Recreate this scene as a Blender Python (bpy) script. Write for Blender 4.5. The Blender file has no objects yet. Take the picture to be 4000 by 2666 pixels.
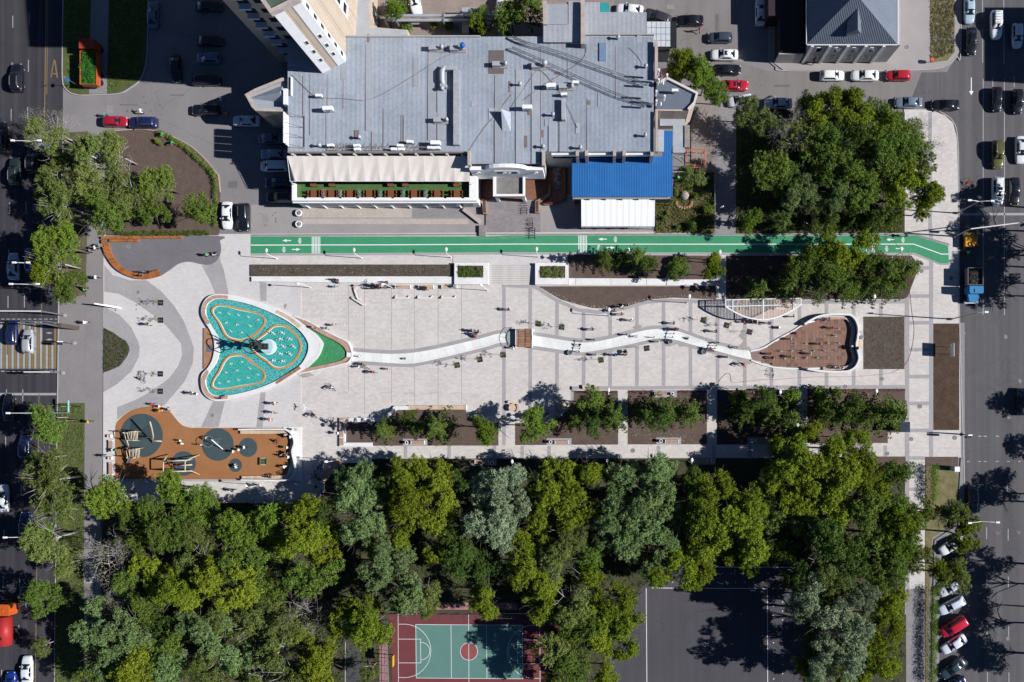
import bpy, bmesh, math, random
from mathutils import Vector, Matrix
from mathutils.geometry import tessellate_polygon
import numpy as np
R = random.Random(11)
SC = bpy.context.scene
COL = SC.collection
# ---------------------------------------------------------------- scale: photo pixels of a 4000 px wide view -> metres
S = 0.0432
NX, NY, H = 2350.0, 1595.0, 140.0
def W(fx, fy, h=0.0):
    k = (H - h) / H
    gx, gy = NX + (fx - NX) * k, NY + (fy - NY) * k
    return Vector(((gx - 2000) * S, (1333 - gy) * S, h))
# ---------------------------------------------------------------- camera
cam = bpy.data.cameras.new('camera'); cam_o = bpy.data.objects.new('camera', cam); COL.objects.link(cam_o)
cam_o.location = ((NX - 2000) * S, (1333 - NY) * S, H)
cam_o.rotation_euler = (0, 0, 0)
cam.sensor_width = 36; cam.lens = 36 * H / (4000 * S)
cam.shift_x = -350 / 4000; cam.shift_y = 262 / 4000
cam.clip_start = 1; cam.clip_end = 3000
SC.camera = cam_o
# ---------------------------------------------------------------- sky, sun, exposure
EL = math.radians(35)
sd = Vector((math.cos(EL), -0.068 * math.cos(EL), math.sin(EL))).normalized()
wd = bpy.data.worlds.new('World'); SC.world = wd; wd.use_nodes = True
nt = wd.node_tree
sky = nt.nodes.new('ShaderNodeTexSky'); sky.sky_type = 'NISHITA'; sky.sun_disc = False
sky.sun_elevation = EL; sky.sun_rotation = math.radians(94); sky.air_density = 0.45; sky.dust_density = 0.0; sky.ozone_density = 5.0
bg = nt.nodes['Background']; bg.inputs['Strength'].default_value = 0.065
nt.links.new(sky.outputs[0], bg.inputs['Color'])
sl = bpy.data.lights.new('sun', 'SUN'); sl.energy = 5.0; sl.angle = math.radians(0.5); sl.color = (1, 0.98, 0.96)
so = bpy.data.objects.new('sun', sl); COL.objects.link(so); so.rotation_euler = (-sd).to_track_quat('-Z', 'Y').to_euler(); so.location = (0, 0, 100)
vs = SC.view_settings; vs.view_transform = 'Standard'; vs.look = 'None'; vs.gamma = 1; vs.exposure = 0.34; vs.use_curve_mapping = False
SC.cycles.max_bounces = 6; SC.cycles.diffuse_bounces = 1; SC.cycles.transparent_max_bounces = 8; SC.cycles.transmission_bounces = 4

# ---------------------------------------------------------------- photograph views -> photo pixels
V = {}
for r_ in range(4):
    for c_ in range(4): V[r_ * 4 + c_ + 1] = (1000 * c_, (0, 667, 1333, 2000)[r_], 2.351)
V['D'] = (0, 0, 2353 / 4000); V['F'] = (0, 0, 1)
V['Z1'] = (760, 1130, 3.409); V['Z2'] = (2800, 1140, 3.677); V['Z3'] = (400, 1580, 2.941); V['Z4'] = (1800, 560, 2.353)
V['Z5'] = (1900, 1240, 2.139); V['Z6'] = (1300, 1480, 2.353); V['Z7'] = (0, 400, 1.568); V['Z8'] = (3500, 0, 1.568)
def P(v, x, y):
    a, b, s = V[v]; return (a + x / s, b + y / s)
def PW(v, x, y, h=0): return W(*P(v, x, y), h)
def PL(v, pts, h=0): return [PW(v, x, y, h) for x, y in pts]
def smooth(pts, closed=True, n=6):
    out = []; m = len(pts)
    rng = range(m) if closed else range(m - 1)
    for i in rng:
        if closed: p0, p1, p2, p3 = pts[i - 1], pts[i], pts[(i + 1) % m], pts[(i + 2) % m]
        else: p0, p1, p2, p3 = pts[max(i - 1, 0)], pts[i], pts[i + 1], pts[min(i + 2, m - 1)]
        for k in range(n):
            t = k / n
            out.append(0.5 * ((2 * p1) + (p2 - p0) * t + (2 * p0 - 5 * p1 + 4 * p2 - p3) * t * t + (3 * p1 - p0 - 3 * p2 + p3) * t ** 3))
    if not closed: out.append(pts[-1].copy())
    return out
# ---------------------------------------------------------------- materials
MATS = {}
def rgb(c): return (c[0], c[1], c[2], 1)
def mat(name, col=None, rough=0.8, var=0.18, scale=0.6, fine=6.0, bump=0.0, metal=0.0, col2=None, spec=0.3, rnd=0.0, blot=0.5, coords='Object'):
    if name in MATS: return MATS[name]
    m = bpy.data.materials.new(name); m.use_nodes = True; t = m.node_tree; N = t.nodes; L = t.links
    b = N['Principled BSDF']; b.inputs['Roughness'].default_value = rough; b.inputs['Metallic'].default_value = metal
    b.inputs['Specular IOR Level'].default_value = spec
    tc = N.new('ShaderNodeTexCoord')
    n1 = N.new('ShaderNodeTexNoise'); n1.inputs['Scale'].default_value = scale; n1.inputs['Detail'].default_value = 5; L.new(tc.outputs[coords], n1.inputs['Vector'])
    n2 = N.new('ShaderNodeTexNoise'); n2.inputs['Scale'].default_value = fine; n2.inputs['Detail'].default_value = 4; L.new(tc.outputs[coords], n2.inputs['Vector'])
    mx = N.new('ShaderNodeMix'); mx.data_type = 'FLOAT'; mx.inputs[0].default_value = blot
    L.new(n1.outputs[0], mx.inputs[3]); L.new(n2.outputs[0], mx.inputs[2])
    cr = N.new('ShaderNodeValToRGB'); cr.color_ramp.elements[0].position = 0.32; cr.color_ramp.elements[1].position = 0.68
    c2 = col2 or tuple(min(1, x * (1 + var)) for x in col); c1 = tuple(x * (1 - var) for x in col) if not col2 else col
    cr.color_ramp.elements[0].color = rgb(c1); cr.color_ramp.elements[1].color = rgb(c2)
    L.new(mx.outputs[0], cr.inputs[0]); last = cr.outputs[0]
    if rnd:
        oi = N.new('ShaderNodeObjectInfo'); mr = N.new('ShaderNodeMapRange'); mr.inputs[3].default_value = 1 - rnd; mr.inputs[4].default_value = 1 + rnd
        L.new(oi.outputs['Random'], mr.inputs[0]); hs = N.new('ShaderNodeHueSaturation'); L.new(mr.outputs[0], hs.inputs['Value']); L.new(last, hs.inputs['Color']); last = hs.outputs[0]
    L.new(last, b.inputs['Base Color'])
    if bump:
        bp = N.new('ShaderNodeBump'); bp.inputs['Strength'].default_value = bump; bp.inputs['Distance'].default_value = 0.05
        L.new(n2.outputs[0], bp.inputs['Height']); L.new(bp.outputs[0], b.inputs['Normal'])
    MATS[name] = m; return m
def asphalt(name, col, v_, streak=0.0, cracks=0.5):
    m = mat(name, col, 0.9, v_, 0.12, 9, 0.2); t = m.node_tree; N = t.nodes; L = t.links; b = N['Principled BSDF']; old = b.inputs['Base Color'].links[0].from_socket
    tc = N.new('ShaderNodeTexCoord'); nz = N.new('ShaderNodeTexNoise'); nz.inputs['Scale'].default_value = 0.9; nz.inputs['Detail'].default_value = 5; L.new(tc.outputs['Object'], nz.inputs['Vector'])
    ad = N.new('ShaderNodeVectorMath'); ad.operation = 'MULTIPLY_ADD'; ad.inputs[1].default_value = (1.6,) * 3; L.new(nz.outputs['Color'], ad.inputs[0]); L.new(tc.outputs['Object'], ad.inputs[2])
    vo = N.new('ShaderNodeTexVoronoi'); vo.feature = 'DISTANCE_TO_EDGE'; vo.inputs['Scale'].default_value = 0.085; L.new(ad.outputs[0], vo.inputs['Vector'])
    cr = N.new('ShaderNodeValToRGB'); cr.color_ramp.elements[0].position = 0.003; cr.color_ramp.elements[1].position = 0.009; cr.color_ramp.elements[0].color = (1 - cracks,) * 3 + (1,); L.new(vo.outputs[0], cr.inputs[0])
    mp = N.new('ShaderNodeMapping'); mp.inputs['Scale'].default_value = (0.9, 0.012, 1); L.new(tc.outputs['Object'], mp.inputs[0]); n3 = N.new('ShaderNodeTexNoise'); n3.inputs['Scale'].default_value = 1; n3.inputs['Detail'].default_value = 3; L.new(mp.outputs[0], n3.inputs['Vector'])
    c3 = N.new('ShaderNodeValToRGB'); c3.color_ramp.elements[0].position = 0.35; c3.color_ramp.elements[1].position = 0.65; c3.color_ramp.elements[0].color = (1 - streak,) * 3 + (1,); L.new(n3.outputs[0], c3.inputs[0])
    for s in (cr, c3):
        mu = N.new('ShaderNodeMix'); mu.data_type = 'RGBA'; mu.blend_type = 'MULTIPLY'; mu.inputs[0].default_value = 1; L.new(old, mu.inputs[6]); L.new(s.outputs[0], mu.inputs[7]); old = mu.outputs[2]
    L.new(old, b.inputs['Base Color']); return m
def paver(name, c1, c2, mortar, w=0.4, h=0.2, ms=0.012, rough=0.85, stain=0.2):
    if name in MATS: return MATS[name]
    m = mat('tmp_' + name, (1, 1, 1), rough, stain, 0.25, 2.5); del MATS['tmp_' + name]; m.name = name
    t = m.node_tree; N = t.nodes; L = t.links; b = N['Principled BSDF']
    old = b.inputs['Base Color'].links[0].from_socket
    tc = N.new('ShaderNodeTexCoord'); br = N.new('ShaderNodeTexBrick'); L.new(tc.outputs['Object'], br.inputs['Vector'])
    br.inputs['Scale'].default_value = 1; br.inputs['Brick Width'].default_value = w; br.inputs['Row Height'].default_value = h
    br.inputs['Mortar Size'].default_value = ms; br.inputs['Mortar Smooth'].default_value = 0.3
    br.inputs['Color1'].default_value = rgb(c1); br.inputs['Color2'].default_value = rgb(c2); br.inputs['Mortar'].default_value = rgb(mortar)
    mu = N.new('ShaderNodeMix'); mu.data_type = 'RGBA'; mu.blend_type = 'MULTIPLY'; mu.inputs[0].default_value = 1
    cr = [n for n in N if n.type == 'VALTORGB'][0]; cr.color_ramp.elements[0].color = (1 - stain, 1 - stain, 1 - stain, 1); cr.color_ramp.elements[1].color = (1, 1, 1, 1)
    L.new(br.outputs[0], mu.inputs[6]); L.new(old, mu.inputs[7]); L.new(mu.outputs[2], b.inputs['Base Color'])
    bp = N.new('ShaderNodeBump'); bp.inputs['Strength'].default_value = 0.3; bp.inputs['Distance'].default_value = 0.02; bp.invert = True
    L.new(br.outputs['Fac'], bp.inputs['Height']); L.new(bp.outputs[0], b.inputs['Normal'])
    MATS[name] = m; return m
def leafmat(name, c1, c2, rnd=0.25, trans=0.2):
    if name in MATS: return MATS[name]
    m = bpy.data.materials.new(name); m.use_nodes = True; t = m.node_tree; N = t.nodes; L = t.links
    N.remove(N['Principled BSDF']); out = N['Material Output']
    tc = N.new('ShaderNodeTexCoord'); n1 = N.new('ShaderNodeTexNoise'); n1.inputs['Scale'].default_value = 2.2; n1.inputs['Detail'].default_value = 7
    n1.inputs['Roughness'].default_value = 0.85; L.new(tc.outputs['Object'], n1.inputs['Vector'])
    cr = N.new('ShaderNodeValToRGB'); cr.color_ramp.elements[0].position = 0.38; cr.color_ramp.elements[1].position = 0.58
    cr.color_ramp.elements[0].color = rgb(c1); cr.color_ramp.elements[1].color = rgb(c2); L.new(n1.outputs[0], cr.inputs[0])
    oi = N.new('ShaderNodeObjectInfo'); mr = N.new('ShaderNodeMapRange'); mr.inputs[3].default_value = 1 - rnd; mr.inputs[4].default_value = 1 + rnd
    L.new(oi.outputs['Random'], mr.inputs[0]); hs = N.new('ShaderNodeHueSaturation'); L.new(mr.outputs[0], hs.inputs['Value'])
    mr2 = N.new('ShaderNodeMapRange'); mr2.inputs[3].default_value = 0.494; mr2.inputs[4].default_value = 0.512
    ma = N.new('ShaderNodeMath'); ma.operation = 'MULTIPLY'; ma.inputs[1].default_value = 7.13; L.new(oi.outputs['Random'], ma.inputs[0])
    fr = N.new('ShaderNodeMath'); fr.operation = 'FRACT'; L.new(ma.outputs[0], fr.inputs[0]); L.new(fr.outputs[0], mr2.inputs[0]); L.new(mr2.outputs[0], hs.inputs['Hue'])
    L.new(cr.outputs[0], hs.inputs['Color'])
    d = N.new('ShaderNodeBsdfDiffuse'); tr = N.new('ShaderNodeBsdfTranslucent'); ms = N.new('ShaderNodeMixShader'); ms.inputs[0].default_value = trans
    L.new(hs.outputs[0], d.inputs[0]); L.new(hs.outputs[0], tr.inputs[0]); L.new(d.outputs[0], ms.inputs[1]); L.new(tr.outputs[0], ms.inputs[2])
    L.new(ms.outputs[0], out.inputs[0]); MATS[name] = m; return m
def paint(col, rough=0.25, metal=0.0):
    k = 'car_paint_%02x%02x%02x' % tuple(int(min(1, c) * 255) for c in col)
    if k in MATS: return MATS[k]
    m = mat(k, col, rough, 0.05, 2, 30, metal=metal, spec=0.5); m.node_tree.nodes['Principled BSDF'].inputs['Coat Weight'].default_value = 0.6
    m.node_tree.nodes['Principled BSDF'].inputs['Coat Roughness'].default_value = 0.06
    return m
def cloth(col):
    k = 'cloth_%02x%02x%02x' % tuple(int(min(1, c) * 255) for c in col)
    return mat(k, col, 0.9, 0.12, 6, 40)
ASPH_L = asphalt('road_asphalt_dark', (0.056, 0.054, 0.063), 0.16, 0.4, 0.12)
ASPH_R = asphalt('road_asphalt', (0.118, 0.113, 0.121), 0.13, 0.25, 0.12)
ASPH_P = asphalt('yard_asphalt', (0.215, 0.203, 0.208), 0.18, 0.0, 0.13)
ASPH_B = asphalt('court_asphalt', (0.075, 0.071, 0.082), 0.16, 0.12, 0.12)
PAVW = paver('plaza_pavers', (0.65, 0.61, 0.58), (0.565, 0.53, 0.505), (0.52, 0.49, 0.47), 0.7, 0.35, stain=0.16)
PAVW2 = paver('plaza_pavers_cool', (0.63, 0.605, 0.595), (0.58, 0.555, 0.55), (0.52, 0.50, 0.495), 0.6, 0.3, stain=0.14)
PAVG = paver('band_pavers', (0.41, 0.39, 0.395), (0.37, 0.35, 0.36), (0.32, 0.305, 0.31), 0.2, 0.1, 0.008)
PAVD = paver('dark_pavers', (0.20, 0.19, 0.205), (0.175, 0.17, 0.185), (0.15, 0.145, 0.155), 0.2, 0.1, 0.01)
PAVS = paver('sidewalk_pavers', (0.30, 0.285, 0.29), (0.26, 0.25, 0.255), (0.21, 0.20, 0.21), 0.4, 0.2)
PAVPK = paver('step_pavers', (0.30, 0.27, 0.275), (0.25, 0.225, 0.235), (0.20, 0.18, 0.19), 0.6, 0.3)
PAVB = paver('beige_pavers', (0.52, 0.45, 0.40), (0.47, 0.41, 0.37), (0.38, 0.33, 0.31), 0.45, 0.45)
TERRA = paver('terracotta_paving', (0.27, 0.12, 0.075), (0.22, 0.10, 0.065), (0.16, 0.08, 0.06), 0.3, 0.3)
CONC = mat('concrete', (0.38, 0.37, 0.36), 0.85, 0.12, 0.6, 5)
CONCD = mat('weathered_concrete', (0.28, 0.25, 0.235), 0.9, 0.3, 0.9, 6)
WHITE = mat('white_concrete', (0.62, 0.62, 0.61), 0.6, 0.05, 0.4, 4, col2=(0.80, 0.79, 0.78))
CHAN = mat('white_channel', (0.66, 0.67, 0.65), 0.35, 0.05, 0.3, 4, col2=(0.82, 0.83, 0.80), rnd=0.04)
WMET = mat('white_metal', (0.8, 0.8, 0.8), 0.4, 0.04)
SOIL = mat('soil', (0.085, 0.058, 0.048), 1, 0.35, 0.8, 5, 0.6, col2=(0.135, 0.098, 0.082))
SOILD = mat('soil_dark', (0.055, 0.04, 0.035), 1, 0.35, 0.8, 5, 0.6, col2=(0.10, 0.07, 0.055))
BEDM = mat('planted_bed', (0.055, 0.042, 0.035), 1, 0.35, 1.6, 5, 0.7, col2=(0.125, 0.10, 0.085))
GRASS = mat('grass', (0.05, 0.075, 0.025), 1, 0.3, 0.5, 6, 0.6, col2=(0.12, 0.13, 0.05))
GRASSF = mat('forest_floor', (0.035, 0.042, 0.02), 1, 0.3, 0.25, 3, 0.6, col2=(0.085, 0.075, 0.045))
DRY = mat('dry_grass', (0.10, 0.10, 0.04), 1, 0.3, 0.8, 6, 0.6, col2=(0.24, 0.20, 0.11))
TAN = mat('bare_earth', (0.27, 0.22, 0.19), 1, 0.2, 0.4, 4, 0.4)
GREEN = mat('bike_lane_green', (0.035, 0.235, 0.115), 0.8, 0.12, 0.22, 3, col2=(0.06, 0.29, 0.15))
LINE = mat('white_paint', (0.78, 0.78, 0.77), 0.7, 0.07, 1, 8)
LINEW = mat('worn_white_paint', (0.33, 0.33, 0.34), 0.7, 0.25, 2, 14)
YEL = mat('yellow_paint', (0.22, 0.155, 0.065), 0.7, 0.25, 2, 14)
WOODR = mat('red_brown_timber', (0.34, 0.12, 0.04), 0.6, 0.25, 1.2, 9, rnd=0.22)
WOODP = mat('pinkish_timber', (0.46, 0.30, 0.22), 0.6, 0.12, 1.2, 9, rnd=0.12)
WOODB = mat('beige_timber', (0.58, 0.44, 0.32), 0.6, 0.12, 1.2, 9, rnd=0.12)
WOODT = mat('peeled_timber', (0.52, 0.43, 0.31), 0.7, 0.15, 2, 12)
WOODD = mat('deck_timber', (0.33, 0.18, 0.11), 0.6, 0.18, 1.2, 9, rnd=0.18)
TABW = mat('table_wood', (0.20, 0.075, 0.035), 0.5, 0.2, 2, 9)
RUBO = mat('orange_rubber', (0.27, 0.112, 0.04), 0.95, 0.1, 0.3, 8, col2=(0.36, 0.17, 0.075))
RUBT = mat('teal_rubber', (0.052, 0.078, 0.088), 0.95, 0.12, 0.5, 12)
DARK = mat('dark_metal', (0.02, 0.022, 0.026), 0.45, 0.1)
GREYM = mat('grey_metal', (0.26, 0.27, 0.29), 0.4, 0.12, metal=0.5)
GALV = mat('galvanised_sheet', (0.42, 0.44, 0.48), 0.5, 0.15, 0.5, 4, metal=0.2)
ROOF = mat('blue_grey_roof_sheet', (0.27, 0.305, 0.36), 0.55, 0.14, 0.3, 2.5, metal=0.1, rnd=0.05, col2=(0.39, 0.43, 0.49))
ROOF2 = mat('slate_blue_roof_sheet', (0.15, 0.175, 0.22), 0.5, 0.1, 0.5, 3, metal=0.15)
ROOFP = mat('smooth_roof_patch', (0.31, 0.335, 0.375), 0.6, 0.12, 0.8, 5, rnd=0.08)
BLUER = mat('blue_roof_sheet', (0.008, 0.105, 0.33), 0.6, 0.08, 0.4, 4, rnd=0.04, col2=(0.015, 0.14, 0.40))
PINKR = mat('faded_red_roof_sheet', (0.36, 0.20, 0.21), 0.6, 0.15)
BRICKB = paver('beige_brick_cladding', (0.58, 0.48, 0.375), (0.53, 0.435, 0.34), (0.40, 0.34, 0.28), 0.6, 0.3, 0.02)
WALLW = mat('white_plaster', (0.78, 0.78, 0.78), 0.8, 0.05, 0.8, 5)
WALLG = mat('grey_plaster', (0.42, 0.41, 0.40), 0.8, 0.1, 0.8, 5)
WALLB = mat('brown_stone_wall', (0.30, 0.25, 0.21), 0.85, 0.18, 0.8, 5)
FABC = mat('cream_fabric', (0.66, 0.61, 0.56), 0.9, 0.05, 1.0, 5, 0.3)
FABW = mat('white_fabric', (0.82, 0.83, 0.85), 0.8, 0.03, 1.0, 5, 0.2)
GLASS = mat('dark_glass', (0.012, 0.016, 0.024), 0.08, 0.1, spec=0.6)
RUBB = mat('black_rubber', (0.015, 0.015, 0.015), 0.8, 0.1)
LAMPW = mat('headlight_glass', (0.7, 0.72, 0.75), 0.15, 0.05, spec=0.6)
LAMPR = mat('taillight_plastic', (0.35, 0.02, 0.02), 0.2, 0.05, spec=0.6)
TURF = mat('artificial_turf', (0.07, 0.14, 0.045), 1, 0.15, 1, 12)
COURTR = mat('court_red', (0.155, 0.042, 0.048), 0.9, 0.16, 0.5, 8)
COURTG = mat('court_green', (0.105, 0.215, 0.19), 0.9, 0.06, 0.4, 8)
SKIN = mat('skin', (0.42, 0.26, 0.19), 0.7, 0.08); HAIR = mat('hair', (0.03, 0.02, 0.015), 0.7, 0.2)
BARK = mat('bark', (0.16, 0.13, 0.11), 0.95, 0.3, 2, 10); BARKW = mat('pale_bark', (0.42, 0.39, 0.36), 0.9, 0.25, 2, 10)
BRICKR = mat('splash_tile', (0.225, 0.125, 0.09), 0.55, 0.08, 0.6, 6, rnd=0.1)
BRICKR2 = mat('splash_tile_dark', (0.15, 0.088, 0.068), 0.5, 0.08, 0.6, 6, rnd=0.1)
STONE = mat('boulder', (0.36, 0.29, 0.26), 0.9, 0.25, 1.5, 8, 0.5)
ORANGE = mat('orange_paint', (0.62, 0.12, 0.03), 0.45, 0.1)
YELP = mat('yellow_machine_paint', (0.62, 0.28, 0.02), 0.45, 0.12)
WFOAM = mat('water_spray', (0.85, 0.9, 0.9), 0.5, 0.05)
def watermat(name, c1, c2, caus):
    m = mat(name, c1, 0.12, 0.1, 1.2, 5, 0.25, col2=c2, spec=0.4); t = m.node_tree; N = t.nodes; L = t.links; b = N['Principled BSDF']
    old = b.inputs['Base Color'].links[0].from_socket
    tc = N.new('ShaderNodeTexCoord'); nz = N.new('ShaderNodeTexNoise'); nz.inputs['Scale'].default_value = 1.6; L.new(tc.outputs['Object'], nz.inputs['Vector'])
    ad = N.new('ShaderNodeMix'); ad.data_type = 'VECTOR'; ad.inputs[0].default_value = 0.35; L.new(tc.outputs['Object'], ad.inputs[4]); L.new(nz.outputs['Color'], ad.inputs[5])
    vo = N.new('ShaderNodeTexVoronoi'); vo.feature = 'DISTANCE_TO_EDGE'; vo.inputs['Scale'].default_value = 3.4; L.new(ad.outputs[1], vo.inputs['Vector'])
    cr = N.new('ShaderNodeValToRGB'); cr.color_ramp.elements[0].position = 0.0; cr.color_ramp.elements[1].position = 0.14
    cr.color_ramp.elements[0].color = (caus, caus, caus, 1); cr.color_ramp.elements[1].color = (0, 0, 0, 1); L.new(vo.outputs[0], cr.inputs[0])
    mx = N.new('ShaderNodeMix'); mx.data_type = 'RGBA'; mx.inputs[7].default_value = (0.55, 0.8, 0.74, 1); L.new(old, mx.inputs[6]); L.new(cr.outputs[0], mx.inputs[0]); L.new(mx.outputs[2], b.inputs['Base Color'])  # caustic light lines painted into the water colour
    return m
WATER = watermat('turquoise_water', (0.012, 0.25, 0.25), (0.03, 0.38, 0.37), 0.35)
WATERP = watermat('petal_water', (0.02, 0.28, 0.22), (0.04, 0.42, 0.40), 0.12)
WATERG = watermat('green_water', (0.03, 0.20, 0.07), (0.06, 0.28, 0.11), 0.08)

# ---------------------------------------------------------------- mesh builder
class MB:
    def __init__(s): s.v = []; s.f = []
    def add(s, vs, fs):
        o = len(s.v); s.v += [tuple(v) for v in vs]; s.f += [tuple(o + i for i in f) for f in fs]; return s
    def box(s, x0, x1, y0, y1, z0, z1):
        return s.add([(x0, y0, z0), (x1, y0, z0), (x1, y1, z0), (x0, y1, z0), (x0, y0, z1), (x1, y0, z1), (x1, y1, z1), (x0, y1, z1)],
                     [(3, 2, 1, 0), (4, 5, 6, 7), (0, 1, 5, 4), (1, 2, 6, 5), (2, 3, 7, 6), (3, 0, 4, 7)])
    def prism(s, pts, z0, z1, bottom=False):
        n = len(pts); area = sum(pts[i - 1][0] * pts[i][1] - pts[i][0] * pts[i - 1][1] for i in range(n))
        if area < 0: pts = pts[::-1]
        top = [(p[0], p[1], z1) for p in pts]; bot = [(p[0], p[1], z0) for p in pts]
        tris = tessellate_polygon([[Vector((p[0], p[1], 0)) for p in pts]])
        fs = []
        for a, b, c in tris:
            A, B, C = pts[a], pts[b], pts[c]
            if (B[0] - A[0]) * (C[1] - A[1]) - (B[1] - A[1]) * (C[0] - A[0]) < 0: a, b = b, a
            fs.append((a, b, c))
            if bottom: fs.append((n + c, n + b, n + a))
        if z0 < z1: fs += [(n + i, n + (i + 1) % n, (i + 1) % n, i) for i in range(n)]
        return s.add(top + bot, fs)
    def tube(s, pts, r, seg=6, r2=None, caps=True):
        pts = [Vector(p) for p in pts]; n = len(pts); r2 = r if r2 is None else r2; vs = []; fs = []
        up = Vector((0, 0, 1))
        for i, p in enumerate(pts):
            d = (pts[min(i + 1, n - 1)] - pts[max(i - 1, 0)]).normalized()
            a = d.cross(up if abs(d.z) < 0.95 else Vector((1, 0, 0))).normalized(); b = d.cross(a)
            rr = r + (r2 - r) * i / max(1, n - 1)
            for k in range(seg):
                t = 2 * math.pi * k / seg; vs.append(p + a * math.cos(t) * rr + b * math.sin(t) * rr)
        for i in range(n - 1):
            for k in range(seg): fs.append((i * seg + k, i * seg + (k + 1) % seg, (i + 1) * seg + (k + 1) % seg, (i + 1) * seg + k))
        if caps: fs += [tuple(range(seg))[::-1], tuple((n - 1) * seg + k for k in range(seg))]
        return s.add(vs, fs)
    def ring(s, c, R_, r, ax='z', n=24, seg=5, tilt=None):
        pts = []
        for i in range(n + 1):
            t = 2 * math.pi * i / n; p = Vector((math.cos(t) * R_, math.sin(t) * R_, 0))
            if ax == 'y': p = Vector((p.x, 0, p.y))
            if ax == 'x': p = Vector((0, p.x, p.y))
            if tilt: p = tilt @ p
            pts.append(p + Vector(c))
        return s.tube(pts, r, seg, caps=False)
    def cyl(s, x, y, r, z0, z1, seg=16, r2=None):
        r2 = r if r2 is None else r2
        vs = [(x + math.cos(2 * math.pi * k / seg) * q, y + math.sin(2 * math.pi * k / seg) * q, z) for q, z in ((r, z0), (r2, z1)) for k in range(seg)]
        return s.add(vs, [(k, (k + 1) % seg, seg + (k + 1) % seg, seg + k) for k in range(seg)] + [tuple(range(seg, 2 * seg)), tuple(range(seg))[::-1]])
    def blob(s, c, r, seg=8, rings=5, sq=(1, 1, 1)):
        vs = [(c[0], c[1], c[2] - r * sq[2])]
        for i in range(1, rings):
            p = -math.pi / 2 + math.pi * i / rings
            vs += [(c[0] + r * sq[0] * math.cos(p) * math.cos(2 * math.pi * k / seg), c[1] + r * sq[1] * math.cos(p) * math.sin(2 * math.pi * k / seg), c[2] + r * sq[2] * math.sin(p)) for k in range(seg)]
        vs.append((c[0], c[1], c[2] + r * sq[2])); fs = [(0, 1 + (k + 1) % seg, 1 + k) for k in range(seg)]
        for i in range(rings - 2):
            for k in range(seg): fs.append((1 + i * seg + k, 1 + i * seg + (k + 1) % seg, 1 + (i + 1) * seg + (k + 1) % seg, 1 + (i + 1) * seg + k))
        b = 1 + (rings - 2) * seg; fs += [(b + k, b + (k + 1) % seg, len(vs) - 1) for k in range(seg)]
        return s.add(vs, fs)
    def ribbon(s, pts, w, z0, z1, closed=False, side=0):
        """solid strip of width w along a polyline; side 0 centred, 1 to the left, -1 to the right"""
        A, B = offs(pts, w, closed, side); n = len(pts); m = n if closed else n - 1
        vs = [(p.x, p.y, z1) for p in A] + [(p.x, p.y, z1) for p in B] + [(p.x, p.y, z0) for p in A] + [(p.x, p.y, z0) for p in B]
        fs = []
        for i in range(m):
            j = (i + 1) % n
            fs += [(i, n + i, n + j, j), (2 * n + i, i, j, 2 * n + j), (n + i, 3 * n + i, 3 * n + j, n + j), (2 * n + i, 2 * n + j, 3 * n + j, 3 * n + i)]
        if not closed: fs += [(0, 2 * n, 3 * n, n), (n - 1, 2 * n - 1, 4 * n - 1, 3 * n - 1)]
        return s.add(vs, fs)
    def mesh(s, name, sm=False):
        me = bpy.data.meshes.new(name); me.from_pydata(s.v, [], s.f)
        if sm: me.polygons.foreach_set('use_smooth', [True] * len(me.polygons))
        me.update(); return me
    def build(s, name, m, parent=None, sm=False, world=True):
        if parent is not None and world:
            L_ = parent.location; q = parent
            while q.parent: q = q.parent; L_ = L_ + q.location
            s.v = [(x - L_.x, y - L_.y, z - L_.z) for x, y, z in s.v]
            off = Vector((0, 0, 0))
        else:
            xs = [v[0] for v in s.v]; ys = [v[1] for v in s.v]; zs = [v[2] for v in s.v]
            off = Vector(((min(xs) + max(xs)) / 2, (min(ys) + max(ys)) / 2, min(zs))) if parent is None else Vector((0, 0, 0))
            s.v = [(x - off.x, y - off.y, z - off.z) for x, y, z in s.v]
        me = s.mesh(name, sm); me.materials.append(m)
        o = bpy.data.objects.new(name, me); COL.objects.link(o); o.location = off
        if parent is not None: o.parent = parent
        return o
def offs(pts, w, closed, side):
    n = len(pts); A = []; B = []
    for i in range(n):
        p0 = pts[i - 1] if (closed or i) else pts[0]; p1 = pts[(i + 1) % n] if (closed or i < n - 1) else pts[-1]; p = pts[i]
        d0 = Vector((p.x - p0.x, p.y - p0.y)); d1 = Vector((p1.x - p.x, p1.y - p.y))
        if d0.length < 1e-6: d0 = d1
        if d1.length < 1e-6: d1 = d0
        d0.normalize(); d1.normalize(); n0 = Vector((-d0.y, d0.x)); n1 = Vector((-d1.y, d1.x)); nn = (n0 + n1)
        nn = nn.normalized() if nn.length > 1e-6 else n0; k = 1 / max(0.5, nn.dot(n0))
        a, b = (w / 2, -w / 2) if side == 0 else ((w, 0) if side > 0 else (0, -w))
        A.append(Vector((p.x, p.y)) + nn * a * k); B.append(Vector((p.x, p.y)) + nn * b * k)
    return A, B
def part(me, name, m, parent, loc=(0, 0, 0), rot=(0, 0, 0)):
    o = bpy.data.objects.new(name, me); COL.objects.link(o); o.parent = parent; o.location = loc; o.rotation_euler = rot
    if not me.materials: me.materials.append(m)
    if m is not None and me.materials[0] != m:
        o.material_slots[0].link = 'OBJECT'; o.material_slots[0].material = m
    return o
def tag(o, label=None, cat=None, group=None, kind=None):
    if label: o['label'] = label
    if cat: o['category'] = cat
    if group: o['group'] = group
    if kind: o['kind'] = kind
    return o
AUTO = []
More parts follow.
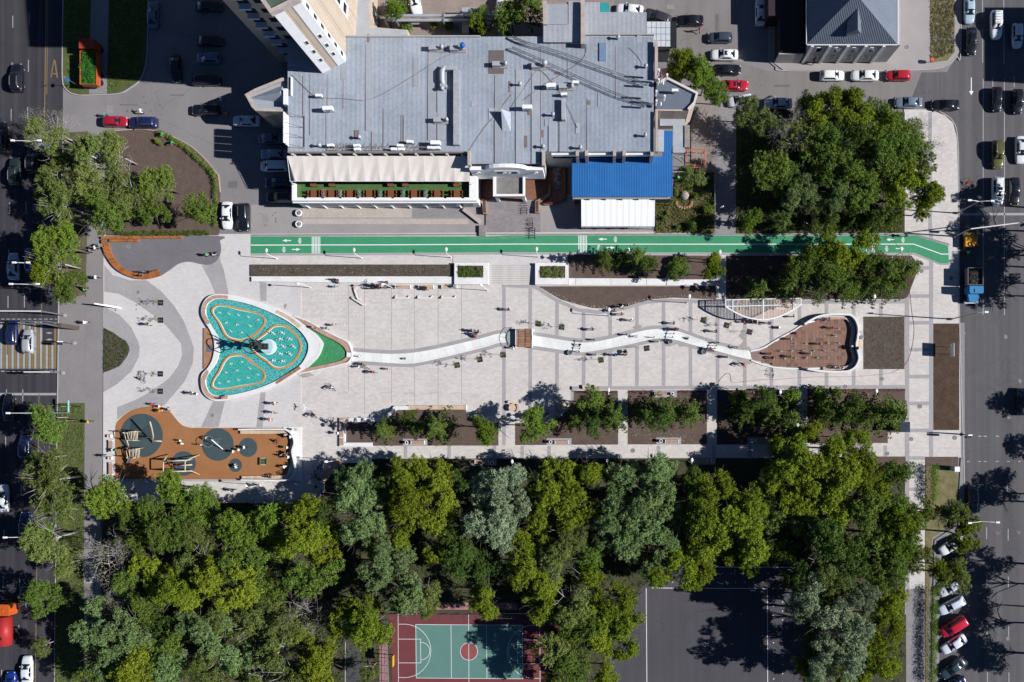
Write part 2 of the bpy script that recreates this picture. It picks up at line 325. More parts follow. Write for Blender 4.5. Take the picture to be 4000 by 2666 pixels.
def thing(name, label, cat, loc=(0, 0, 0), rz=0, group=None, auto=False, scale=1):
    o = bpy.data.objects.new(name, None); COL.objects.link(o); o.location = loc; o.rotation_euler = (0, 0, rz); o.empty_display_size = 0.3
    if scale != 1: o.scale = (scale,) * 3
    tag(o, label, cat, group)
    if auto: AUTO.append(o)
    return o
def struct(name, pts, z, m, z0=None, parent=None, kind='structure'):
    mb = MB(); mb.prism(pts, z - 0.002 if z0 is None else z0, z)
    o = mb.build(name, m, parent)
    if parent is None: o['kind'] = kind
    return o
def sheet(name, v, pts, z, m, sm=False, z0=None, parent=None, kind='structure', n=6):
    w = PL(v, pts)
    if sm: w = smooth(w, True, n)
    return struct(name, w, z, m, z0 if z0 is not None else z - 0.1, parent, kind)
def rect(v, x0, y0, x1, y1): return [(x0, y0), (x1, y0), (x1, y1), (x0, y1)]
def insidepoly(x, y, poly):
    c = False; n = len(poly); j = n - 1
    for i in range(n):
        xi, yi, xj, yj = poly[i][0], poly[i][1], poly[j][0], poly[j][1]
        if (yi > y) != (yj > y) and x < (xj - xi) * (y - yi) / (yj - yi) + xi: c = not c
        j = i
    return c
# ================================================================ SETTING
struct('ground', [Vector(p) for p in ((-900, -900), (900, -900), (900, 900), (-900, 900))], -0.02, ASPH_P, -0.1)
sheet('road', 'F', [(-1500, -2500), (247, -2500), (247, 208), (246, 330), (245, 520), (236, 800), (228, 1180), (222, 1760), (212, 2666), (205, 5000), (-1500, 5000)], 0.0, ASPH_L)
sheet('road', 'F', [(3753, -2500), (3753, 200), (3700, 282), (3600, 284), (3540, 440), (3700, 470), (3742, 560), (3744, 1177), (3765, 1907), (3762, 2050), (3650, 2110), (3665, 2700), (3665, 5000), (5600, 5000), (5600, -2500)], 0.0, ASPH_R)
sheet('asphalt_lane', 'F', [(2380, -300), (2870, -300), (2870, 240), (3010, 280), (3600, 284), (3640, 440), (2850, 430), (2760, 400), (2700, 330), (2640, 300), (2640, 100), (2380, 60)], -0.01, asphalt('lane_asphalt', (0.215, 0.2, 0.195), 0.14, 0.1, 0.1))
sheet('back_yard', 'F', [(1440, -500), (2400, -500), (2400, 60), (2270, 150), (1500, 150), (1440, 110)], 0.01, TAN)
# verges on the left road
sheet('grass_verge', 1, [(590, -900), (835, -900), (835, 0), (820, 865), (740, 872), (660, 850), (610, 810), (585, 760), (580, 490), (590, 0)], 0.12, GRASS)
sheet('pavement', 1, [(837, -900), (1003, -900), (1003, 0), (985, 866), (822, 866), (837, 0)], 0.11, PAVS)
sheet('grass_verge', 1, [(1005, -900), (1355, -900), (1358, 0), (1350, 500), (1320, 670), (1280, 735), (1200, 800), (1100, 855), (987, 866), (1005, 0)], 0.12, GRASS)
MB().ribbon(smooth(PL(1, [(1361, -200), (1361, 300), (1340, 600), (1285, 740), (1200, 810), (1100, 862), (900, 875), (740, 878), (650, 855), (600, 810), (578, 740), (576, 490), (586, -200)]), False), 0.15, 0, 0.15).build('kerb', CONC)['kind'] = 'structure'
sheet('grass_verge', 'F', [(246, 520), (345, 515), (342, 920), (336, 1150), (226, 1180), (236, 800)], 0.12, mat('worn_verge', (0.06, 0.06, 0.03), 1, 0.3, 0.6, 5, 0.5, col2=(0.15, 0.13, 0.07)))
sheet('grass_verge', 'F', [(224, 1575), (333, 1575), (327, 2666), (324, 3400), (205, 3400), (212, 2600), (221, 1800)], 0.12, GRASS)
sheet('pavement', 'F', [(227, 1180), (336, 1160), (332, 1575), (224, 1575)], 0.11, mat('old_asphalt_path', (0.23, 0.215, 0.215), 0.9, 0.12, 0.3, 5))
sheet('pavement', 'F', [(345, 513), (415, 513), (412, 920), (406, 920), (398, 1900), (394, 3400), (327, 3400), (332, 1600), (337, 1100), (341, 920)], 0.115, mat('old_asphalt_path', None))
MB().ribbon([W(*p) for p in ((249, 520), (239, 800), (231, 1180), (226, 1575), (223, 1800), (214, 2666))], 0.15, 0, 0.15).build('kerb', CONC)['kind'] = 'structure'
isl = [(985, 1205), (1250, 1192), (1400, 1200), (1560, 1245), (1760, 1350), (1900, 1480), (1990, 1590)]
isl2 = [P(1, *p) for p in isl] + [P(5, *p) for p in [(2010, 60), (2025, 200), (2018, 560), (2010, 596), (975, 600), (975, 555), (970, 0)]]
sheet('soil_island', 'F', isl2, 0.13, SOIL)
MB().ribbon(smooth([W(*p) for p in [P(1, 975, 1212)] + isl2[1:-5]], False), 0.16, 0, 0.16).build('kerb', mat('pinkish_kerb', (0.40, 0.31, 0.27), 0.9, 0.1))['kind'] = 'structure'
# plaza
plz = [(406, 917), (982, 915), (2860, 905), (3560, 905), (3744, 900), (3744, 1180), (3750, 1500), (3752, 1788), (3612, 1788), (3612, 2400), (3535, 2400), (3535, 1788), (1470, 1792), (1260, 1880), (1250, 1965), (404, 1965)]
sheet('plaza', 'F', plz, 0.12, PAVW)
sheet('plaza_left', 'F', [(406, 917.5), (985, 916), (985, 1050), (1180, 1100), (1150, 1300), (1165, 1500), (1135, 1668), (860, 1669), (640, 1590), (450, 1620), (450, 1860), (404, 1960)], 0.125, PAVW2)
sheet('pavement_east', 'F', [(3530, 432), (3560, 428), (3638, 432), (3690, 452), (3722, 482), (3737, 540), (3742, 700), (3744, 905), (3530, 905)], 0.12, PAVW)
MB().ribbon(smooth([W(*p) for p in ((3530, 430), (3640, 430), (3692, 450), (3725, 482), (3739, 540), (3744, 700), (3746, 1177), (3754, 1500), (3767, 1907))], False), 0.16, 0, 0.15).build('kerb', CONC)['kind'] = 'structure'
sheet('pavement_strip', 'F', [(3767, 1262), (3748, 1262), (3750, 1683), (3752, 1790), (3740, 2050), (3650, 2110), (3640, 2500), (3640, 3400), (3668, 3400), (3668, 2300), (3680, 2130), (3764, 2060), (3768, 1800)], 0.11, PAVS)
# dark play area at the upper left with its curved outline, grey curved bands
dark = [(970, 604), (1990, 600), (2022, 650), (2035, 720), (2020, 790), (1980, 840), (1920, 868), (1850, 862), (1740, 840), (1650, 856), (1570, 910), (1480, 968), (1380, 995), (1280, 1000), (1150, 955), (1040, 850), (980, 730), (950, 640)]
sheet('dark_paving', 5, dark, 0.14, PAVD, True, n=4)
b1 = [P(5, *p) for p in [(1345, 1008), (1480, 1105), (1600, 1240), (1690, 1380), (1750, 1530)]] + [P(9, *p) for p in [(1783, 60), (1775, 200), (1700, 370), (1600, 490), (1510, 592), (1340, 598), (1180, 650), (1080, 722), (1080, 608), (1240, 545), (1400, 460), (1560, 340), (1640, 230), (1675, 130), (1665, 20)]] + [P(5, *p) for p in [(1610, 1520), (1530, 1425), (1400, 1320), (1250, 1215), (1100, 1135), (962, 1112), (962, 870), (1040, 960), (1200, 1010)]]
sheet('grey_band', 'F', b1, 0.132, PAVG, parent=None)
b2 = [P(5, *p) for p in [(957, 1250), (1100, 1325), (1210, 1440), (1268, 1560)]] + [P(9, *p) for p in [(1288, 60), (1278, 150), (1210, 280), (1080, 395), (952, 472), (952, 292), (1110, 228), (1185, 130), (1198, 70), (1160, 0)]] + [P(5, *p) for p in [(1100, 1530), (1020, 1470), (957, 1440)]]
sheet('grey_band', 'F', b2, 0.132, PAVG)
sheet('grey_band', 5, [(1855, 870), (1920, 870), (1985, 838), (2020, 800), (2060, 920), (2105, 1145), (1985, 1145), (1930, 1010)], 0.132, PAVG)
sheet('grey_band', 9, [(1965, 545), (2070, 545), (2010, 792), (1850, 792)], 0.132, PAVG)
sheet('grey_band', 6, [(35, 1020), (100, 1030), (100, 1200), (45, 1200)], 0.132, PAVG)
sheet('grey_band', 10, [(45, 470), (92, 470), (65, 790), (5, 790)], 0.132, PAVG)
# bike lane
lt = [P(6, -45, 607), P(7, -1000, 607 - 667 * 0), P(7, 0, 597)]
lane = [(981, 925), (1900, 925), (2000, 921.5), (3574, 922), (3702, 961), (3706, 1031), (3676, 1031), (3572, 989), (2000, 987), (981, 992)]
sheet('bike_lane', 'F', lane, 0.15, GREEN)
for yy in ((-9, -1.5), (0, 0)):
    pass
sheet('lane_border', 'F', [(981, 917), (2000, 914), (3574, 914), (3706, 953), (3706, 960), (3573, 921), (2000, 920.5), (981, 924)], 0.145, PAVS)
sheet('lane_border', 'F', [(981, 993), (2000, 988), (3571, 990), (3676, 1032), (3706, 1032), (3706, 1037), (3674, 1037), (3569, 997), (2000, 996), (981, 1000)], 0.145, PAVG)
MB().ribbon([W(*p) for p in ((981, 959), (1500, 958), (2000, 955), (3000, 955.5), (3567, 955), (3676, 994), (3706, 994))], 0.15, 0.15, 0.155).build('lane_marking', LINE)['kind'] = 'structure'
def stripes(v, xs, y0, y1, w, z, m=LINE):
    for x in xs:
        o = sheet('crossing_marking', v, rect(v, x - w / 2, y0, x + w / 2, y1), z, m, z0=z - 0.004)
stripes(6, [519 + 14 * i for i in range(6)], 609, 762, 7, 0.1555)
stripes(7, [614 + 14 * i for i in range(6)], 597, 750, 7, 0.1555)
stripes(8, [903 + 14 * i for i in range(6)], 600, 755, 7, 0.1555)
def arrow(v, x0, x1, y, d, hw=13, sw=4, z=0.1555, m=LINE, vert=False):
    pts = [(x0, -sw), (x1 - 40, -sw), (x1 - 40, -hw), (x1, 0), (x1 - 40, hw), (x1 - 40, sw), (x0, sw)] if d > 0 else [(x1, -sw), (x0 + 40, -sw), (x0 + 40, -hw), (x0, 0), (x0 + 40, hw), (x0 + 40, sw), (x1, sw)]
    pts = [((y + b, a) if vert else (a, y + b)) for a, b in pts]
    return sheet('arrow_marking', v, pts, z, m, z0=z - 0.004)
arrow(6, 245, 325, 645, -1); arrow(6, 333, 413, 726, 1); arrow(7, 790, 870, 632, -1); arrow(7, 865, 945, 710, 1); arrow(8, 1077, 1160, 636, -1); arrow(8, 1170, 1252, 718, 1)
def bikemark(v, x, y, s=1):
    w = lambda a, b: PW(v, x + a, y + b * s, 0.151)
    mb = MB()
    for b in (-15, 15): mb.ribbon([w(0 + 8.5 * math.cos(t), b + 8.5 * math.sin(t)) for t in [i * math.pi / 7 for i in range(15)]], 0.09, 0.151, 0.157)
    for ln in ([(0, -15), (-10, 2), (0, 15)], [(0, -15), (10, -6), (-10, 2)], [(10, -6), (12, 8), (0, 15)], [(-14, 8), (-14, -4)]): mb.ribbon([w(*q) for q in ln], 0.08, 0.151, 0.157)
    mb.build('bicycle_marking', LINE)['kind'] = 'structure'
for a in ((6, 403, 645), (6, 257, 726), (7, 950, 632), (7, 797, 710), (8, 1240, 636), (8, 1090, 718)): bikemark(*a)
# grey cross bands of the right-hand plaza
bx = [1969, 2071.5, 2176, 2280, 2383.5, 2488, 2592, 2697, 2802.5, 2909, 3013, 3122, 3228, 3334, 3440]
def wavy(x):
    pts = [(1960, 1108), (2090, 1115), (2170, 1165), (2260, 1205), (2340, 1214), (2430, 1200), (2520, 1175), (2600, 1168), (2750, 1173), (2830, 1175), (3700, 1172)]
    for (a, b), (c, d) in zip(pts, pts[1:]):
        if a <= x <= c: return b + (d - b) * (x - a) / (c - a)
    return 1120
for x in bx: sheet('grey_band', 'F', rect(0, x - 7, wavy(x), x + 7, 1509 if x > 2230 else 1740), 0.127, PAVG)
MB().ribbon(smooth([W(x, wavy(x) + 7) for x in (1960, 2040, 2090, 2130, 2170, 2215, 2260, 2300, 2340, 2385, 2430, 2475, 2520, 2560, 2600, 2700, 2830, 3100, 3533)], False, 3), 0.62, 0.12, 0.132).build('grey_band', PAVG)['kind'] = 'structure'
sheet('grey_band', 'F', [(2230, 1510), (3533, 1505), (3533, 1518), (2405, 1523), (2243, 1523), (2243, 1580), (2230, 1600)], 0.13, PAVG)
sheet('grey_band', 'F', [(1955, 1290), (2000, 1277), (2000, 1290), (1955, 1303)], 0.13, PAVG)
sheet('grey_band', 'F', rect(0, 3534, 905, 3551, 2400), 0.133, PAVG)
sheet('grey_band', 'F', rect(0, 3629, 905, 3644, 1790), 0.133, PAVG)
for y in (1048, 1158, 1262, 1367, 1472, 1577, 1682, 1790, 1912): sheet('grey_band', 'F', rect(0, 3551, y - 7, 3629 if y < 1788 else 3612, y + 7), 0.131, PAVG)
sheet('grey_band', 'F', rect(0, 3626, 440, 3640, 905), 0.133, PAVG)
# expansion joints in the left-hand plaza
for x, y0, y1 in ((1361.5, 1103, 1530), (1425, 1103, 1620), (1530, 1106, 1575), (1620, 1106, 1580), (1712, 1106, 1580), (1803, 1106, 1580)):
    sheet('paving_joint', 'F', rect(0, x - 0.8, y0, x + 0.8, y1), 0.124, CONCD)
for x in (1361.5, 1425, 1530, 1620, 1712, 1803): sheet('paving_joint', 'F', rect(0, x - 41, 1535.5, x, 1537), 0.1245, CONCD)
# rows of small darker inlay slabs
im = MB()
for j, (y, n0, n1) in enumerate(((1114, 440, 860), (1150, 440, 860), (1215, 440, 980), (1277, 560, 900), (1340, 440, 960), (1407, 640, 960), (1214, 1080, 1240), (1277, 1100, 1560), (1340, 1260, 1560), (1406, 1260, 1500))):
    x = n0
    while x < n1:
        if R.random() < 0.8:
            a = PW(6, x, y); im.box(a.x - 0.13, a.x + 0.13, a.y - 0.12, a.y + 0.12, 0.118, 0.1245)
        x += 32
im.build('inlay_slabs', mat('inlay_grey', (0.47, 0.44, 0.43), 0.85, 0.08))['kind'] = 'stuff'
# south walk bands
for v, x in ((10, 1375), (10, 1775), (10, 2190), (11, 95), (11, 341), (11, 732), (11, 1345), (11, 1855), (11, 2182), (12, 1075)):
    sheet('grey_band', v, rect(v, x - 16, 962, x + 16, 1082), 0.127, PAVG)
# soil beds
BEDS = []
def bed(name, v, pts, z, m, sm=False):
    w = PL(v, pts)
    if sm: w = smooth(w)
    BEDS.append(w); return struct(name, w, z, m, 0.05)
bed('soil_bed', 10, [(820, 742), (1160, 742), (1290, 632), (1925, 628), (1945, 680), (1985, 730), (2060, 760), (2225, 750), (2228, 960), (1066, 962), (1066, 935), (820, 935)], 0.14, SOIL)
bed('soil_bed', 11, [(30, 955), (30, 752), (330, 752), (440, 700), (520, 620), (565, 540), (570, 457), (972, 457), (975, 951)], 0.14, SOIL)
bed('soil_bed', 11, rect(0, 1063, 453, 1789, 949), 0.14, SOIL)
bed('soil_bed', 'F', rect(0, 2800, 1524, 3112, 1737), 0.14, SOILD)
bed('soil_bed', 12, [(360, 441), (1255, 437), (1253, 770), (1200, 840), (1098, 840), (1098, 937), (360, 937)], 0.14, SOIL)
bed('soil_bed', 12, rect(0, 985, 1060, 1260, 1165), 0.14, SOIL)
bed('soil_strip', 'F', rect(0, 3645, 1265, 3746, 1681), 0.14, mat('brown_soil', (0.045, 0.028, 0.02), 1, 0.3, 0.6, 4, 0.6, col2=(0.105, 0.07, 0.048)))
bed('soil_strip', 'F', rect(0, 3613, 1785, 3741, 1822), 0.14, SOIL)
bed('soil_bed', 7, [(510, 773), (1912, 783), (1912, 830), (1876, 1000), (1420, 1000), (1415, 992), (522, 990), (520, 845), (512, 845)], 0.14, SOIL)
bed('soil_bed', 7, [(240, 1064), (1875, 1062), (1875, 1185), (1700, 1178), (1480, 1168), (1300, 1182), (1150, 1218), (1050, 1248), (900, 1270), (740, 1265), (600, 1230), (450, 1186), (350, 1130), (280, 1085)], 0.14, SOIL)
bed('soil_bed', 'F', [(2836, 1000), (3426, 997), (3560, 1000), (3590, 1040), (3545, 1160), (3530, 1170), (2836, 1172)], 0.14, SOILD)
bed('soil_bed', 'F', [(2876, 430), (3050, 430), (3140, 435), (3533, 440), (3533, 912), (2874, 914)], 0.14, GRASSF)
sheet('path', 'F', [(2796, 280), (2876, 400), (2874, 914), (2790, 914)], 0.125, PAVS)
sheet('path', 'F', [(2700, 330), (2800, 400), (2796, 560), (2790, 780), (2785, 914), (2700, 914), (2700, 600)], 0.12, mat('dirt_paving', (0.25, 0.22, 0.20), 0.95, 0.2, 0.4, 4, 0.3))
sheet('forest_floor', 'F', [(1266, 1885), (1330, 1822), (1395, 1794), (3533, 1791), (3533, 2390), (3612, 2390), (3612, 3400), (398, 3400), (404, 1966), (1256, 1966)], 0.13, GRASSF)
sheet('dry_verge', 'F', [(3614, 1822), (3740, 1822), (3742, 1960), (3720, 2050), (3640, 2100), (3625, 2400), (3625, 3400), (3614, 3400)], 0.135, DRY)
sheet('path', 'F', [(3538, 2300), (3612, 2300), (3612, 3400), (3540, 3400)], 0.14, PAVS)
# planted beds
bed('flower_bed', 6, rect(0, -45, 866, 1812, 972), 0.32, BEDM)
lb = [P(5, *p) for p in [(957, 1442), (1040, 1485), (1100, 1530)]] + [P(9, *p) for p in [(1160, 0), (1190, 50), (1196, 85), (1175, 140), (1110, 225), (1040, 260), (953, 292)]]
bed('flower_bed', 'F', lb, 0.16, BEDM)
bed('flower_bed', 'F', rect(0, 3372, 1238, 3532, 1443), 0.15, BEDM)
# basketball court and asphalt ball court
sheet('court_surround', 14, [(1215, 945), (1310, 925), (2800, 925), (2800, 2300), (1250, 2300), (1250, 1400)], 0.15, COURTR)
sheet('court_strip', 14, [(1310, 895), (1590, 828), (2400, 835), (2400, 900)], 0.155, mat('court_strip', (0.33, 0.17, 0.18), 0.9, 0.1, 1, 6))
sheet('court_strip', 14, [(1135, 1230), (1210, 1190), (1225, 1600), (1225, 2200), (1140, 2200)], 0.155, mat('court_strip', None))
sheet('court_field', 14, [(1469, 1033), (2448, 1040), (2451, 1531), (1474, 1524)], 0.16, COURTG)
struct('court_circle', [PW(14, 1957 + 79 * math.cos(t), 1280 + 79 * math.sin(t)) for t in [i * math.pi / 16 for i in range(32)]], 0.165, mat('court_circle_red', (0.24, 0.075, 0.075), 0.9, 0.1), 0.16)
def line(v, pts, w=0.07, z=0.17, m=LINE, name='court_line', closed=False):
    o = MB().ribbon(PL(v, pts), w, z - 0.012, z, closed).build(name, m); o['kind'] = 'structure'; return o
line(14, [(1469, 1033), (2448, 1040), (2451, 1531), (1474, 1524)], closed=True); line(14, [(1307, 928), (1313, 2200)]); line(14, [(1954, 930), (1960, 2200)]); line(14, [(1792, 1036), (1797, 1528)], z=0.172); line(14, [(2117, 1038), (2122, 1530)], z=0.172)
line(14, [(1310, 928), (2800, 935)], z=0.174); line(14, [(2607, 935), (2612, 2200)], z=0.172)
line(14, [(1310, 1167), (1513, 1167), (1516, 1385), (1312, 1385)], z=0.176); line(14, [(2607, 1175), (2402, 1175), (2404, 1392), (2610, 1392)], z=0.176)
line(14, [(1957 + 80 * math.cos(t), 1280 + 80 * math.sin(t)) for t in [i * math.pi / 16 for i in range(33)]], z=0.178)
line(14, [(1310, 1030), (1380, 1030)] + [(1365 + 243 * math.sin(t), 1275 - 245 * math.cos(t)) for t in [i * math.pi / 16 for i in range(1, 16)]] + [(1380, 1520), (1312, 1518)], z=0.18)
line(14, [(1516 + 82 * math.sin(t), 1277 - 81 * math.cos(t)) for t in [i * math.pi / 12 for i in range(13)]], z=0.182)
line(14, [(2607, 1040), (2540, 1040)] + [(2552 - 243 * math.sin(t), 1282 - 245 * math.cos(t)) for t in [i * math.pi / 16 for i in range(1, 16)]] + [(2540, 1527), (2610, 1527)], z=0.18)
line(14, [(2402 - 82 * math.sin(t), 1284 - 81 * math.cos(t)) for t in [i * math.pi / 12 for i in range(13)]], z=0.182)
sheet('ball_court', 'F', [(2385, 2666 + 800), (2381, 2555), (2500, 2300), (2590, 2215), (3142, 2213), (3146, 3460)], 0.15, ASPH_B)
line(15, [(1232, 700), (1243, 2200)], 0.1); line(15, [(1283, 698), (2344, 703)], 0.1); line(15, [(2343, 703), (2349, 2200)], 0.1); line(15, [(1700, 505), (2700, 508)], 0.12, 0.173)
line(15, [(1771, 1198), (1809, 1234)], 0.08); line(15, [(1809, 1198), (1771, 1234)], 0.08, 0.175)
dots = []
for i in range(12): dots.append((15, 1475 + 82.7 * i, 645))
for i in range(9): dots.append((15, 1678 + 84 * i, 563))
for i in range(12): dots.append((16, 46 + i * 0.5, 703 + 83 * i)); dots.append((16, 132 + i * 0.2, 828 + 82 * i))
dm = MB()
for v, x, y in dots: a = PW(v, x, y); dm.cyl(a.x, a.y, 0.095, 0.15, 0.157, 8)
dm.build('court_dots', LINE)['kind'] = 'stuff'
sheet('path', 14, [(826, 1200), (930, 1200), (960, 1330), (940, 2300), (830, 2300)], 0.14, ASPH_B)
MB().ribbon(PL(14, [(823, 1190), (820, 2300)]), 0.12, 0.1, 0.2).build('kerb', CONC)['kind'] = 'structure'
# road markings, left road
for (x0, x1, ys) in ((52, 8, [(0, 0)]),):
    pass
def dash(x, y0, y1, w=3.2, m=LINEW, z=0.006): sheet('road_marking', 'F', rect(0, x - w / 2, y0, x + w / 2, y1), z, m, z0=z - 0.004)
for k in range(-2, 15):
    y = 62 + k * 182.5; dash(51 - 0.017 * y, y, y + 47); y2 = 51 + k * 184; dash(115 - 0.017 * y2 * 1.0, y2, y2 + 47)
sheet('road_marking', 'F', [(183, -400), (187, -400), (176, 480), (163, 1235), (160, 1235), (172, 480)], 0.006, YEL, z0=0.002)
sheet('road_marking', 'F', [(190, -400), (193, -400), (184, 370), (181, 370)], 0.006, YEL, z0=0.002)
sheet('road_marking', 'F', [(151, 1540), (154, 1540), (139, 2700), (136, 2700)], 0.006, YEL, z0=0.002)
for a in ([(462, 712), (474, 712), (500, 545), (490, 560)], [(490, 560), (500, 545), (510, 560), (534, 715), (520, 715), (500, 580)], [(478, 672), (524, 676), (522, 686), (476, 682)]):
    sheet('letter_marking', 1, a, 0.006 + 0.002 * (len(a) == 6), YEL, z0=0.002)
for i in range(20):
    x = 5 + i * 11.1
    if 170 < x < 195: y0 = 1333
    else: y0 = 1258
    y0 = 1258 if x < 165 else (1349 if x < 205 else 1258)
    sheet('crossing_marking', 'F', rect(0, x - 4.6, y0, x + 4.6, 1441), 0.006, (LINEW if i % 2 == 0 else YEL), z0=0.002)
for i in range(11):
    x = 4 + i * 21; sheet('road_marking', 'F', rect(0, x, 1246, x + 14, 1249), 0.006, LINEW, z0=0.002); sheet('road_marking', 'F', rect(0, x, 1449, x + 14, 1453), 0.006, LINEW, z0=0.002)
sheet('stop_line', 'F', rect(0, 0, 1536, 222, 1545), 0.006, LINEW, z0=0.002)
arrow(5, 420, 480, 1492, -1, 11, 4, 0.007, LINEW); arrow(5, 420, 480, 1552, -1, 11, 4, 0.007, LINEW)
# road markings, right road
for seg in ((-400, 70), (112, 245), (308, 1230)):
    dash(3838 + 0.002 * seg[1], *seg)
for seg in ((-400, 73), (0 + 100, 252), (305, 1232)): dash(3921 + 0.002 * seg[1], *seg)
dash(3878, 303, 340); dash(3962, 300, 342); dash(3852, 1872, 1918); dash(3934, 1877, 1923)
for k in range(4): dash(3854 + k, 2060 + 187 * k, 2107 + 187 * k); dash(3938 + k, 2067 + 187 * k, 2113 + 187 * k)
arrow(4, 715, 878, 1867, 1, 20, 4, 0.007, LINE, vert=True)
sheet('stop_line', 'F', rect(0, 3748, 833, 4400, 842), 0.006, LINEW, z0=0.002)
for x in (3776, 3821, 3842, 3890, 3933, 3976): sheet('road_marking', 'F', rect(0, x, 1703, x + 13, 1707), 0.006, LINEW, z0=0.002); sheet('road_marking', 'F', rect(0, x, 1802, x + 12, 1805), 0.006, LINEW, z0=0.002)
for v, x, y in ((16, 2110, 195), (16, 2305, 190)):
    sheet('worn_arrow_marking', v, [(x - 28, y - 18), (x - 8, y - 8), (x, y - 20), (x + 8, y - 8), (x + 28, y - 18), (x + 14, y + 10), (x, y + 24), (x - 14, y + 10)], 0.006, mat('faded_yellow', (0.17, 0.14, 0.10), 0.8, 0.2), z0=0.002)
# building apron: parking pavement, beige strips, steps
sheet('paved_strip', 6, rect(0, 425, 340, 1430, 430), 0.01, PAVB); sheet('paved_strip', 6, rect(0, 425, 447, 1950, 492), 0.01, PAVB)
sheet('paved_strip', 6, rect(0, 425, 431, 1430, 446), 0.012, PAVG); sheet('paved_strip', 6, rect(0, 1440, 340, 1940, 432), 0.012, PAVS)
sheet('apron', 'F', [(981, 800), (1890, 800), (1890, 916), (981, 917)], 0.004, mat('apron_asphalt', (0.30, 0.28, 0.275), 0.9, 0.1, 0.3, 5))
sheet('apron', 'F', [(2100, 760), (2560, 760), (2560, 916), (2100, 916)], 0.004, mat('apron_asphalt', None))
sheet('terracotta_landing', 'F', [(1850, 660), (2210, 660), (2210, 780), (2170, 800), (2130, 805), (2095, 782), (1890, 780), (1850, 760)], 0.45, TERRA, z0=0)
for i, y in enumerate((783, 790, 797, 804, 811)):
    sheet('step', 'F', rect(0, 1898, y, 2095, y + 7.2), 0.42 - i * 0.05, PAVPK, z0=0)
sheet('landing', 'F', rect(0, 1898, 818, 2112, 897), 0.17, PAVPK, z0=0)
for i, y in enumerate((897, 903, 909)): sheet('step', 'F', rect(0, 1898, y, 2112, y + 6.2), 0.155 - i * 0.02, PAVPK, z0=0)
sheet('ramp_slab', 6, [(1920, 346), (2072, 462), (2050, 490), (1898, 372)], 0.5, mat('ramp_beige', (0.44, 0.37, 0.34), 0.8, 0.08), z0=0)
sheet('step_block', 6, rect(0, 2052, 508, 2112, 605), 0.5, PAVPK, z0=0)
# stairs in the plaza
for i in range(5): sheet('step', 6, rect(0, 323 + i * 19, 1018, 342 + i * 19, 1340), 0.13 + 0.012 * i, PAVW2, z0=0.1)
for i in range(5): sheet('step', 10, rect(0, 323 + i * 19, 330, 342 + i * 19, 595), 0.13 + 0.012 * i, PAVW2, z0=0.1)
for i in range(9): sheet('step', 'F', rect(0, 1907, 1038 + i * 8.4, 2092, 1038 + (i + 1) * 8.4), 0.33 - i * 0.022, PAVW, z0=0.1); sheet('step_shade_line', 'F', rect(0, 1907, 1038 + i * 8.4, 2092, 1039.8 + i * 8.4), 0.336 - i * 0.022, PAVG, z0=0.2)  # thin dark strips paint the shade line along each step edge
sheet('raised_terrace', 'F', [(983, 1000.5), (1771, 1000.5), (1771, 1034), (1774, 1027), (1904, 1027), (1906, 1038), (2093, 1038), (2093, 1027), (2216, 1027), (2216, 997), (1900, 997.5), (983, 1000)], 0.2, PAVW2, z0=0.1)
# yard and canopies beside garden
GD = [(2560, 790), (2628, 760), (2640, 690), (2660, 655), (2788, 672), (2788, 910), (2560, 912)]
sheet('garden_bed', 'F', GD, 0.13, mat('garden_soil', (0.05, 0.04, 0.025), 1, 0.3, 0.8, 5, 0.6, col2=(0.16, 0.11, 0.07)))
sheet('pavement', 'F', [(3000, 242), (3025, 250), (3060, 276), (3600, 276), (3680, 268), (3725, 238), (3750, 200), (3750, -400), (3000, -400)], 0.12, mat('pinkish_grey_pavement', (0.33, 0.305, 0.30), 0.9, 0.08, 0.4, 6))
sheet('grass_verge', 'F', [(3630, -400), (3728, -400), (3728, 205), (3700, 238), (3633, 247)], 0.135, DRY)
MB().ribbon(smooth([W(*p) for p in ((3008, 244), (3030, 262), (3057, 278), (3300, 278), (3600, 275), (3690, 260), (3735, 225), (3752, 190), (3753, -300))], False), 0.15, 0, 0.15).build('kerb', CONC)['kind'] = 'structure'
# ================================================================ KIT: cars
def lerp(a, b, t): return a + (b - a) * t
def prof(tab, x):
    if x <= tab[0][0]: return tab[0][1]
    for (a, b), (c, d) in zip(tab, tab[1:]):
        if x <= c: return b + (d - b) * (x - a) / (c - a)
    return tab[-1][1]
CARK = {  # length, width, hood z, deck z, roof z, (rear base x, rear roof x, front roof x, front base x)
    'sedan': (4.6, 1.80, 0.92, 0.98, 1.44, (-1.75, -1.05, 0.25, 1.05)),
    'hatchback': (4.1, 1.74, 0.95, 1.0, 1.50, (-1.98, -1.55, 0.30, 1.05)),
    'suv': (4.75, 1.90, 1.10, 1.12, 1.75, (-2.28, -1.95, 0.25, 0.95)),
    'estate': (4.7, 1.80, 0.95, 1.0, 1.50, (-2.25, -1.8, 0.2, 1.05)),
    'van': (4.8, 1.90, 1.15, 1.2, 1.95, (-2.32, -2.2, 0.75, 1.5)),
}
CARM = {}
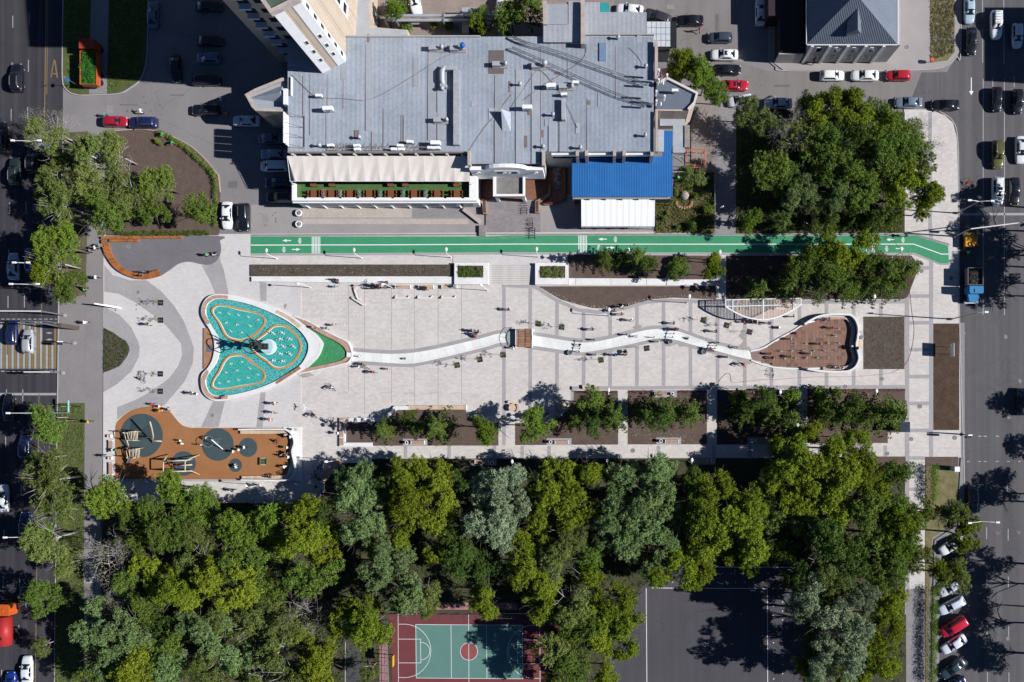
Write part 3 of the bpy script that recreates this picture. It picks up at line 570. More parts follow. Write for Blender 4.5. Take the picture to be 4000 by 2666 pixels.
def car_meshes(k):
    if k in CARM: return CARM[k]
    L_, w, hz, dz, rz, cb = CARK[k]; h = L_ / 2; hw = w / 2; M = {}
    wt = [(-h, 0.80), (-h + .08, 0.90), (-h + .5, 0.985), (0, 1.0), (h - .95, 0.985), (h - .4, 0.90), (h - .12, 0.72), (h, 0.55)]
    zt = [(-h, dz * .82), (-h + .12, dz * .97), (cb[0], dz), (0, dz), (cb[3], hz + .02), (h - .45, hz * .92), (h - .12, hz * .78), (h, hz * .6)]
    mb = MB(); xs = [-h, -h + .06, -h + .2, -h + .5, -1.2, -.6, 0, .6, 1.1, 1.5, h - .6, h - .35, h - .15, h - .05, h]
    xs = sorted(set(round(x, 3) for x in xs)); ring = 13
    for x in xs:
        ww = hw * prof(wt, x); zz = prof(zt, x)
        for y, z in ((-.86, .22), (-.97, .34), (-1, .55), (-.985, zz * .82), (-.92, zz * .95), (-.70, zz), (0, zz + .035), (.70, zz), (.92, zz * .95), (.985, zz * .82), (1, .55), (.97, .34), (.86, .22)):
            mb.v.append((x, y * ww, min(z, zz + .035)))
    for i in range(len(xs) - 1):
        for j in range(ring - 1): mb.f.append((i * ring + j, i * ring + j + 1, (i + 1) * ring + j + 1, (i + 1) * ring + j))
    n = len(mb.v); mb.f.append(tuple(range(ring))[::-1]); mb.f.append(tuple(n - ring + j for j in range(ring)))
    rb, rr, fr, fb = cb; wb, wr = hw * .90, hw * .70
    zb = dz - .03
    # cabin shell: subdivided frustum with rounded roof
    cab = MB(); pr = []
    for x, z, yy in ((rb, zb, wb * .92), (rb + (rr - rb) * .5, (zb + rz) / 2, (wb + wr) / 2 * .98), (rr, rz - .04, wr * .97), (rr + .25, rz, wr), ((rr + fr) / 2, rz + .02, wr * 1.01), (fr - .2, rz - .005, wr), (fr, rz - .05, wr * .97), (fr + (fb - fr) * .5, (rz + hz) / 2, (wb + wr) / 2 * .96), (fb, hz, wb * .9)):
        pr.append((x, z, yy))
    for x, z, yy in pr:
        low = zb; t = (z - zb) / (rz - zb)
        yb = lerp(wb, wb, t)
        cab.v += [(x, -wb * (0.93 if x in (rb, fb) else 1), zb), (x, -yy, z - .03 * t), (x, -yy * .6, z + .012 * t), (x, 0, z + .02 * t), (x, yy * .6, z + .012 * t), (x, yy, z - .03 * t), (x, wb * (0.93 if x in (rb, fb) else 1), zb)]
    for i in range(len(pr) - 1):
        for j in range(6): cab.f.append((i * 7 + j, i * 7 + j + 1, i * 7 + 8 + j, i * 7 + 7 + j))
    mb.add(cab.v, cab.f); M['body'] = mb.mesh('body', True)
    def pane(a, b, c, d, up=0.012): # quad slightly proud
        n_ = (Vector(b) - Vector(a)).cross(Vector(c) - Vector(a)).normalized() * up
        return [tuple(Vector(p) + n_) for p in (a, b, c, d)]
    def quadm(name, *qs):
        m_ = MB()
        for q_ in qs: m_.add(q_, [(0, 1, 2, 3)])
        return m_.mesh(name)
    e = .03
    M['windscreen'] = quadm('windscreen', [(fb - .06, -wb * .86, hz + .045), (fb - .02, 0, hz + .075), (fr - .03, 0, rz + .01), (fr - .03, -wr * .9, rz - .035)], [(fb - .02, 0, hz + .075), (fb - .06, wb * .86, hz + .045), (fr - .03, wr * .9, rz - .035), (fr - .03, 0, rz + .01)])
    M['rear_window'] = quadm('rear_window', [(rb + .07, wb * .82, dz + .05), (rb + .04, 0, dz + .07), (rr + .03, 0, rz + .005), (rr + .03, wr * .86, rz - .045)], [(rb + .04, 0, dz + .07), (rb + .07, -wb * .82, dz + .05), (rr + .03, -wr * .86, rz - .045), (rr + .03, 0, rz + .005)])
    for s in (1, -1):
        zl, zh = zb + .07, rz - .10; yl = lerp(wb, wr, .1) + .03; yh = lerp(wb, wr, .85) + .03
        xr, xf = rb + .5, fb - .35; xr2, xf2 = rr + .22, fr - .08; xm = (xr2 + xf2) / 2
        qa = [(xr, s * yl, zl), (xm - e, s * yl, zl), (xm - e, s * yh, zh), (xr2, s * yh, zh)]
        qb = [(xm + e, s * yl, zl), (xf, s * yl, zl), (xf2, s * yh, zh), (xm + e, s * yh, zh)]
        M['side_window%d' % s] = quadm('side_window', qa if s > 0 else qa[::-1], qb if s > 0 else qb[::-1])
        M['headlight%d' % s] = MB().blob((h - .22, s * hw * .64, hz * .72), .13, 6, 4, (1.3, 1.1, .5)).mesh('headlight', True)
        M['taillight%d' % s] = MB().blob((-h + .07, s * hw * .72, dz * .84), .12, 6, 4, (.7, 1.2, .7)).mesh('taillight', True)
        M['mirror%d' % s] = MB().blob((fb - .45, s * (hw + .07), dz + .05), .11, 6, 4, (.7, 1.1, .8)).mesh('mirror', True)
    wh = MB(); wh.ring((0, 0, 0), .24, .095, 'y', 14, 6); M['wheel'] = wh.mesh('wheel', True)
    rm = MB(); pts = [(math.cos(2 * math.pi * i / 12) * .2, .0, math.sin(2 * math.pi * i / 12) * .2) for i in range(12)]
    rm.add([(p[0], -.05, p[2]) for p in pts] + [(p[0], .05, p[2]) for p in pts], [tuple(range(12)), tuple(range(12, 24))[::-1]] + [(i, 12 + i, 12 + (i + 1) % 12, (i + 1) % 12) for i in range(12)]); M['rim'] = rm.mesh('rim')
    if k in ('suv', 'estate'):
        for s in (1, -1): M['roof_rail%d' % s] = MB().tube([(rr + .3, s * wr * .88, rz + .03), (rr + .4, s * wr * .88, rz + .09), (fr - .5, s * wr * .88, rz + .09), (fr - .3, s * wr * .88, rz + .03)], .025, 5).mesh('roof_rail')
    if k in ('sedan', 'suv'): M['number_plate'] = MB().box(h - .02, h + .005, -.26, .26, .42, .53).mesh('number_plate')
    CARM[k] = M; return M
WHITEP = (0.78, 0.79, 0.80); BLACKP = (0.010, 0.011, 0.016); NAVY = (0.012, 0.02, 0.075); SILVER = (0.42, 0.46, 0.52); REDP = (0.42, 0.015, 0.03); GREYP = (0.10, 0.12, 0.15)
def car(kind, v, x, y, ang, col, label, group, sc=1.0, sunroof=False):
    """ang: heading of the bonnet in the photograph, degrees, 0 = right, 90 = up"""
    M = car_meshes(kind); w = PW(v, x, y, 0.7); w.z = 0.0
    t = thing('parked_car' if 'park' in group else 'car', label, 'car', w, math.radians(ang), group, scale=sc)
    p = paint(col)
    for k, me in M.items():
        n = k.rstrip('-1'); 
        if n in ('wheel', 'rim'): continue
        m = {'body': p, 'windscreen': GLASS, 'rear_window': GLASS, 'side_window': GLASS, 'headlight': LAMPW, 'taillight': LAMPR, 'mirror': p, 'roof_rail': GREYM, 'number_plate': WMET}[n]
        part(me, n, m, t)
    L_ = CARK[kind][0]; hw = CARK[kind][1] / 2
    for sx in (L_ * .305, -L_ * .29):
        for s in (1, -1):
            wo = part(M['wheel'], 'wheel', RUBB, t, (sx, s * (hw - .12), .33)); part(M['rim'], 'rim', GREYM, wo, (0, s * .03, 0))
    if sunroof:
        rz = CARK[kind][4]; part(MB().box(-.45, .05, -.36, .36, rz + .01, rz + .035).mesh('sunroof'), 'sunroof', GLASS, t)
    return t
# ================================================================ KIT: people
def skin_mesh(V_, E_, name):
    me = bpy.data.meshes.new(name); me.from_pydata([v[0] for v in V_], E_, []); o = bpy.data.objects.new(name, me); COL.objects.link(o)
    md = o.modifiers.new('s', 'SKIN'); me.skin_vertices or None
    for i, v in enumerate(V_):
        sv = me.skin_vertices[0].data[i]; sv.radius = (v[1], v[1]) if not isinstance(v[1], tuple) else v[1]; sv.use_root = (i == 0)
    md.use_smooth_shade = True; sb = o.modifiers.new('b', 'SUBSURF'); sb.levels = 1; sb.render_levels = 1
    dg = bpy.context.evaluated_depsgraph_get(); dg.update(); ev = o.evaluated_get(dg); out = bpy.data.meshes.new_from_object(ev)
    bpy.data.objects.remove(o); bpy.data.meshes.remove(me); out.name = name; return out
POSES = {}
def pose_mesh(p):
    if p in POSES: return POSES[p]
    # pelvis, chest, neck, head; hips/knees/ankles/toes; shoulders/elbows/hands
    st = 0.0
    if p == 'stand': hip = .90; legs = (((0, .10), (.02, .11), (0, .10)), ((0, -.10), (.02, -.11), (0, -.10))); lean = 0; arms = (((.02, .24, 1.12), (.06, .25, .86)), ((.0, -.24, 1.12), (.05, -.25, .86)))
    J = {}
    def setj(hip, knee, ank, chest, head, el, ha):
        return hip, knee, ank, chest, head, el, ha
    A = {
        'stand': ((0, 0, .92), [(.02, .10, .48), (.02, -.10, .48)], [(0, .11, .08), (0, -.11, .08)], (0, 0, 1.28), (.03, 0, 1.60), [(-.02, .25, 1.12), (-.02, -.25, 1.12)], [(.05, .26, .86), (.05, -.26, .86)]),
        'walk': ((0, 0, .90), [(.20, .10, .50), (-.06, -.10, .48)], [(.30, .10, .08), (-.38, -.10, .16)], (.03, 0, 1.27), (.07, 0, 1.59), [(-.14, .25, 1.10), (.14, -.25, 1.10)], [(-.14, .26, .86), (.34, -.24, .95)]),
        'walk2': ((0, 0, .90), [(-.04, .10, .48), (.20, -.10, .50)], [(-.34, .10, .14), (.28, -.10, .08)], (.03, 0, 1.27), (.06, 0, 1.59), [(.16, .26, 1.08), (-.12, -.26, 1.08)], [(.36, .22, 1.10), (-.06, -.28, .84)]),
        'arms': ((0, 0, .92), [(.06, .14, .48), (.0, -.14, .48)], [(.02, .18, .08), (-.04, -.18, .08)], (0, 0, 1.28), (.02, 0, 1.60), [(.1, .42, 1.30), (.1, -.40, 1.22)], [(.26, .60, 1.32), (.30, -.50, 1.05)]),
        'sit': ((0, 0, .50), [(.42, .12, .50), (.42, -.12, .50)], [(.46, .12, .08), (.46, -.12, .08)], (.02, 0, .88), (.06, 0, 1.20), [(.06, .25, .72), (.06, -.25, .72)], [(.30, .16, .62), (.30, -.16, .62)]),
        'ride': ((-.15, 0, .92), [(.15, .12, .62), (.22, -.12, .80)], [(.02, .14, .22), (.10, -.14, .42)], (.14, 0, 1.26), (.28, 0, 1.54), [(.32, .25, 1.10), (.32, -.25, 1.10)], [(.50, .24, .98), (.50, -.24, .98)]),
        'crouch': ((-.12, 0, .34), [(.26, .16, .46), (.22, -.16, .42)], [(.02, .16, .07), (-.02, -.16, .07)], (.16, 0, .66), (.34, 0, .92), [(.32, .24, .50), (.32, -.24, .50)], [(.50, .12, .28), (.52, -.10, .26)]),
        'bend': ((0, 0, .90), [(.04, .12, .48), (.04, -.12, .48)], [(0, .14, .08), (0, -.14, .08)], (.32, 0, 1.10), (.56, 0, 1.24), [(.40, .26, .86), (.40, -.26, .86)], [(.52, .18, .62), (.52, -.18, .60)]),
    }[p]
    hp, kn, an, ch, hd, el, ha = A; hp, ch, hd = Vector(hp), Vector(ch), Vector(hd); up = (ch - hp).normalized()
    Vx = [(hp, .135), ((hp + ch) / 2, .125), (ch, (.15, .13)), (ch + up * .16, .085), (ch + (hd - ch) * .62, .06), (hd, .095), (hd + (hd - ch).normalized() * .12, .075)]
    E = [(0, 1), (1, 2), (2, 3), (3, 4), (4, 5), (5, 6)]; reg = [1, 0, 0, 0, 2, 2, 2]
    def add(v, r, g, frm): Vx.append((Vector(v), r)); reg.append(g); E.append((frm, len(Vx) - 1)); return len(Vx) - 1
    add(hd + Vector((.12, 0, -.01)), .025, 2, 5)
    for s in (0, 1):
        y = .10 * (1 - 2 * s); h = add(hp + Vector((.01, y, -.06)), .095, 1, 0); k = add(kn[s], .062, 1, h); a = add(an[s], .042, 3, k)
        add(Vector(an[s]) + Vector((.17, 0, -.045)), .036, 3, a)
        sh = add(ch + up * .10 + Vector((0, .19 * (1 - 2 * s), 0)), .066, 0, 2); e = add(el[s], .044, 0, sh); w = add(ha[s], .032, 2, e)
        d = (Vector(ha[s]) - Vector(el[s])).normalized(); hnd = add(Vector(ha[s]) + d * .08, .030, 2, w)
    me = skin_mesh(Vx, E, 'person_' + p)
    segs = [(Vx[a][0], Vx[b][0], reg[b] if not (a == 0 and b == 1) else 0) for a, b in E]
    regs = {0: [], 1: [], 2: [], 3: []}; hair = []
    hax = (hd - ch).normalized()
    for f in me.polygons:
        c = f.center; best = 9; g = 0
        for a, b, r in segs:
            t = max(0, min(1, (c - a).dot(b - a) / max(1e-9, (b - a).length_squared))); dd = (c - (a + (b - a) * t)).length
            if dd < best: best = dd; g = r
        regs[g].append(f.index)
        if (c - hd).dot(hax) > .0 and (c - hd).length < .25 and (c.x - hd.x) < .055: hair.append(f.index)
    def shell(idx, name, off):
        mp = {}; vs = []; fs = []
        for i in idx:
            q = []
            for vi in me.polygons[i].vertices:
                if vi not in mp: mp[vi] = len(vs); vs.append(me.vertices[vi].co + me.vertices[vi].normal * off)
                q.append(mp[vi])
            fs.append(q)
        m_ = bpy.data.meshes.new(name); m_.from_pydata(vs, [], fs); m_.polygons.foreach_set('use_smooth', [True] * len(fs)); return m_
    POSES[p] = {'body': me, 'shirt': shell(regs[0], 'shirt', .022), 'trousers': shell(regs[1], 'trousers', .016), 'shoes': shell(regs[3], 'shoes', .014), 'hair': shell(hair, 'hair', .02)}
    return POSES[p]
CN = {'black': (.012, .012, .016), 'white': (.75, .75, .76), 'red': (.5, .02, .03), 'maroon': (.16, .015, .03), 'blue': (.03, .09, .3), 'pale blue': (.25, .42, .5), 'grey': (.16, .16, .18), 'navy': (.015, .025, .07), 'pink': (.6, .12, .2), 'green': (.05, .42, .10), 'yellow': (.6, .32, .03), 'teal': (.05, .28, .28), 'beige': (.42, .33, .25), 'orange': (.6, .18, .03), 'purple': (.12, .03, .14)}
ACTS = {'stand': 'standing', 'walk': 'walking', 'walk2': 'walking', 'arms': 'with arms held out', 'sit': 'sitting', 'ride': 'riding', 'crouch': 'crouching', 'bend': 'bending forward'}
def person(v, x, y, ang, pose, top, bot, sc=1.0, z=0.13, act=None, shoe='black', z_img=0.0):
    M = pose_mesh(pose); w = PW(v, x, y, z_img); w.z = z
    who = 'child' if sc < .8 else 'person'
    t = thing('person', '%s in %s top and %s trousers %s' % (who, top, bot, act or ACTS[pose]), 'person', w, math.radians(ang), 'people in the square', auto=True, scale=sc)
    b = part(M['body'], 'body', SKIN, t)
    for k, m in (('shirt', cloth(CN[top])), ('trousers', cloth(CN[bot])), ('shoes', cloth(CN[shoe])), ('hair', HAIR)): part(M[k], k, m, t)
    return t
# ================================================================ KIT: bicycle
BK = {}
def bicycle(v, x, y, ang, lying=False, col=DARK, sc=1.0, desc='dark bicycle'):
    if not BK:
        for n_, bx_ in (('w', 0),): BK['wheel'] = MB().ring((0, 0, 0), .33, .022, 'y', 20, 5).mesh('wheel'); sp = MB()
        for i in range(6): a = math.pi * i / 6; sp.tube([(math.cos(a) * .33, 0, math.sin(a) * .33), (-math.cos(a) * .33, 0, -math.sin(a) * .33)], .005, 3)
        BK['spokes'] = sp.mesh('spokes')
        f = MB()
        for a, b in (((-.52, 0, .34), (-.16, 0, .30)), ((-.16, 0, .30), (-.28, 0, .82)), ((-.28, 0, .74), (-.52, 0, .34)), ((-.16, 0, .30), (.34, 0, .72)), ((-.26, 0, .72), (.34, 0, .78)), ((.52, 0, .34), (.32, 0, .92))): f.tube([a, b], .022, 5)
        BK['frame'] = f.mesh('frame'); BK['handlebar'] = MB().tube([(.40, -.30, .98), (.34, -.1, .95), (.34, .1, .95), (.40, .30, .98)], .018, 5).mesh('handlebar')
        BK['saddle'] = MB().blob((-.30, 0, .86), .12, 6, 4, (1.2, .7, .35)).mesh('saddle', True)
    w = PW(v, x, y); w.z = .13
    t = thing('bicycle', desc, 'bicycle', w, math.radians(ang), 'bicycles in the square', auto=True, scale=sc)
    if lying: t.rotation_euler = (math.radians(82), 0, math.radians(ang)); t.location.z = .16
    for sx in (-.52, .52):
        wo = part(BK['wheel'], 'wheel', RUBB, t, (sx, 0, .34)); part(BK['spokes'], 'spokes', GREYM, wo)
    part(BK['frame'], 'frame', col, t); part(BK['handlebar'], 'handlebar', DARK, t); part(BK['saddle'], 'saddle', RUBB, t)
    return t
def rider(v, x, y, ang, top, bot, sc=1.0):
    bicycle(v, x, y, ang, sc=sc, desc='bicycle under a cyclist in %s' % top); return person(v, x, y, ang, 'ride', top, bot, sc, act='riding a bicycle')
# ================================================================ KIT: trees
def leafcloud(rng, clumps, nleaf, size, flat=0.0, up=0.35):
    """one mesh of leaf quads round a set of (centre, radii) clumps"""
    tot = sum(c[2] for c in clumps); vs = []; 
    for c, rad, wgt in clumps:
        n = max(3, int(nleaf * wgt / tot))
        d = rng.normal(size=(n, 3)); d /= np.linalg.norm(d, axis=1)[:, None]; d[:, 2] = np.where(d[:, 2] < -0.25, -d[:, 2], d[:, 2])
        rr = rng.uniform(.3, 1.5, size=(n, 1)) ** .8
        p = np.array(c) + d * rr * np.array(rad)
        nrm = d + rng.normal(size=(n, 3)) * .85 + np.array([0, 0, up]); nrm /= np.linalg.norm(nrm, axis=1)[:, None]
        a = np.cross(nrm, rng.normal(size=(n, 3))); a /= np.linalg.norm(a, axis=1)[:, None]; b = np.cross(nrm, a)
        s = size * rng.uniform(.6, 1.35, size=(n, 1)); s2 = s * rng.uniform(.55, .9, size=(n, 1))
        q = np.stack([p - a * s, p - b * s2, p + a * s * .9, p + b * s2], axis=1); vs.append(q.reshape(-1, 3))
    v = np.concatenate(vs); n = len(v) // 4
    me = bpy.data.meshes.new('leaves'); me.vertices.add(len(v)); me.vertices.foreach_set('co', v.astype(np.float32).ravel())
    me.loops.add(n * 4); me.loops.foreach_set('vertex_index', np.arange(n * 4, dtype=np.int32)); me.polygons.add(n)
    me.polygons.foreach_set('loop_start', np.arange(0, n * 4, 4, dtype=np.int32)); me.polygons.foreach_set('loop_total', np.full(n, 4, dtype=np.int32)); me.update(calc_edges=True); return me
TK = {}
def broadleaf(seed, R_=4.0, Ht=11.0, nl=7000, size=.16, nc=34, spread=1.0, sq=.85, gap=.25):
    rng = np.random.default_rng(seed); cl = []; limb = MB(); tips = []
    z0 = Ht * .36; lean = rng.normal(size=2) * .3
    limb.tube([(0, 0, -.1), (lean[0] * .2, lean[1] * .2, z0), (lean[0], lean[1], Ht * .75)], .22, 7, .06)
    nb = 9
    ends = []
    for i in range(nb):
        a = 2 * math.pi * (i + rng.uniform(0, .6)) / nb; rr = R_ * rng.uniform(.55, .95); zz = Ht * rng.uniform(.52, .86)
        s = Vector((lean[0] * .3, lean[1] * .3, z0 + rng.uniform(-.5, Ht * .2))); e = Vector((math.cos(a) * rr, math.sin(a) * rr, zz)); m_ = (s + e) / 2 + Vector((0, 0, .6))
        limb.tube([s, m_, e], .09, 5, .02); ends.append((m_, e))
        for k in range(2):
            t = Vector((rng.normal() * .7, rng.normal() * .7, rng.uniform(.2, 1.0))); limb.tube([m_, (m_ + e) / 2 + t, e + t * 1.3], .035, 4, .01); ends.append((m_, e + t))
    big = []
    for i in range(13):
        a = 2 * math.pi * rng.random(); u = math.sqrt(rng.random()); ra = R_ * .74 * u * (1 + .22 * math.sin(a * 3 + seed) + .12 * math.sin(a * 5 + 2 * seed))
        z = z0 + (Ht - z0) * (.35 + .5 * math.sqrt(max(0, 1 - u * u * .9))) * rng.uniform(.62, 1.05); big.append((math.cos(a) * ra, math.sin(a) * ra, z, R_ * rng.uniform(.22, .42)))
    for x, y, z, r in big:
        for k in range(nc // 2):
            d = rng.normal(size=3); d /= np.linalg.norm(d); d[2] = abs(d[2]) * .9 - .15; q = r * rng.uniform(.12, .30); m_ = rng.uniform(.75, 1.15)
            cl.append(((x + d[0] * r * m_, y + d[1] * r * m_, z + d[2] * r * m_ * sq), (q, q, q * .7), q * q))
        cl.append(((x, y, z - r * .2), (r * .7, r * .7, r * .5), r * r * .5))
    return leafcloud(rng, cl, nl, size), limb.mesh('trunk', True)
def conifer(seed, R_=2.6, Ht=8.0, nl=9000, size=.085):
    rng = np.random.default_rng(seed); cl = []; limb = MB(); limb.tube([(0, 0, -.1), (0, 0, Ht * .95)], .16, 6, .02)
    tiers = 7
    for t in range(tiers):
        f = t / (tiers - 1); z = Ht * (.16 + .76 * f); rad = R_ * (1 - f) ** .8 + .2; nb = int(8 - 3 * f); a0 = rng.uniform(0, 6)
        for i in range(nb):
            a = a0 + 2 * math.pi * (i + rng.uniform(-.25, .25)) / nb; rr = rad * rng.uniform(.8, 1.15); dz = -rr * .18
            limb.tube([(0, 0, z), (math.cos(a) * rr, math.sin(a) * rr, z + dz)], .03, 3, .008)
            for k in range(7):
                g = (k + .7) / 7; w_ = (.38 - .24 * g) * (.6 + .4 * rr / R_)
                for sd_ in (-1, 0, 1):
                    o_ = sd_ * w_ * 1.0; q = w_ * (.55 if sd_ else .7)
                    cl.append(((math.cos(a) * (rr * g - abs(o_) * .5) - math.sin(a) * o_, math.sin(a) * (rr * g - abs(o_) * .5) + math.cos(a) * o_, z + dz * g - abs(o_) * .25), (q, q, q * .45), q))
    return leafcloud(rng, cl, nl, size, up=.6), limb.mesh('trunk', True)
def baretree(seed, R_=2.6, Ht=8, leaves=500):
    rng = np.random.default_rng(seed); limb = MB()
    def grow(p, d, L_, r, n):
        e = p + d * L_; limb.tube([p, (p + e) / 2 + Vector(rng.normal(size=3)) * .06 * L_, e], r, 4, r * .5, caps=False)
        if n == 0: return
        for k in range(3):
            dd = (d + Vector(rng.normal(size=3)) * .55 + Vector((0, 0, .1))).normalized(); grow(e, dd, L_ * rng.uniform(.62, .85), r * .55, n - 1)
    grow(Vector((0, 0, -.1)), Vector((0, 0, 1)), Ht * .32, .16, 0)
    for i in range(6):
        a = 2 * math.pi * i / 6; grow(Vector((0, 0, Ht * (.25 + .05 * (i % 3)))), Vector((math.cos(a) * .8, math.sin(a) * .8, 1)).normalized(), Ht * .22, .07, 5)
    cl = []
    for i in range(24):
        a = rng.uniform(0, 6.28); u = math.sqrt(rng.random()) * R_; cl.append(((math.cos(a) * u, math.sin(a) * u, Ht * rng.uniform(.5, .95)), (.6, .6, .4), 1))
    return leafcloud(rng, cl, leaves, .1), limb.mesh('trunk', True)
def shrubk(seed, nl=900):
    rng = np.random.default_rng(seed); cl = []
    for i in range(9): a = rng.uniform(0, 6.28); u = rng.uniform(0, .5); cl.append(((math.cos(a) * u, math.sin(a) * u, rng.uniform(.5, .95)), (.42, .42, .4), 1))
    lb = MB()
    for i in range(4): a = i * 1.57; lb.tube([(0, 0, -.05), (math.cos(a) * .4, math.sin(a) * .4, .8)], .03, 4, .01)
    return leafcloud(rng, cl, nl, .085), lb.mesh('stem', True)
LM = {
    'G': leafmat('leaf_mid_green', (0.050, 0.089, 0.014), (0.199, 0.279, 0.056)),
    'H': leafmat('leaf_bright_green', (0.063, 0.117, 0.016), (0.221, 0.312, 0.044)),
    'L': leafmat('leaf_lime', (0.073, 0.107, 0.010), (0.262, 0.324, 0.034)),
    'S': leafmat('leaf_silver', (0.063, 0.107, 0.034), (0.251, 0.347, 0.134)),
    'W': leafmat('leaf_pale_silver', (0.100, 0.145, 0.078), (0.367, 0.447, 0.268)),
    'A': leafmat('leaf_olive', (0.063, 0.089, 0.019), (0.242, 0.291, 0.085)),
    'K': leafmat('leaf_dark_green', (0.032, 0.061, 0.013), (0.126, 0.191, 0.044)),
    'C': leafmat('needle_green', (0.041, 0.072, 0.013), (0.178, 0.235, 0.056), trans=.1),
    'B': leafmat('leaf_sparse', (0.105, 0.112, 0.056), (0.210, 0.212, 0.112)),
}
SPN = {'G': 'mid green leafy tree', 'H': 'bright green leafy tree', 'L': 'lime green maple tree', 'S': 'grey green poplar tree', 'W': 'silvery poplar tree', 'A': 'olive green tree with pale branches', 'K': 'dark green leafy tree', 'C': 'spreading conifer with dark needles', 'B': 'leafless grey tree'}
for sp, a in {'G': (13000, .105), 'L': (14000, .11), 'S': (15000, .10), 'A': (14000, .095)}.items():
    TK[sp] = [broadleaf({'G': 10, 'L': 30, 'S': 50, 'A': 70}[sp] + i, nl=a[0], size=a[1], nc={'G': 42, 'L': 60, 'S': 54, 'A': 40}[sp]) for i in range(4)]
TK['H'] = TK['G']; TK['K'] = TK['G']; TK['W'] = TK['S']
TK['C'] = [conifer(90 + i) for i in range(4)]; TK['B'] = [baretree(120 + i) for i in range(2)]; TK['SH'] = [shrubk(140 + i) for i in range(3)]
TREEN = [0]
def tree(sp, x, y, r, v='D', hh=None, name='tree', grp='trees around the square', vis=True):
    """x, y: crown centre in the view, r: crown radius in overview pixels"""
    rad = r * (4000 / 2353) * S; base = 4.0 if sp not in 'CB' else 2.6; k = rad / base
    Ht = (11.0 if sp not in 'CB' else 8.0); zs = (hh / Ht) if hh else k * (1 if rad > 3 else 1.15)
    if 1820 < x < 2000 and y > 1225 and sp in 'WAK': zs = 13.5 / Ht
    zc = Ht * zs * (.72 if sp != 'C' else .35)
    w = PW(v, x, y, zc); w.z = .1; i = TREEN[0]; TREEN[0] += 1
    lv, tk = TK[sp][i % len(TK[sp])]
    t = thing(name, SPN[sp], 'tree', w, R.uniform(0, 6.28), grp, auto=True); t.scale = (k, k, zs)
    part(lv, 'crown', LM[sp], t); part(tk, 'trunk', BARKW if sp in 'AB' else BARK, t)
    return t
def shrub(x, y, r, v='D', sp='G', h=None, desc='rounded green bush'):
    rad = r * S / V[v][2] if v != 'D' else r * 1.7 * S; i = TREEN[0]; TREEN[0] += 1; w = PW(v, x, y, (h or rad) * .5); w.z = .12
    t = thing('shrub', desc, 'bush', w, R.uniform(0, 6), 'bushes in the beds', auto=True); k = rad / .85; t.scale = (k, k, (h or rad * 1.1))
    lv, tk = TK['SH'][i % 3]; part(lv, 'foliage', LM[sp], t); part(tk, 'stem', BARK, t); return t
# ================================================================ BUILDINGS
def corr(x0, x1, y0, y1, z, pitch=0.2, amp=0.035, zy=None, axis='x'):
    """corrugated sheet between world coordinates; ribs run along y (axis x) ; zy = (z at y0, z at y1)"""
    mb = MB(); n = max(2, int(round((x1 - x0) / pitch))); p = (x1 - x0) / n; za, zb = zy or (z, z); prf = []
    for i in range(n):
        a = x0 + i * p; prf += [(a, 0), (a + p * .35, 0), (a + p * .5, amp), (a + p * .85, amp)]
    prf.append((x1, 0)); m = len(prf)
    mb.add([(x, y0, za + dz) for x, dz in prf] + [(x, y1, zb + dz) for x, dz in prf], [(i, i + 1, m + i + 1, m + i) for i in range(m - 1)])
    return mb
def bx(v, x0, y0, x1, y1, h, z0, z1, mb=None):
    """box whose top rectangle is seen at (x0,y0)-(x1,y1) when its top is at height h"""
    a, b = PW(v, x0, y1, h), PW(v, x1, y0, h); mb = mb or MB(); return mb.box(a.x, b.x, a.y, b.y, z0, z1)
mk = thing('market_building', 'long low building with blue grey corrugated roof and white entrance', 'building', W(1840, 400))
foot = [W(*p, 9) for p in ((1124, 592), (1136, 300), (1133, 200), (1360, 148), (2553, 138), (2553, 592), (2122, 593), (2122, 640), (1828, 640), (1828, 592))]
MB().prism(foot, 0, 8.9).build('wall', WALLG, mk)
def roofpanels(x0, x1, y0, y1, n, h=9.0, m=ROOF, pitch=.2, par=mk, name='roof_panel', rows=2, amp=.035):
    a, b = W(x0, y1, h), W(x1, y0, h); dx = (b.x - a.x) / n; dy = (b.y - a.y) / rows
    for r_ in range(rows):
        for i in range(n): corr(a.x + i * dx, a.x + (i + 1) * dx, a.y + r_ * dy, a.y + (r_ + 1) * dy, 0, pitch, amp, (h + .05 * r_ + .01 * (i % 2), h + .05 * r_ + .03 + .01 * (i % 2))).build(name, m, par)
roofpanels(1124, 2553, 145, 592, 16); roofpanels(1830, 2120, 592, 641, 3, rows=1)
def patch(v, x0, y0, x1, y1, m=ROOFP, z=9.1, par=mk): bx(v, x0, y0, x1, y1, z, z - .06, z + .06).build('roof_patch', m, par)
for a in ((2, 1010, 410, 1065, 540), (2, 1008, 540, 1063, 1205), (2, 1445, 535, 1500, 800), (2, 1582, 420, 1660, 640), (2, 1578, 640, 1655, 1290), (2, 1665, 820, 1735, 1290), (2, 2192, 690, 2262, 1500), (3, 35, 645, 108, 1505), (3, 180, 660, 258, 1505), (3, 337, 1095, 410, 1395), (3, 436, 1088, 508, 1395)): patch(*a)
patch(2, 2140, 465, 2275, 680, mat('tar_patch', (0.13, 0.115, 0.11), 0.9, 0.15, 1.5, 8))
bx(2, 1812, 640, 1868, 1330, 9.9, 9.0, 9.9).build('roof_ridge', mat('patched_ridge', (0.33, 0.35, 0.38), 0.7, 0.2, 1.5, 7), mk)
bx(2, 1742, 606, 1835, 642, 9.9, 9.0, 9.9).build('roof_ridge', ROOFP, mk)
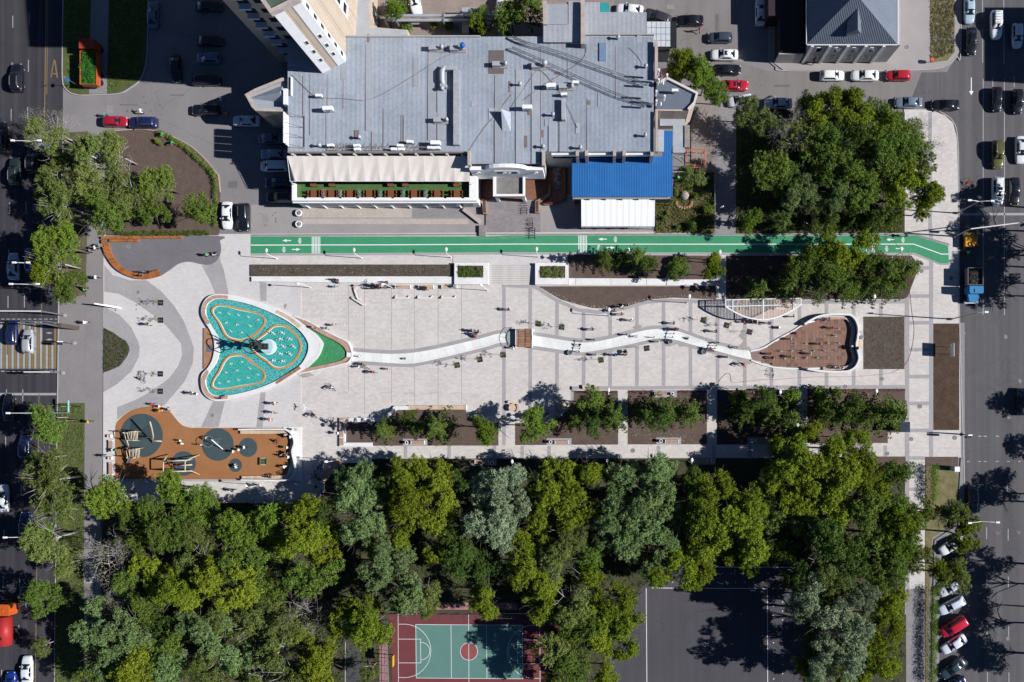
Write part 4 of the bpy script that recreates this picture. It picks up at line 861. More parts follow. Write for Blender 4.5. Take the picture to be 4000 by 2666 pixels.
mb = MB(); a, b = PW(2, 2263, 1210, 9), PW(2, 2340, 1035, 9); mb.add([(a.x, a.y, 9.05), (b.x, a.y, 9.05), (b.x, b.y, 9.05), (a.x, b.y, 9.05), (a.x, a.y, 9.15), (a.x, b.y, 10.6)], [(0, 1, 4), (1, 2, 5, 4), (2, 3, 5), (0, 4, 5, 3)]); mb.build('roof_hatch', ROOF, mk)
bx(3, 802, 393, 860, 560, 9.3, 9.0, 9.3).build('skylight', mat('skylight_glass', (0.16, 0.24, 0.36), 0.3, 0.1), mk)
rst = mat('rust_streak', (0.20, 0.15, 0.14), 0.8, 0.2)
for v, x, y0, y1 in ((2, 495, 690, 1240), (2, 645, 1040, 1390), (2, 655, 690, 990), (2, 800, 560, 1000), (2, 1060, 1210, 1390), (2, 1170, 1000, 1390), (2, 1335, 1060, 1390), (2, 1352, 1060, 1390), (2, 428, 700, 1080), (3, 262, 430, 1500), (3, 510, 560, 720), (2, 1660, 820, 1280), (3, 950, 420, 900), (3, 690, 900, 1380)): bx(v, x - 1.6, y0, x + 1.6, y1, 9.11, 9.0, 9.11).build('seam', rst, mk)
for v, pts in ((2, [(330, 690), (440, 800), (560, 890), (800, 910), (1060, 912), (1400, 730), (1700, 540), (1850, 490)]), (2, [(1960, 1390), (2100, 1180), (2200, 1060), (2351, 870)]), (3, [(0, 980), (150, 760), (250, 650), (400, 800), (520, 1000), (600, 1180)]), (3, [(100, 930), (300, 780), (640, 560), (680, 410)]), (3, [(1070, 440), (1150, 520), (1190, 600), (1130, 650)])): MB().tube(smooth([q + Vector((0, 0, .12)) for q in PL(v, pts, 9.05)], False, 4), .035, 3).build('cable', rst, mk)
for i in range(26):
    a_ = W(R.uniform(1150, 2540), R.uniform(160, 580), 9); w_, l_ = R.uniform(.2, 1.0), R.uniform(.3, 2.4); MB().box(a_.x, a_.x + w_, a_.y, a_.y + l_, 9.04, 9.125).build('roof_patch', (ROOFP, rst, GALV)[i % 3], mk)
pm = mat('patchy_parapet', (0.42, 0.36, 0.33), 0.9, 0.25, 1, 5)
bx(3, 1312, 372, 1340, 725, 9.9, 8.5, 9.9).build('parapet', pm, mk); bx(3, 1318, 1020, 1340, 1392, 9.6, 8.5, 9.6).build('parapet', pm, mk)
bx(2, 835, 326, 2060, 338, 9.4, 8.8, 9.4).build('parapet', CONC, mk); bx(3, 670, 312, 1305, 320, 9.4, 8.8, 9.4).build('parapet', CONC, mk)
bx(2, 318, 706, 328, 880, 9.4, 8.8, 9.4).build('parapet', WALLW, mk); bx(2, 290, 1392, 1940, 1402, 9.3, 8.5, 9.3).build('parapet', CONCD, mk)
bx(2, 1943, 1388, 1968, 1520, 9.8, 8.5, 9.8).build('parapet', pm, mk); bx(3, 275, 1385, 300, 1520, 9.9, 8.5, 9.9).build('parapet', pm, mk)
# pilasters and lintels on the south wall above the blue roof
ys = W(0, 593, 9).y
for x in (600, 685, 942, 1030, 1285): a = PW(3, x, 1400, 9); MB().box(a.x - .25, a.x + .25, ys - .7, ys + .1, 4, 9.1).build('pilaster', pm, mk)
for x0, x1 in ((360, 590), (695, 930), (1042, 1275)):
    a, b = PW(3, x0, 1400, 9), PW(3, x1, 1400, 9); MB().box(a.x, b.x, ys - .3, ys - .02, 7.4, 8.3).build('lintel', WALLW, mk); MB().box(a.x + .1, b.x - .1, ys - .06, ys - .03, 5.6, 7.2).build('window', GLASS, mk)
for i, x in enumerate(range(330, 1920, 142)):
    a = PW(2, x, 1400, 9); MB().box(a.x - .15, a.x + .15, ys - .5, ys + .1, 5, 9.0).build('pilaster', WALLG, mk); MB().box(a.x + .3, a.x + 2.2, ys - .06, ys - .02, 5.6, 8.2).build('window', GLASS, mk)
# central pediment
yp = W(0, 641, 9).y
a, b = P('Z4', 82, 230), P('Z4', 755, 230); xa, xb = W(a[0], 656, 8.6).x, W(b[0], 656, 8.6).x; xm = (xa + xb) / 2
mb = MB(); arc = [(xa, 3.6), (xb, 3.6), (xb, 8.7), (xm + 3.4, 8.7)] + [(xm + 3.2 * math.cos(t), 8.9 + 1.3 * math.sin(t)) for t in [i * math.pi / 10 for i in range(11)]] + [(xm - 3.4, 8.7), (xa, 8.7)]
n = len(arc); tr = tessellate_polygon([[Vector((p[0], p[1], 0)) for p in arc]])
mb.add([(p[0], yp - .9, p[1]) for p in arc] + [(p[0], yp - .3, p[1]) for p in arc], [t for t in tr] + [(n + t[2], n + t[1], n + t[0]) for t in tr] + [(i, (i + 1) % n, n + (i + 1) % n, n + i) for i in range(n)]); mb.build('pediment', WALLW, mk)
MB().box(xm - 1.9, xm + 1.9, yp - 1.02, yp - .93, 7.0, 8.5).build('pediment_frame', WALLW, mk)
MB().box(xm - 1.6, xm + 1.6, yp - 1.06, yp - 1.03, 7.2, 8.3).build('sign_panel', mat('maroon_panel', (0.10, 0.07, 0.08), 0.5), mk)
MB().ring((xm - .4, yp - 1.09, 7.75), .32, .06, 'y', 12, 4).ring((xm + .4, yp - 1.09, 7.75), .25, .05, 'y', 12, 4).box(xm - .1, xm + .1, yp - 1.1, yp - 1.07, 7.4, 8.1).build('emblem', WALLW, mk)
for s in (-1, 1): MB().ring((xm + s * 4.6, yp - 1.0, 7.6), .3, .07, 'y', 14, 5).build('roundel', WALLW, mk)
MB().box(xa, xb, yp - .2, yp - .05, 0.4, 7.6).build('entrance_wall', mat('dim_glazing', (0.05, 0.045, 0.05), 0.3), mk)
MB().box(xa, xb, yp - .5, yp - .31, 4.6, 5.0).build('cornice', WALLW, mk)
# entrance canopy box
c0, c1 = PW('Z4', 297, 488, 4.8), PW('Z4', 590, 290, 4.8)
MB().box(c0.x, c1.x, c0.y, c1.y + .9, 4.0, 4.35).build('canopy_slab', mat('canopy_roof', (0.20, 0.19, 0.185), 0.9, 0.25, 1.5, 6), mk)
mb = MB(); mb.box(c0.x, c0.x + .45, c0.y, c1.y + .9, 4.36, 4.85).box(c1.x - .35, c1.x, c0.y, c1.y + .9, 4.36, 4.85).box(c0.x + .46, c1.x - .36, c0.y, c0.y + .35, 4.36, 4.85); mb.build('canopy_parapet', WALLW, mk)
for x in (c0.x + .4, c1.x - .4): MB().box(x - .25, x + .25, c0.y + .1, c0.y + .6, .45, 4.0).build('column', WALLW, mk)
# left pointed wing, right pointed wing
lw = [W(*p, 8) for p in ((961, 374), (1000, 352), (1106, 309), (1129, 311), (1129, 440), (1002, 437), (985, 420))]
MB().prism(lw, 0, 7.9).build('wing_wall', BRICKB, mk); MB().prism([W(*p, 8.05) for p in ((972, 376), (1106, 318), (1127, 322), (1127, 432), (1004, 428))], 7.9, 8.05).build('wing_roof', ROOFP, mk)
mb = MB(); a_, b_, c_, d_ = W(975, 385, 8), W(1108, 348, 8), W(1118, 405, 8), W(1108, 330, 8)
mb.add([(a_.x, a_.y, 8.06), (b_.x, b_.y + .6, 8.06), (c_.x, c_.y, 8.06), (b_.x, (b_.y + c_.y) / 2, 9.6)], [(0, 2, 3), (2, 1, 3), (1, 0, 3)]); mb.build('turret_roof', ROOF, mk)
bx(2, 250, 815, 285, 960, 9.5, 8.06, 9.5).build('turret_wall', WALLW, mk)
MB().ribbon(lw[:4], .5, 7.9, 8.5, side=-1).build('wing_parapet', pm, mk); MB().ribbon([lw[4], lw[5], lw[6], lw[0]], .45, 7.9, 8.3, side=-1).build('wing_parapet', pm, mk)
rw = [W(*p, 8.6) for p in ((2563, 327), (2605, 305), (2727, 366), (2715, 408), (2690, 434), (2560, 432))]
MB().prism(rw, 0, 8.5).build('wing_wall', BRICKB, mk); MB().prism([W(*p, 8.6) for p in ((2565, 330), (2603, 311), (2717, 369), (2706, 404), (2686, 427), (2563, 427))], 8.5, 8.7).build('wing_roof', ROOF2, mk)
MB().ribbon(rw[:5][::-1], .35, 8.45, 9.1, side=1).build('wing_parapet', mat('pale_parapet', (0.6, 0.56, 0.53), 0.8, 0.15), mk)
a, b = W(2578, 490, 5), W(2676, 445, 5); MB().box(a.x, b.x, a.y, b.y + .8, 4.6, 4.8).build('porch_roof', GALV, mk)
# pinkish ridge roof behind trees
bx(3, 1370, 630, 1545, 760, 5, 0, 5).build('rear_porch', PINKR, mk)
# rear annexes
def annex(pts, h, wallm, name='annex'):
    w = [W(*p, h) for p in pts]; MB().prism(w, 0, h - .1).build(name + '_wall', wallm, mk); return w
annex([(2121, 19), (2268, 2), (2270, 168), (2123, 160)], 9.8, WALLB); roofpanels(2122, 2268, 95, 166, 2, 9.8, GALV, rows=1); roofpanels(2220, 2268, 5, 95, 1, 9.85, GALV, rows=1); bx(3, 315, 40, 512, 225, 10, 9.7, 10).build('annex_roof', ROOFP, mk)
bx(3, 632, 0, 670, 405, 10.8, 8.5, 10.8).build('parapet', pm, mk); bx(3, 285, 8, 320, 225, 10.3, 9.6, 10.3).build('parapet', pm, mk)
annex([(2286, 10), (2342, 10), (2342, 49), (2525, 49), (2525, 134), (2286, 134)], 8.5, WALLB); roofpanels(2286, 2525, 49, 133, 4, 8.5, GALV, rows=1); roofpanels(2286, 2342, 10, 49, 1, 8.5, GALV, rows=1)
bx(3, 808, 25, 895, 115, 6, 5.8, 6).build('teal_roof_sheet', mat('teal_sheet', (0.03, 0.30, 0.32), 0.6), mk)
gc = thing('glazed_porch', 'greyish translucent panelled porch roof in a dark frame beside the annex', 'porch', W(2580, 140)); 
g0, g1 = PW(3, 1238, 430, 6), PW(3, 1455, 198, 6)
for i in range(5):
    for j in range(4):
        dx = (g1.x - g0.x) / 5; dy = (g1.y - g0.y) / 4; MB().box(g0.x + i * dx + .03, g0.x + (i + 1) * dx - .03, g0.y + j * dy + .03, g0.y + (j + 1) * dy - .03, 5.9, 5.98).build('panel', mat('translucent_sheet', (0.50, 0.53, 0.58), 0.3, 0.15, 1, 5), gc)
bx(3, 1456, 195, 1512, 430, 6, 5.2, 5.85).build('frame', DARK, gc); MB().box(g0.x, g1.x, g0.y, g1.y, 0, 5.85).build('wall', GLASS, gc)
# low side roof by the tower
lr = [W(*p, 4.5) for p in ((1366, -60), (1446, -60), (1448, 105), (1592, 117), (1592, 140), (1356, 150))]
lb_ = thing('low_side_building', 'low flat roofed wing between the tower and the pipes', 'building', lr[2]); MB().prism(lr, 0, 4.4).build('wall', BRICKB, lb_); MB().prism([W(*p, 4.5) for p in ((1367, -59), (1440, -59), (1442, 108), (1590, 120), (1590, 137), (1358, 147))], 4.4, 4.5).build('roof', GALV, lb_)
# ------------------------------------------------ tower
tw = thing('apartment_tower', 'tall beige and white apartment tower rising above the low roof', 'building', W(1250, 200))
HT = 28.6; T_ = [W(*p) for p in ((1095, 245), (1240, 245), (1330, 371), (1413, 330), (1419, 200), (1440, -150), (1060, -200))]
MB().prism(T_, 0, HT).build('wall', BRICKB, tw)
MB().prism([Vector((p.x * .985 + T_[0].x * .015, p.y, 0)) for p in T_], HT + .01, HT + .15).build('roof', mat('tower_roof', (0.07, 0.10, 0.08), 0.9), tw)
MB().ribbon(T_, .5, HT, HT + 1.0, True, side=0).build('parapet', pm, tw)
def wallstrip(A, B, u0, u1, z0, z1, d, name, m, par):
    """box on the wall from ground point A to B (outside on the right-hand side), u along the wall in metres"""
    D = Vector((B.x - A.x, B.y - A.y)); L_ = D.length; D.normalize(); N_ = Vector((D.y, -D.x)); mb = MB()
    p = [Vector((A.x, A.y)) + D * u0, Vector((A.x, A.y)) + D * u1]; q = [p[0] + N_ * d, p[1] + N_ * d]
    mb.add([(p[0].x, p[0].y, z0), (p[1].x, p[1].y, z0), (q[1].x, q[1].y, z0), (q[0].x, q[0].y, z0), (p[0].x, p[0].y, z1), (p[1].x, p[1].y, z1), (q[1].x, q[1].y, z1), (q[0].x, q[0].y, z1)], [(3, 2, 1, 0), (4, 5, 6, 7), (0, 1, 5, 4), (1, 2, 6, 5), (2, 3, 7, 6), (3, 0, 4, 7)])
    return mb.build(name, m, par)
A_, B_ = T_[2], T_[3]; fl = (B_ - A_).length
A_, B_ = T_[2], T_[3]
wallstrip(A_, B_, 0, fl * .36, 9, HT - .3, .08, 'white_panel', WALLW, tw); wallstrip(A_, B_, fl * .68, fl, 9, HT - .3, .08, 'white_panel', WALLW, tw)
for i in range(3):
    z = 12.5 + i * 3.0
    for u in (.22, .76):
        f = wallstrip(A_, B_, fl * u, fl * u + .55, z, z + 1.1, .14, 'window', WMET, tw); wallstrip(A_, B_, fl * u + .08, fl * u + .47, z + .1, z + 1.0, .16, 'pane', GLASS, tw)
Cc, Dd = T_[3], T_[4]; sl_ = (Dd - Cc).length
wallstrip(Cc, Dd, 0, 1.0, 9, HT - .3, .08, 'white_panel', WALLW, tw)
for i in range(6): z = 10.5 + i * 3; wallstrip(Cc, Dd, .25, .8, z, z + 1.2, .12, 'window', GLASS, tw)
wallstrip(T_[4], T_[5], 1.0, 3.2, 9, HT - .3, .08, 'white_panel', WALLW, tw)
for i in range(6):
    z = 10 + i * 3; wallstrip(T_[4], T_[5], 1.4, 2.8, z, z + 1.4, .12, 'window', GLASS, tw); wallstrip(T_[4], T_[5], 5, 8, z - .6, z + .4, 1.0, 'balcony', WALLW, tw)
for i in range(9):   # balconies of the shaded south wall, one column
    z = 2.6 + i * 2.9; b_ = wallstrip(T_[0], T_[1], 1.9, 3.6, z, z + .35, .8, 'balcony', mat('balcony_panel', (0.6, 0.62, 0.66), 0.8), tw); wallstrip(T_[0], T_[1], 1.9, 3.6, z + .5, z + 1.9, .05, 'window', GLASS, tw); wallstrip(T_[0], T_[1], 4.4, 5.5, z + .6, z + 1.8, .05, 'window', GLASS, tw)
    wallstrip(T_[1], T_[2], 1.0, 2.3, z + .5, z + 1.8, .06, 'window', GLASS, tw); wallstrip(T_[1], T_[2], 3.2, 4.5, z + .5, z + 1.8, .06, 'window', GLASS, tw)
# ------------------------------------------------ awning terrace
at = thing('terrace_building', 'white arcaded terrace with green turf floor and railings', 'terrace', W(1490, 760))
ZT = 4.3; q0, q1 = PW(6, 335, 268, 5.3), PW(6, 2022, -90, 5.3)
MB().box(q0.x, q1.x, q0.y, q1.y + 1, 0, ZT - .05).build('wall', WALLW, at)
f0, f1 = PW(6, 375, 262, ZT), PW(6, 1968, -80, ZT); MB().box(f0.x, f1.x, f0.y, f1.y, ZT - .04, ZT).build('turf_floor', TURF, at)
MB().box(q0.x - .1, q1.x + .1, q0.y - .15, f0.y, ZT - .04, 5.3).build('parapet', WALLW, at); MB().box(q0.x - .1, f0.x, f0.y + .01, f1.y, ZT - .04, 5.3).build('parapet', WALLW, at); MB().box(f1.x, q1.x + .1, f0.y + .01, f1.y, ZT - .04, 5.3).build('parapet', WALLW, at)
MB().box(q0.x - .25, q1.x + .25, q0.y - .35, q0.y - .16, 4.2, 4.6).build('cornice', WALLW, at)
W_ = (q1.x - q0.x) / 10.5
for i in range(10):
    x = q0.x + 1.2 + i * W_; mb = MB(); arc = [(x, .8), (x + W_ * .72, .8), (x + W_ * .72, 2.6)] + [(x + W_ * .36 + W_ * .36 * math.cos(t), 2.6 + .9 * math.sin(t)) for t in [k * math.pi / 8 for k in range(1, 8)]] + [(x, 2.6)]
    n = len(arc); mb.add([(p[0], q0.y - .03, p[1]) for p in arc], [tuple(range(n))]); mb.build('arched_window', mat('blue_glass', (0.05, 0.08, 0.16), 0.15, 0.2), at)
    MB().box(x - .3, x - .15, q0.y - .2, q0.y - .001, 0, 4.15).build('pilaster', WALLW, at)
    MB().blob((x + 1.0, q0.y + .3, 5.4), .13, 8, 4).build('globe_lamp', DARK, at)
aw = thing('awning', 'long cream fabric awning in folded bays above the terrace', 'awning', W(1480, 660))
y0w, y1w = W(0, 610, 8.3).y, W(0, 708, 7.0).y; x0w, x1w = W(1124, 650, 8).x, W(1832, 650, 8).x; nb = 12; bw = (x1w - x0w) / nb
for i in range(nb):
    mb = MB(); nx, ny = 10, 8; g = []
    for a in range(nx + 1):
        for b in range(ny + 1):
            u, v_ = a / nx, b / ny; sag = -.10 * math.sin(math.pi * u) * (.4 + .6 * v_) + .07 * math.sin(u * 9 + v_ * 7 + i * 1.7) * v_ * math.sin(math.pi * u)
            g.append((x0w + bw * (i + u) + (.9 * v_ if i == 0 and a == 0 else 0), y0w + (y1w - y0w) * v_, 8.3 - 1.3 * v_ + sag))
    mb.add(g, [(a * (ny + 1) + b, a * (ny + 1) + b + 1, (a + 1) * (ny + 1) + b + 1, (a + 1) * (ny + 1) + b) for a in range(nx) for b in range(ny)]); mb.build('fabric_bay', FABC, aw, sm=True)
    MB().tube([(x0w + bw * i, y0w, 8.26), (x0w + bw * i, y1w, 6.95)], .04, 5).build('rib', WMET, aw)
MB().tube([(x0w, y1w, 6.9), (x1w, y1w, 6.9)], .06, 5).build('front_rail', WMET, aw)
for x in (x0w, x1w): MB().tube([(x, y1w, 6.9), (x, y1w - .2, 4.2)], .05, 5).build('post', WMET, aw)
TM = {}
def tset():
    t = MB().box(-.48, .48, -.70, .70, .70, .75); TM['top'] = t.mesh('tabletop'); l = MB(); [l.box(x - .04, x + .04, y - .04, y + .04, 0, .70) for x in (-.45, .45) for y in (-.65, .65)]; TM['leg'] = l.mesh('legs')
    TM['seat'] = MB().box(-.22, .22, -.25, .25, .40, .46).mesh('seat'); TM['back'] = MB().box(-.24, -.19, -.25, .25, .46, .9).mesh('backrest'); c = MB(); [c.box(x - .025, x + .025, y - .025, y + .025, 0, .40) for x in (-.19, .19) for y in (-.22, .22)]; TM['cl'] = c.mesh('legs')
tset()
def chair(x, y, z, rz, lab):
    t = thing('chair', lab, 'chair', (x, y, z), rz, 'terrace chairs', auto=False); part(TM['seat'], 'seat', TABW, t); part(TM['back'], 'backrest', TABW, t); part(TM['cl'], 'legs', DARK, t)
ordn = ['first', 'second', 'third', 'fourth', 'fifth', 'sixth', 'seventh', 'eighth', 'ninth', 'tenth', 'eleventh', 'twelfth']
for i, x in enumerate((530, 692, 862, 1040, 1238, 1452, 1665, 1845)):
    w = PW(6, x, 216, ZT + .7); t = thing('table', 'brown terrace table in the sunlit row, %s from the left' % ordn[i], 'table', (w.x, w.y, ZT), 0, 'tables on the terrace')
    part(TM['top'], 'tabletop', TABW, t); part(TM['leg'], 'legs', DARK, t)
    for k, (dx, dy, rz) in enumerate(((-.7, .33, 0), (-.7, -.33, 0), (.7, .33, math.pi), (.7, -.33, math.pi))): chair(w.x + dx, w.y + dy, ZT, rz, '%s chair at the %s sunlit terrace table' % (('upper left', 'lower left', 'upper right', 'lower right')[k], ordn[i]))
for i, x in enumerate((525, 695, 1235, 1370, 1840)):
    w = PW(6, x, 105, ZT + .7); t = thing('table', 'brown terrace table half under the awning, %s from the left' % ordn[i], 'table', (w.x, w.y, ZT), 0, 'tables on the terrace'); part(TM['top'], 'tabletop', TABW, t); part(TM['leg'], 'legs', DARK, t)
flm = mat('flowers_mixed', (0.12, 0.06, 0.05), 0.9, 0.5, 8, 20, col2=(0.5, 0.45, 0.42), blot=0.3)
for i, x in enumerate((615, 768, 943, 1135, 1347, 1555)):
    w = PW(6, x, 213, ZT + .9); t = thing('planter', '%s terrace planter box full of mixed flowers, %s from the left' % ('red' if i == 0 else 'green', ordn[i]), 'planter', (w.x, w.y, ZT), 0, 'planters on the terrace')
    part(MB().box(-.3, .3, -.75, .75, 0, .7).mesh('box'), 'box', ORANGE if i == 0 else mat('green_planter', (0.03, 0.2, 0.09), 0.7), t)
    rr = np.random.default_rng(i + 900); part(leafcloud(rr, [((0, -.35, .8), (.3, .38, .2), 1), ((0, .35, .8), (.3, .38, .2), 1)], 260, .06), 'flowers', flm, t)
# ------------------------------------------------ blue roof hall and white tent
bl = thing('blue_roofed_hall', 'hall under a bright blue corrugated roof', 'building', W(2430, 700))
def brf(x0, y0, x1, y1, h, n): 
    a, b = W(x0, y1, h), W(x1, y0, h); dx = (b.x - a.x) / n
    for i in range(n): corr(a.x + i * dx, a.x + (i + 1) * dx, a.y, b.y, 0, .28, .016, (h - .5, h)).build('roof_sheet', BLUER, bl)
brf(2234, 612, 2628, 767, 5.2, 12); brf(2588, 512, 2628, 611.5, 5.3, 1)
a, b = W(2238, 765, 5), W(2624, 614, 5.2); MB().box(a.x, b.x, a.y, b.y, 0, 4.6).build('wall', mat('dim_facade', (0.10, 0.09, 0.09), 0.6), bl)
for i in range(7): x = a.x + (b.x - a.x) * i / 6.0; MB().box(x - .06, x + .06, a.y - .5, a.y - .35, 0, 4.5).build('post', GREYM, bl)
bx(7, 558, 236, 1455, 262, 4.2, 4.0, 4.2).build('fascia', mat('fascia_grey', (0.30, 0.28, 0.28), 0.8), bl)
bx(3, 1480, 1155, 1585, 1405, 5.1, 4.9, 5.1).build('grey_roof_sheet', GALV, bl); bx(3, 1586, 1150, 1632, 1355, 5.3, 4.5, 5.3).build('parapet', CONCD, bl)
bx(3, 1342, 1195, 1395, 1395, 5.4, 5.2, 5.4).build('grey_roof_sheet', GALV, bl)
tn = thing('tent', 'white ribbed marquee tent next to the blue roof', 'tent', W(2415, 830))
a, b = W(2271, 882, 3.4), W(2558, 779, 3.4); nb = 12; bw = (b.x - a.x) / nb
for i in range(nb):
    mb = MB(); g = []; nx, ny = 6, 6
    for p_ in range(nx + 1):
        for q_ in range(ny + 1):
            u, w_ = p_ / nx, q_ / ny; g.append((a.x + bw * (i + u), a.y + (b.y - a.y) * w_, 3.0 + .9 * min(1, w_ * 1.15) - .03 * math.sin(math.pi * u)))
    mb.add(g, [(p_ * (ny + 1) + q_, (p_ + 1) * (ny + 1) + q_, (p_ + 1) * (ny + 1) + q_ + 1, p_ * (ny + 1) + q_ + 1) for p_ in range(nx) for q_ in range(ny)]); mb.build('fabric_panel', FABW, tn, sm=True)
mb = MB(); n = 90; sc_ = []
for i in range(n + 1): sc_.append((a.x + (b.x - a.x) * i / n, 2.99, 2.62 - .1 * abs(math.sin(i * math.pi / 2))))
mb.add([(x, a.y - .02, z1) for x, z1, z2 in sc_] + [(x, a.y - .12, z2) for x, z1, z2 in sc_], [(i, i + 1, n + 2 + i, n + 1 + i) for i in range(n)]); mb.build('valance', FABW, tn)
for i in range(6): x = a.x + .1 + (b.x - a.x - .2) * i / 5; MB().tube([(x, a.y + .1, 0), (x, a.y + .1, 3.0)], .05, 5).build('pole', GREYM, tn)
for i in range(6): x = a.x + .1 + (b.x - a.x - .2) * i / 5; MB().tube([(x, b.y - .1, 0), (x, b.y - .1, 3.85)], .05, 5).build('pole', GREYM, tn)
# ------------------------------------------------ hip roofed house
hh = thing('hip_roofed_house', 'grey house with ribbed slate roof, dormer and pilastered front', 'house', W(3320, 0)); E7 = 6.8
e0, e1 = W(3152, 174, E7), W(3505, 174, E7); yt = W(3300, -220, E7).y; apx = W(3344, -22, 11.5); ap2 = Vector((apx.x, W(3344, -130, 11.5).y, 11.5))
w0, w1 = W(3128, 245), W(3438, 245)
MB().box(w0.x, w1.x + 1.0, w0.y, yt, 0, E7 - .05).build('wall', WALLG, hh)
def face(A, B, C, D=None, n=40, amp=.05):
    """ribbed roof slope: ribs run up the slope from edge A-B towards C(-D)"""
    mb = MB(); A, B, C = Vector(A), Vector(B), Vector(C); D = Vector(D) if D else C; nn = (B - A).cross(C - A).normalized(); nn = nn if nn.z > 0 else -nn
    ed = (B - A); up = (C - A) - ed.normalized() * (C - A).dot(ed.normalized()); L_ = ed.length; e = ed.normalized()
    cu, du = (C - A).dot(e), (D - A).dot(e)
    def top(u):
        if u < min(cu, du) : return u / min(cu, du) if min(cu, du) > 0 else 1
        if u > max(cu, du): return (L_ - u) / (L_ - max(cu, du)) if L_ > max(cu, du) else 1
        return 1
    pr = []
    for i in range(n):
        for f, o in ((0, 0), (.35, 0), (.5, amp), (.85, amp)): pr.append(((i + f) / n * L_, o))
    pr.append((L_, 0)); m = len(pr)
    mb.add([tuple(A + e * u + nn * o) for u, o in pr] + [tuple(A + e * u + up * top(u) + nn * o) for u, o in pr], [(i, i + 1, m + i + 1, m + i) for i in range(m - 1)]); return mb
face((e0.x, e0.y, E7), (e1.x, e1.y, E7), apx, None, 52, .07).build('roof_slope', ROOF2, hh)
face((e0.x, yt, E7), (e0.x, e0.y, E7), apx, (apx.x, ap2.y, 11.5), 40).build('roof_slope', ROOF2, hh)
face((e1.x, e1.y, E7), (e1.x, yt, E7), (apx.x, ap2.y, 11.5), apx, 40).build('roof_slope', ROOF2, hh)
MB().tube([(e0.x, e0.y, E7), apx, (e1.x, e1.y, E7)], .07, 5).build('ridge_cap', GREYM, hh); MB().tube([apx, ap2], .07, 5).build('ridge_cap', GREYM, hh)
MB().tube([(e0.x, e0.y - .08, E7), (e1.x, e1.y - .08, E7)], .09, 6).build('gutter', WMET, hh); MB().tube([(e0.x - .08, e0.y, E7), (e0.x - .08, yt, E7)], .09, 6).build('gutter', WMET, hh); MB().tube([(e1.x + .08, e0.y, E7), (e1.x + .08, yt, E7)], .09, 6).build('gutter', WMET, hh)
d0, d1, dt = PW(4, 730, 305, 9.2), PW(4, 858, 305, 9.2), PW(4, 800, 60, 10.6); dm_ = (d0.x + d1.x) / 2
mb = MB(); mb.add([(d0.x, d0.y, 9.0), (dm_ + .2, d0.y, 10.3), (d1.x, d0.y, 9.0), (d0.x, dt.y - 1, 9.0), (dm_ + .2, dt.y, 10.3), (d1.x, dt.y - 1, 9.0)], [(0, 1, 4, 3), (1, 2, 5, 4), (0, 2, 1)]); dr = mb.build('dormer_roof', ROOF2, hh)
MB().box(d0.x + .2, d1.x - .2, d0.y + .15, d0.y + 2.5, 7.4, 9.05).build('dormer_wall', WALLG, hh)
for i, x in enumerate((0.02, .235, .45, .665, .88)): X = w0.x + (w1.x - w0.x) * x; MB().box(X - .22, X + .22, w0.y - .25, w0.y - .001, 0, E7 - .1).build('pilaster', WALLW, hh)
for i, x in enumerate((.13, .345, .56, .775)):
    X = w0.x + (w1.x - w0.x) * x
    for z in (1.2, 4.3):
        f = MB().box(X - .55, X + .55, w0.y - .08, w0.y - .001, z, z + 1.6).build('window', WMET, hh); MB().box(X - .45, X + .45, w0.y - .1, w0.y - .085, z + .1, z + 1.5).build('pane', GLASS, hh)
an = thing('dark_annex', 'dark brown flat roofed annex left of the grey house', 'building', W(3070, 100))
MB().prism([W(*p, 3.9) for p in ((3000, -200), (3137, -200), (3137, 205), (3047, 205), (3047, 62), (3002, 62))], 0, 3.9).build('body', mat('dark_brown_roof', (0.03, 0.02, 0.025), 0.8, 0.2), an); bx(4, 100, 490, 330, 500, 3.6, 0, 3.6).build('front_wall', WALLG, an)
# off-frame neighbours whose shadows reach the road
nb_ = thing('tall_block', 'tall building beyond the right edge casting its shadow on the road', 'building', W(4450, 100)); MB().box(W(4420, 0).x, W(5000, 0).x, W(0, 356).y, W(0, 70).y, 0, 17).build('wall', WALLG, nb_); MB().box(W(4419, 0).x, W(5001, 0).x, W(0, 357).y, W(0, 69).y, 17, 17.4).build('roof', CONC, nb_)
nb2 = thing('annex_block', 'tall building above the top left edge', 'building', W(700, -300)); MB().box(W(420, 0).x, W(1000, 0).x, W(0, -260).y, W(0, -420).y, 0, 16).build('wall', WALLG, nb2); MB().box(W(419, 0).x, W(1001, 0).x, W(0, -259).y, W(0, -421).y, 16, 16.4).build('roof', CONC, nb2)
# pipes and shed
pp = thing('heating_pipes', 'pair of grey insulated pipes above the yard', 'pipes', W(1730, 75))
for y in (62, 80): a, b = W(1506, y, 2.6), W(1960, y, 2.6); MB().tube([(a.x, a.y, 0), (a.x, a.y, 2.4), (a.x + .3, a.y, 2.6), (b.x, b.y, 2.6)], .24, 10).build('pipe', GALV, pp)
for x in (1550, 1733, 1900): a = W(x, 71, 2.6); MB().box(a.x - .1, a.x + .1, a.y - .9, a.y + .9, 0, 2.95).build('support', GREYM, pp)
sh = thing('shed', 'small corrugated metal shed under the pipes', 'shed', W(1856, 60)); a, b = PW(2, 1895, 135, 2.3), PW(2, 2132, 75, 2.3); MB().box(a.x, b.x, a.y, b.y, 0, 2.2).build('wall', GALV, sh); corr(a.x - .1, b.x + .1, a.y - .1, b.y + .1, 2.25, .2).build('roof', GALV, sh)
sh = thing('shed', 'narrow corrugated lean-to between the bushes under the pipes', 'shed', W(1816, 110)); a, b = PW(2, 1900, 300, 2.0), PW(2, 1948, 190, 2.0); MB().box(a.x, b.x, a.y, b.y, 0, 1.9).build('wall', GALV, sh); corr(a.x - .1, b.x + .1, a.y - .1, b.y + .1, 1.95, .2).build('roof', GALV, sh)
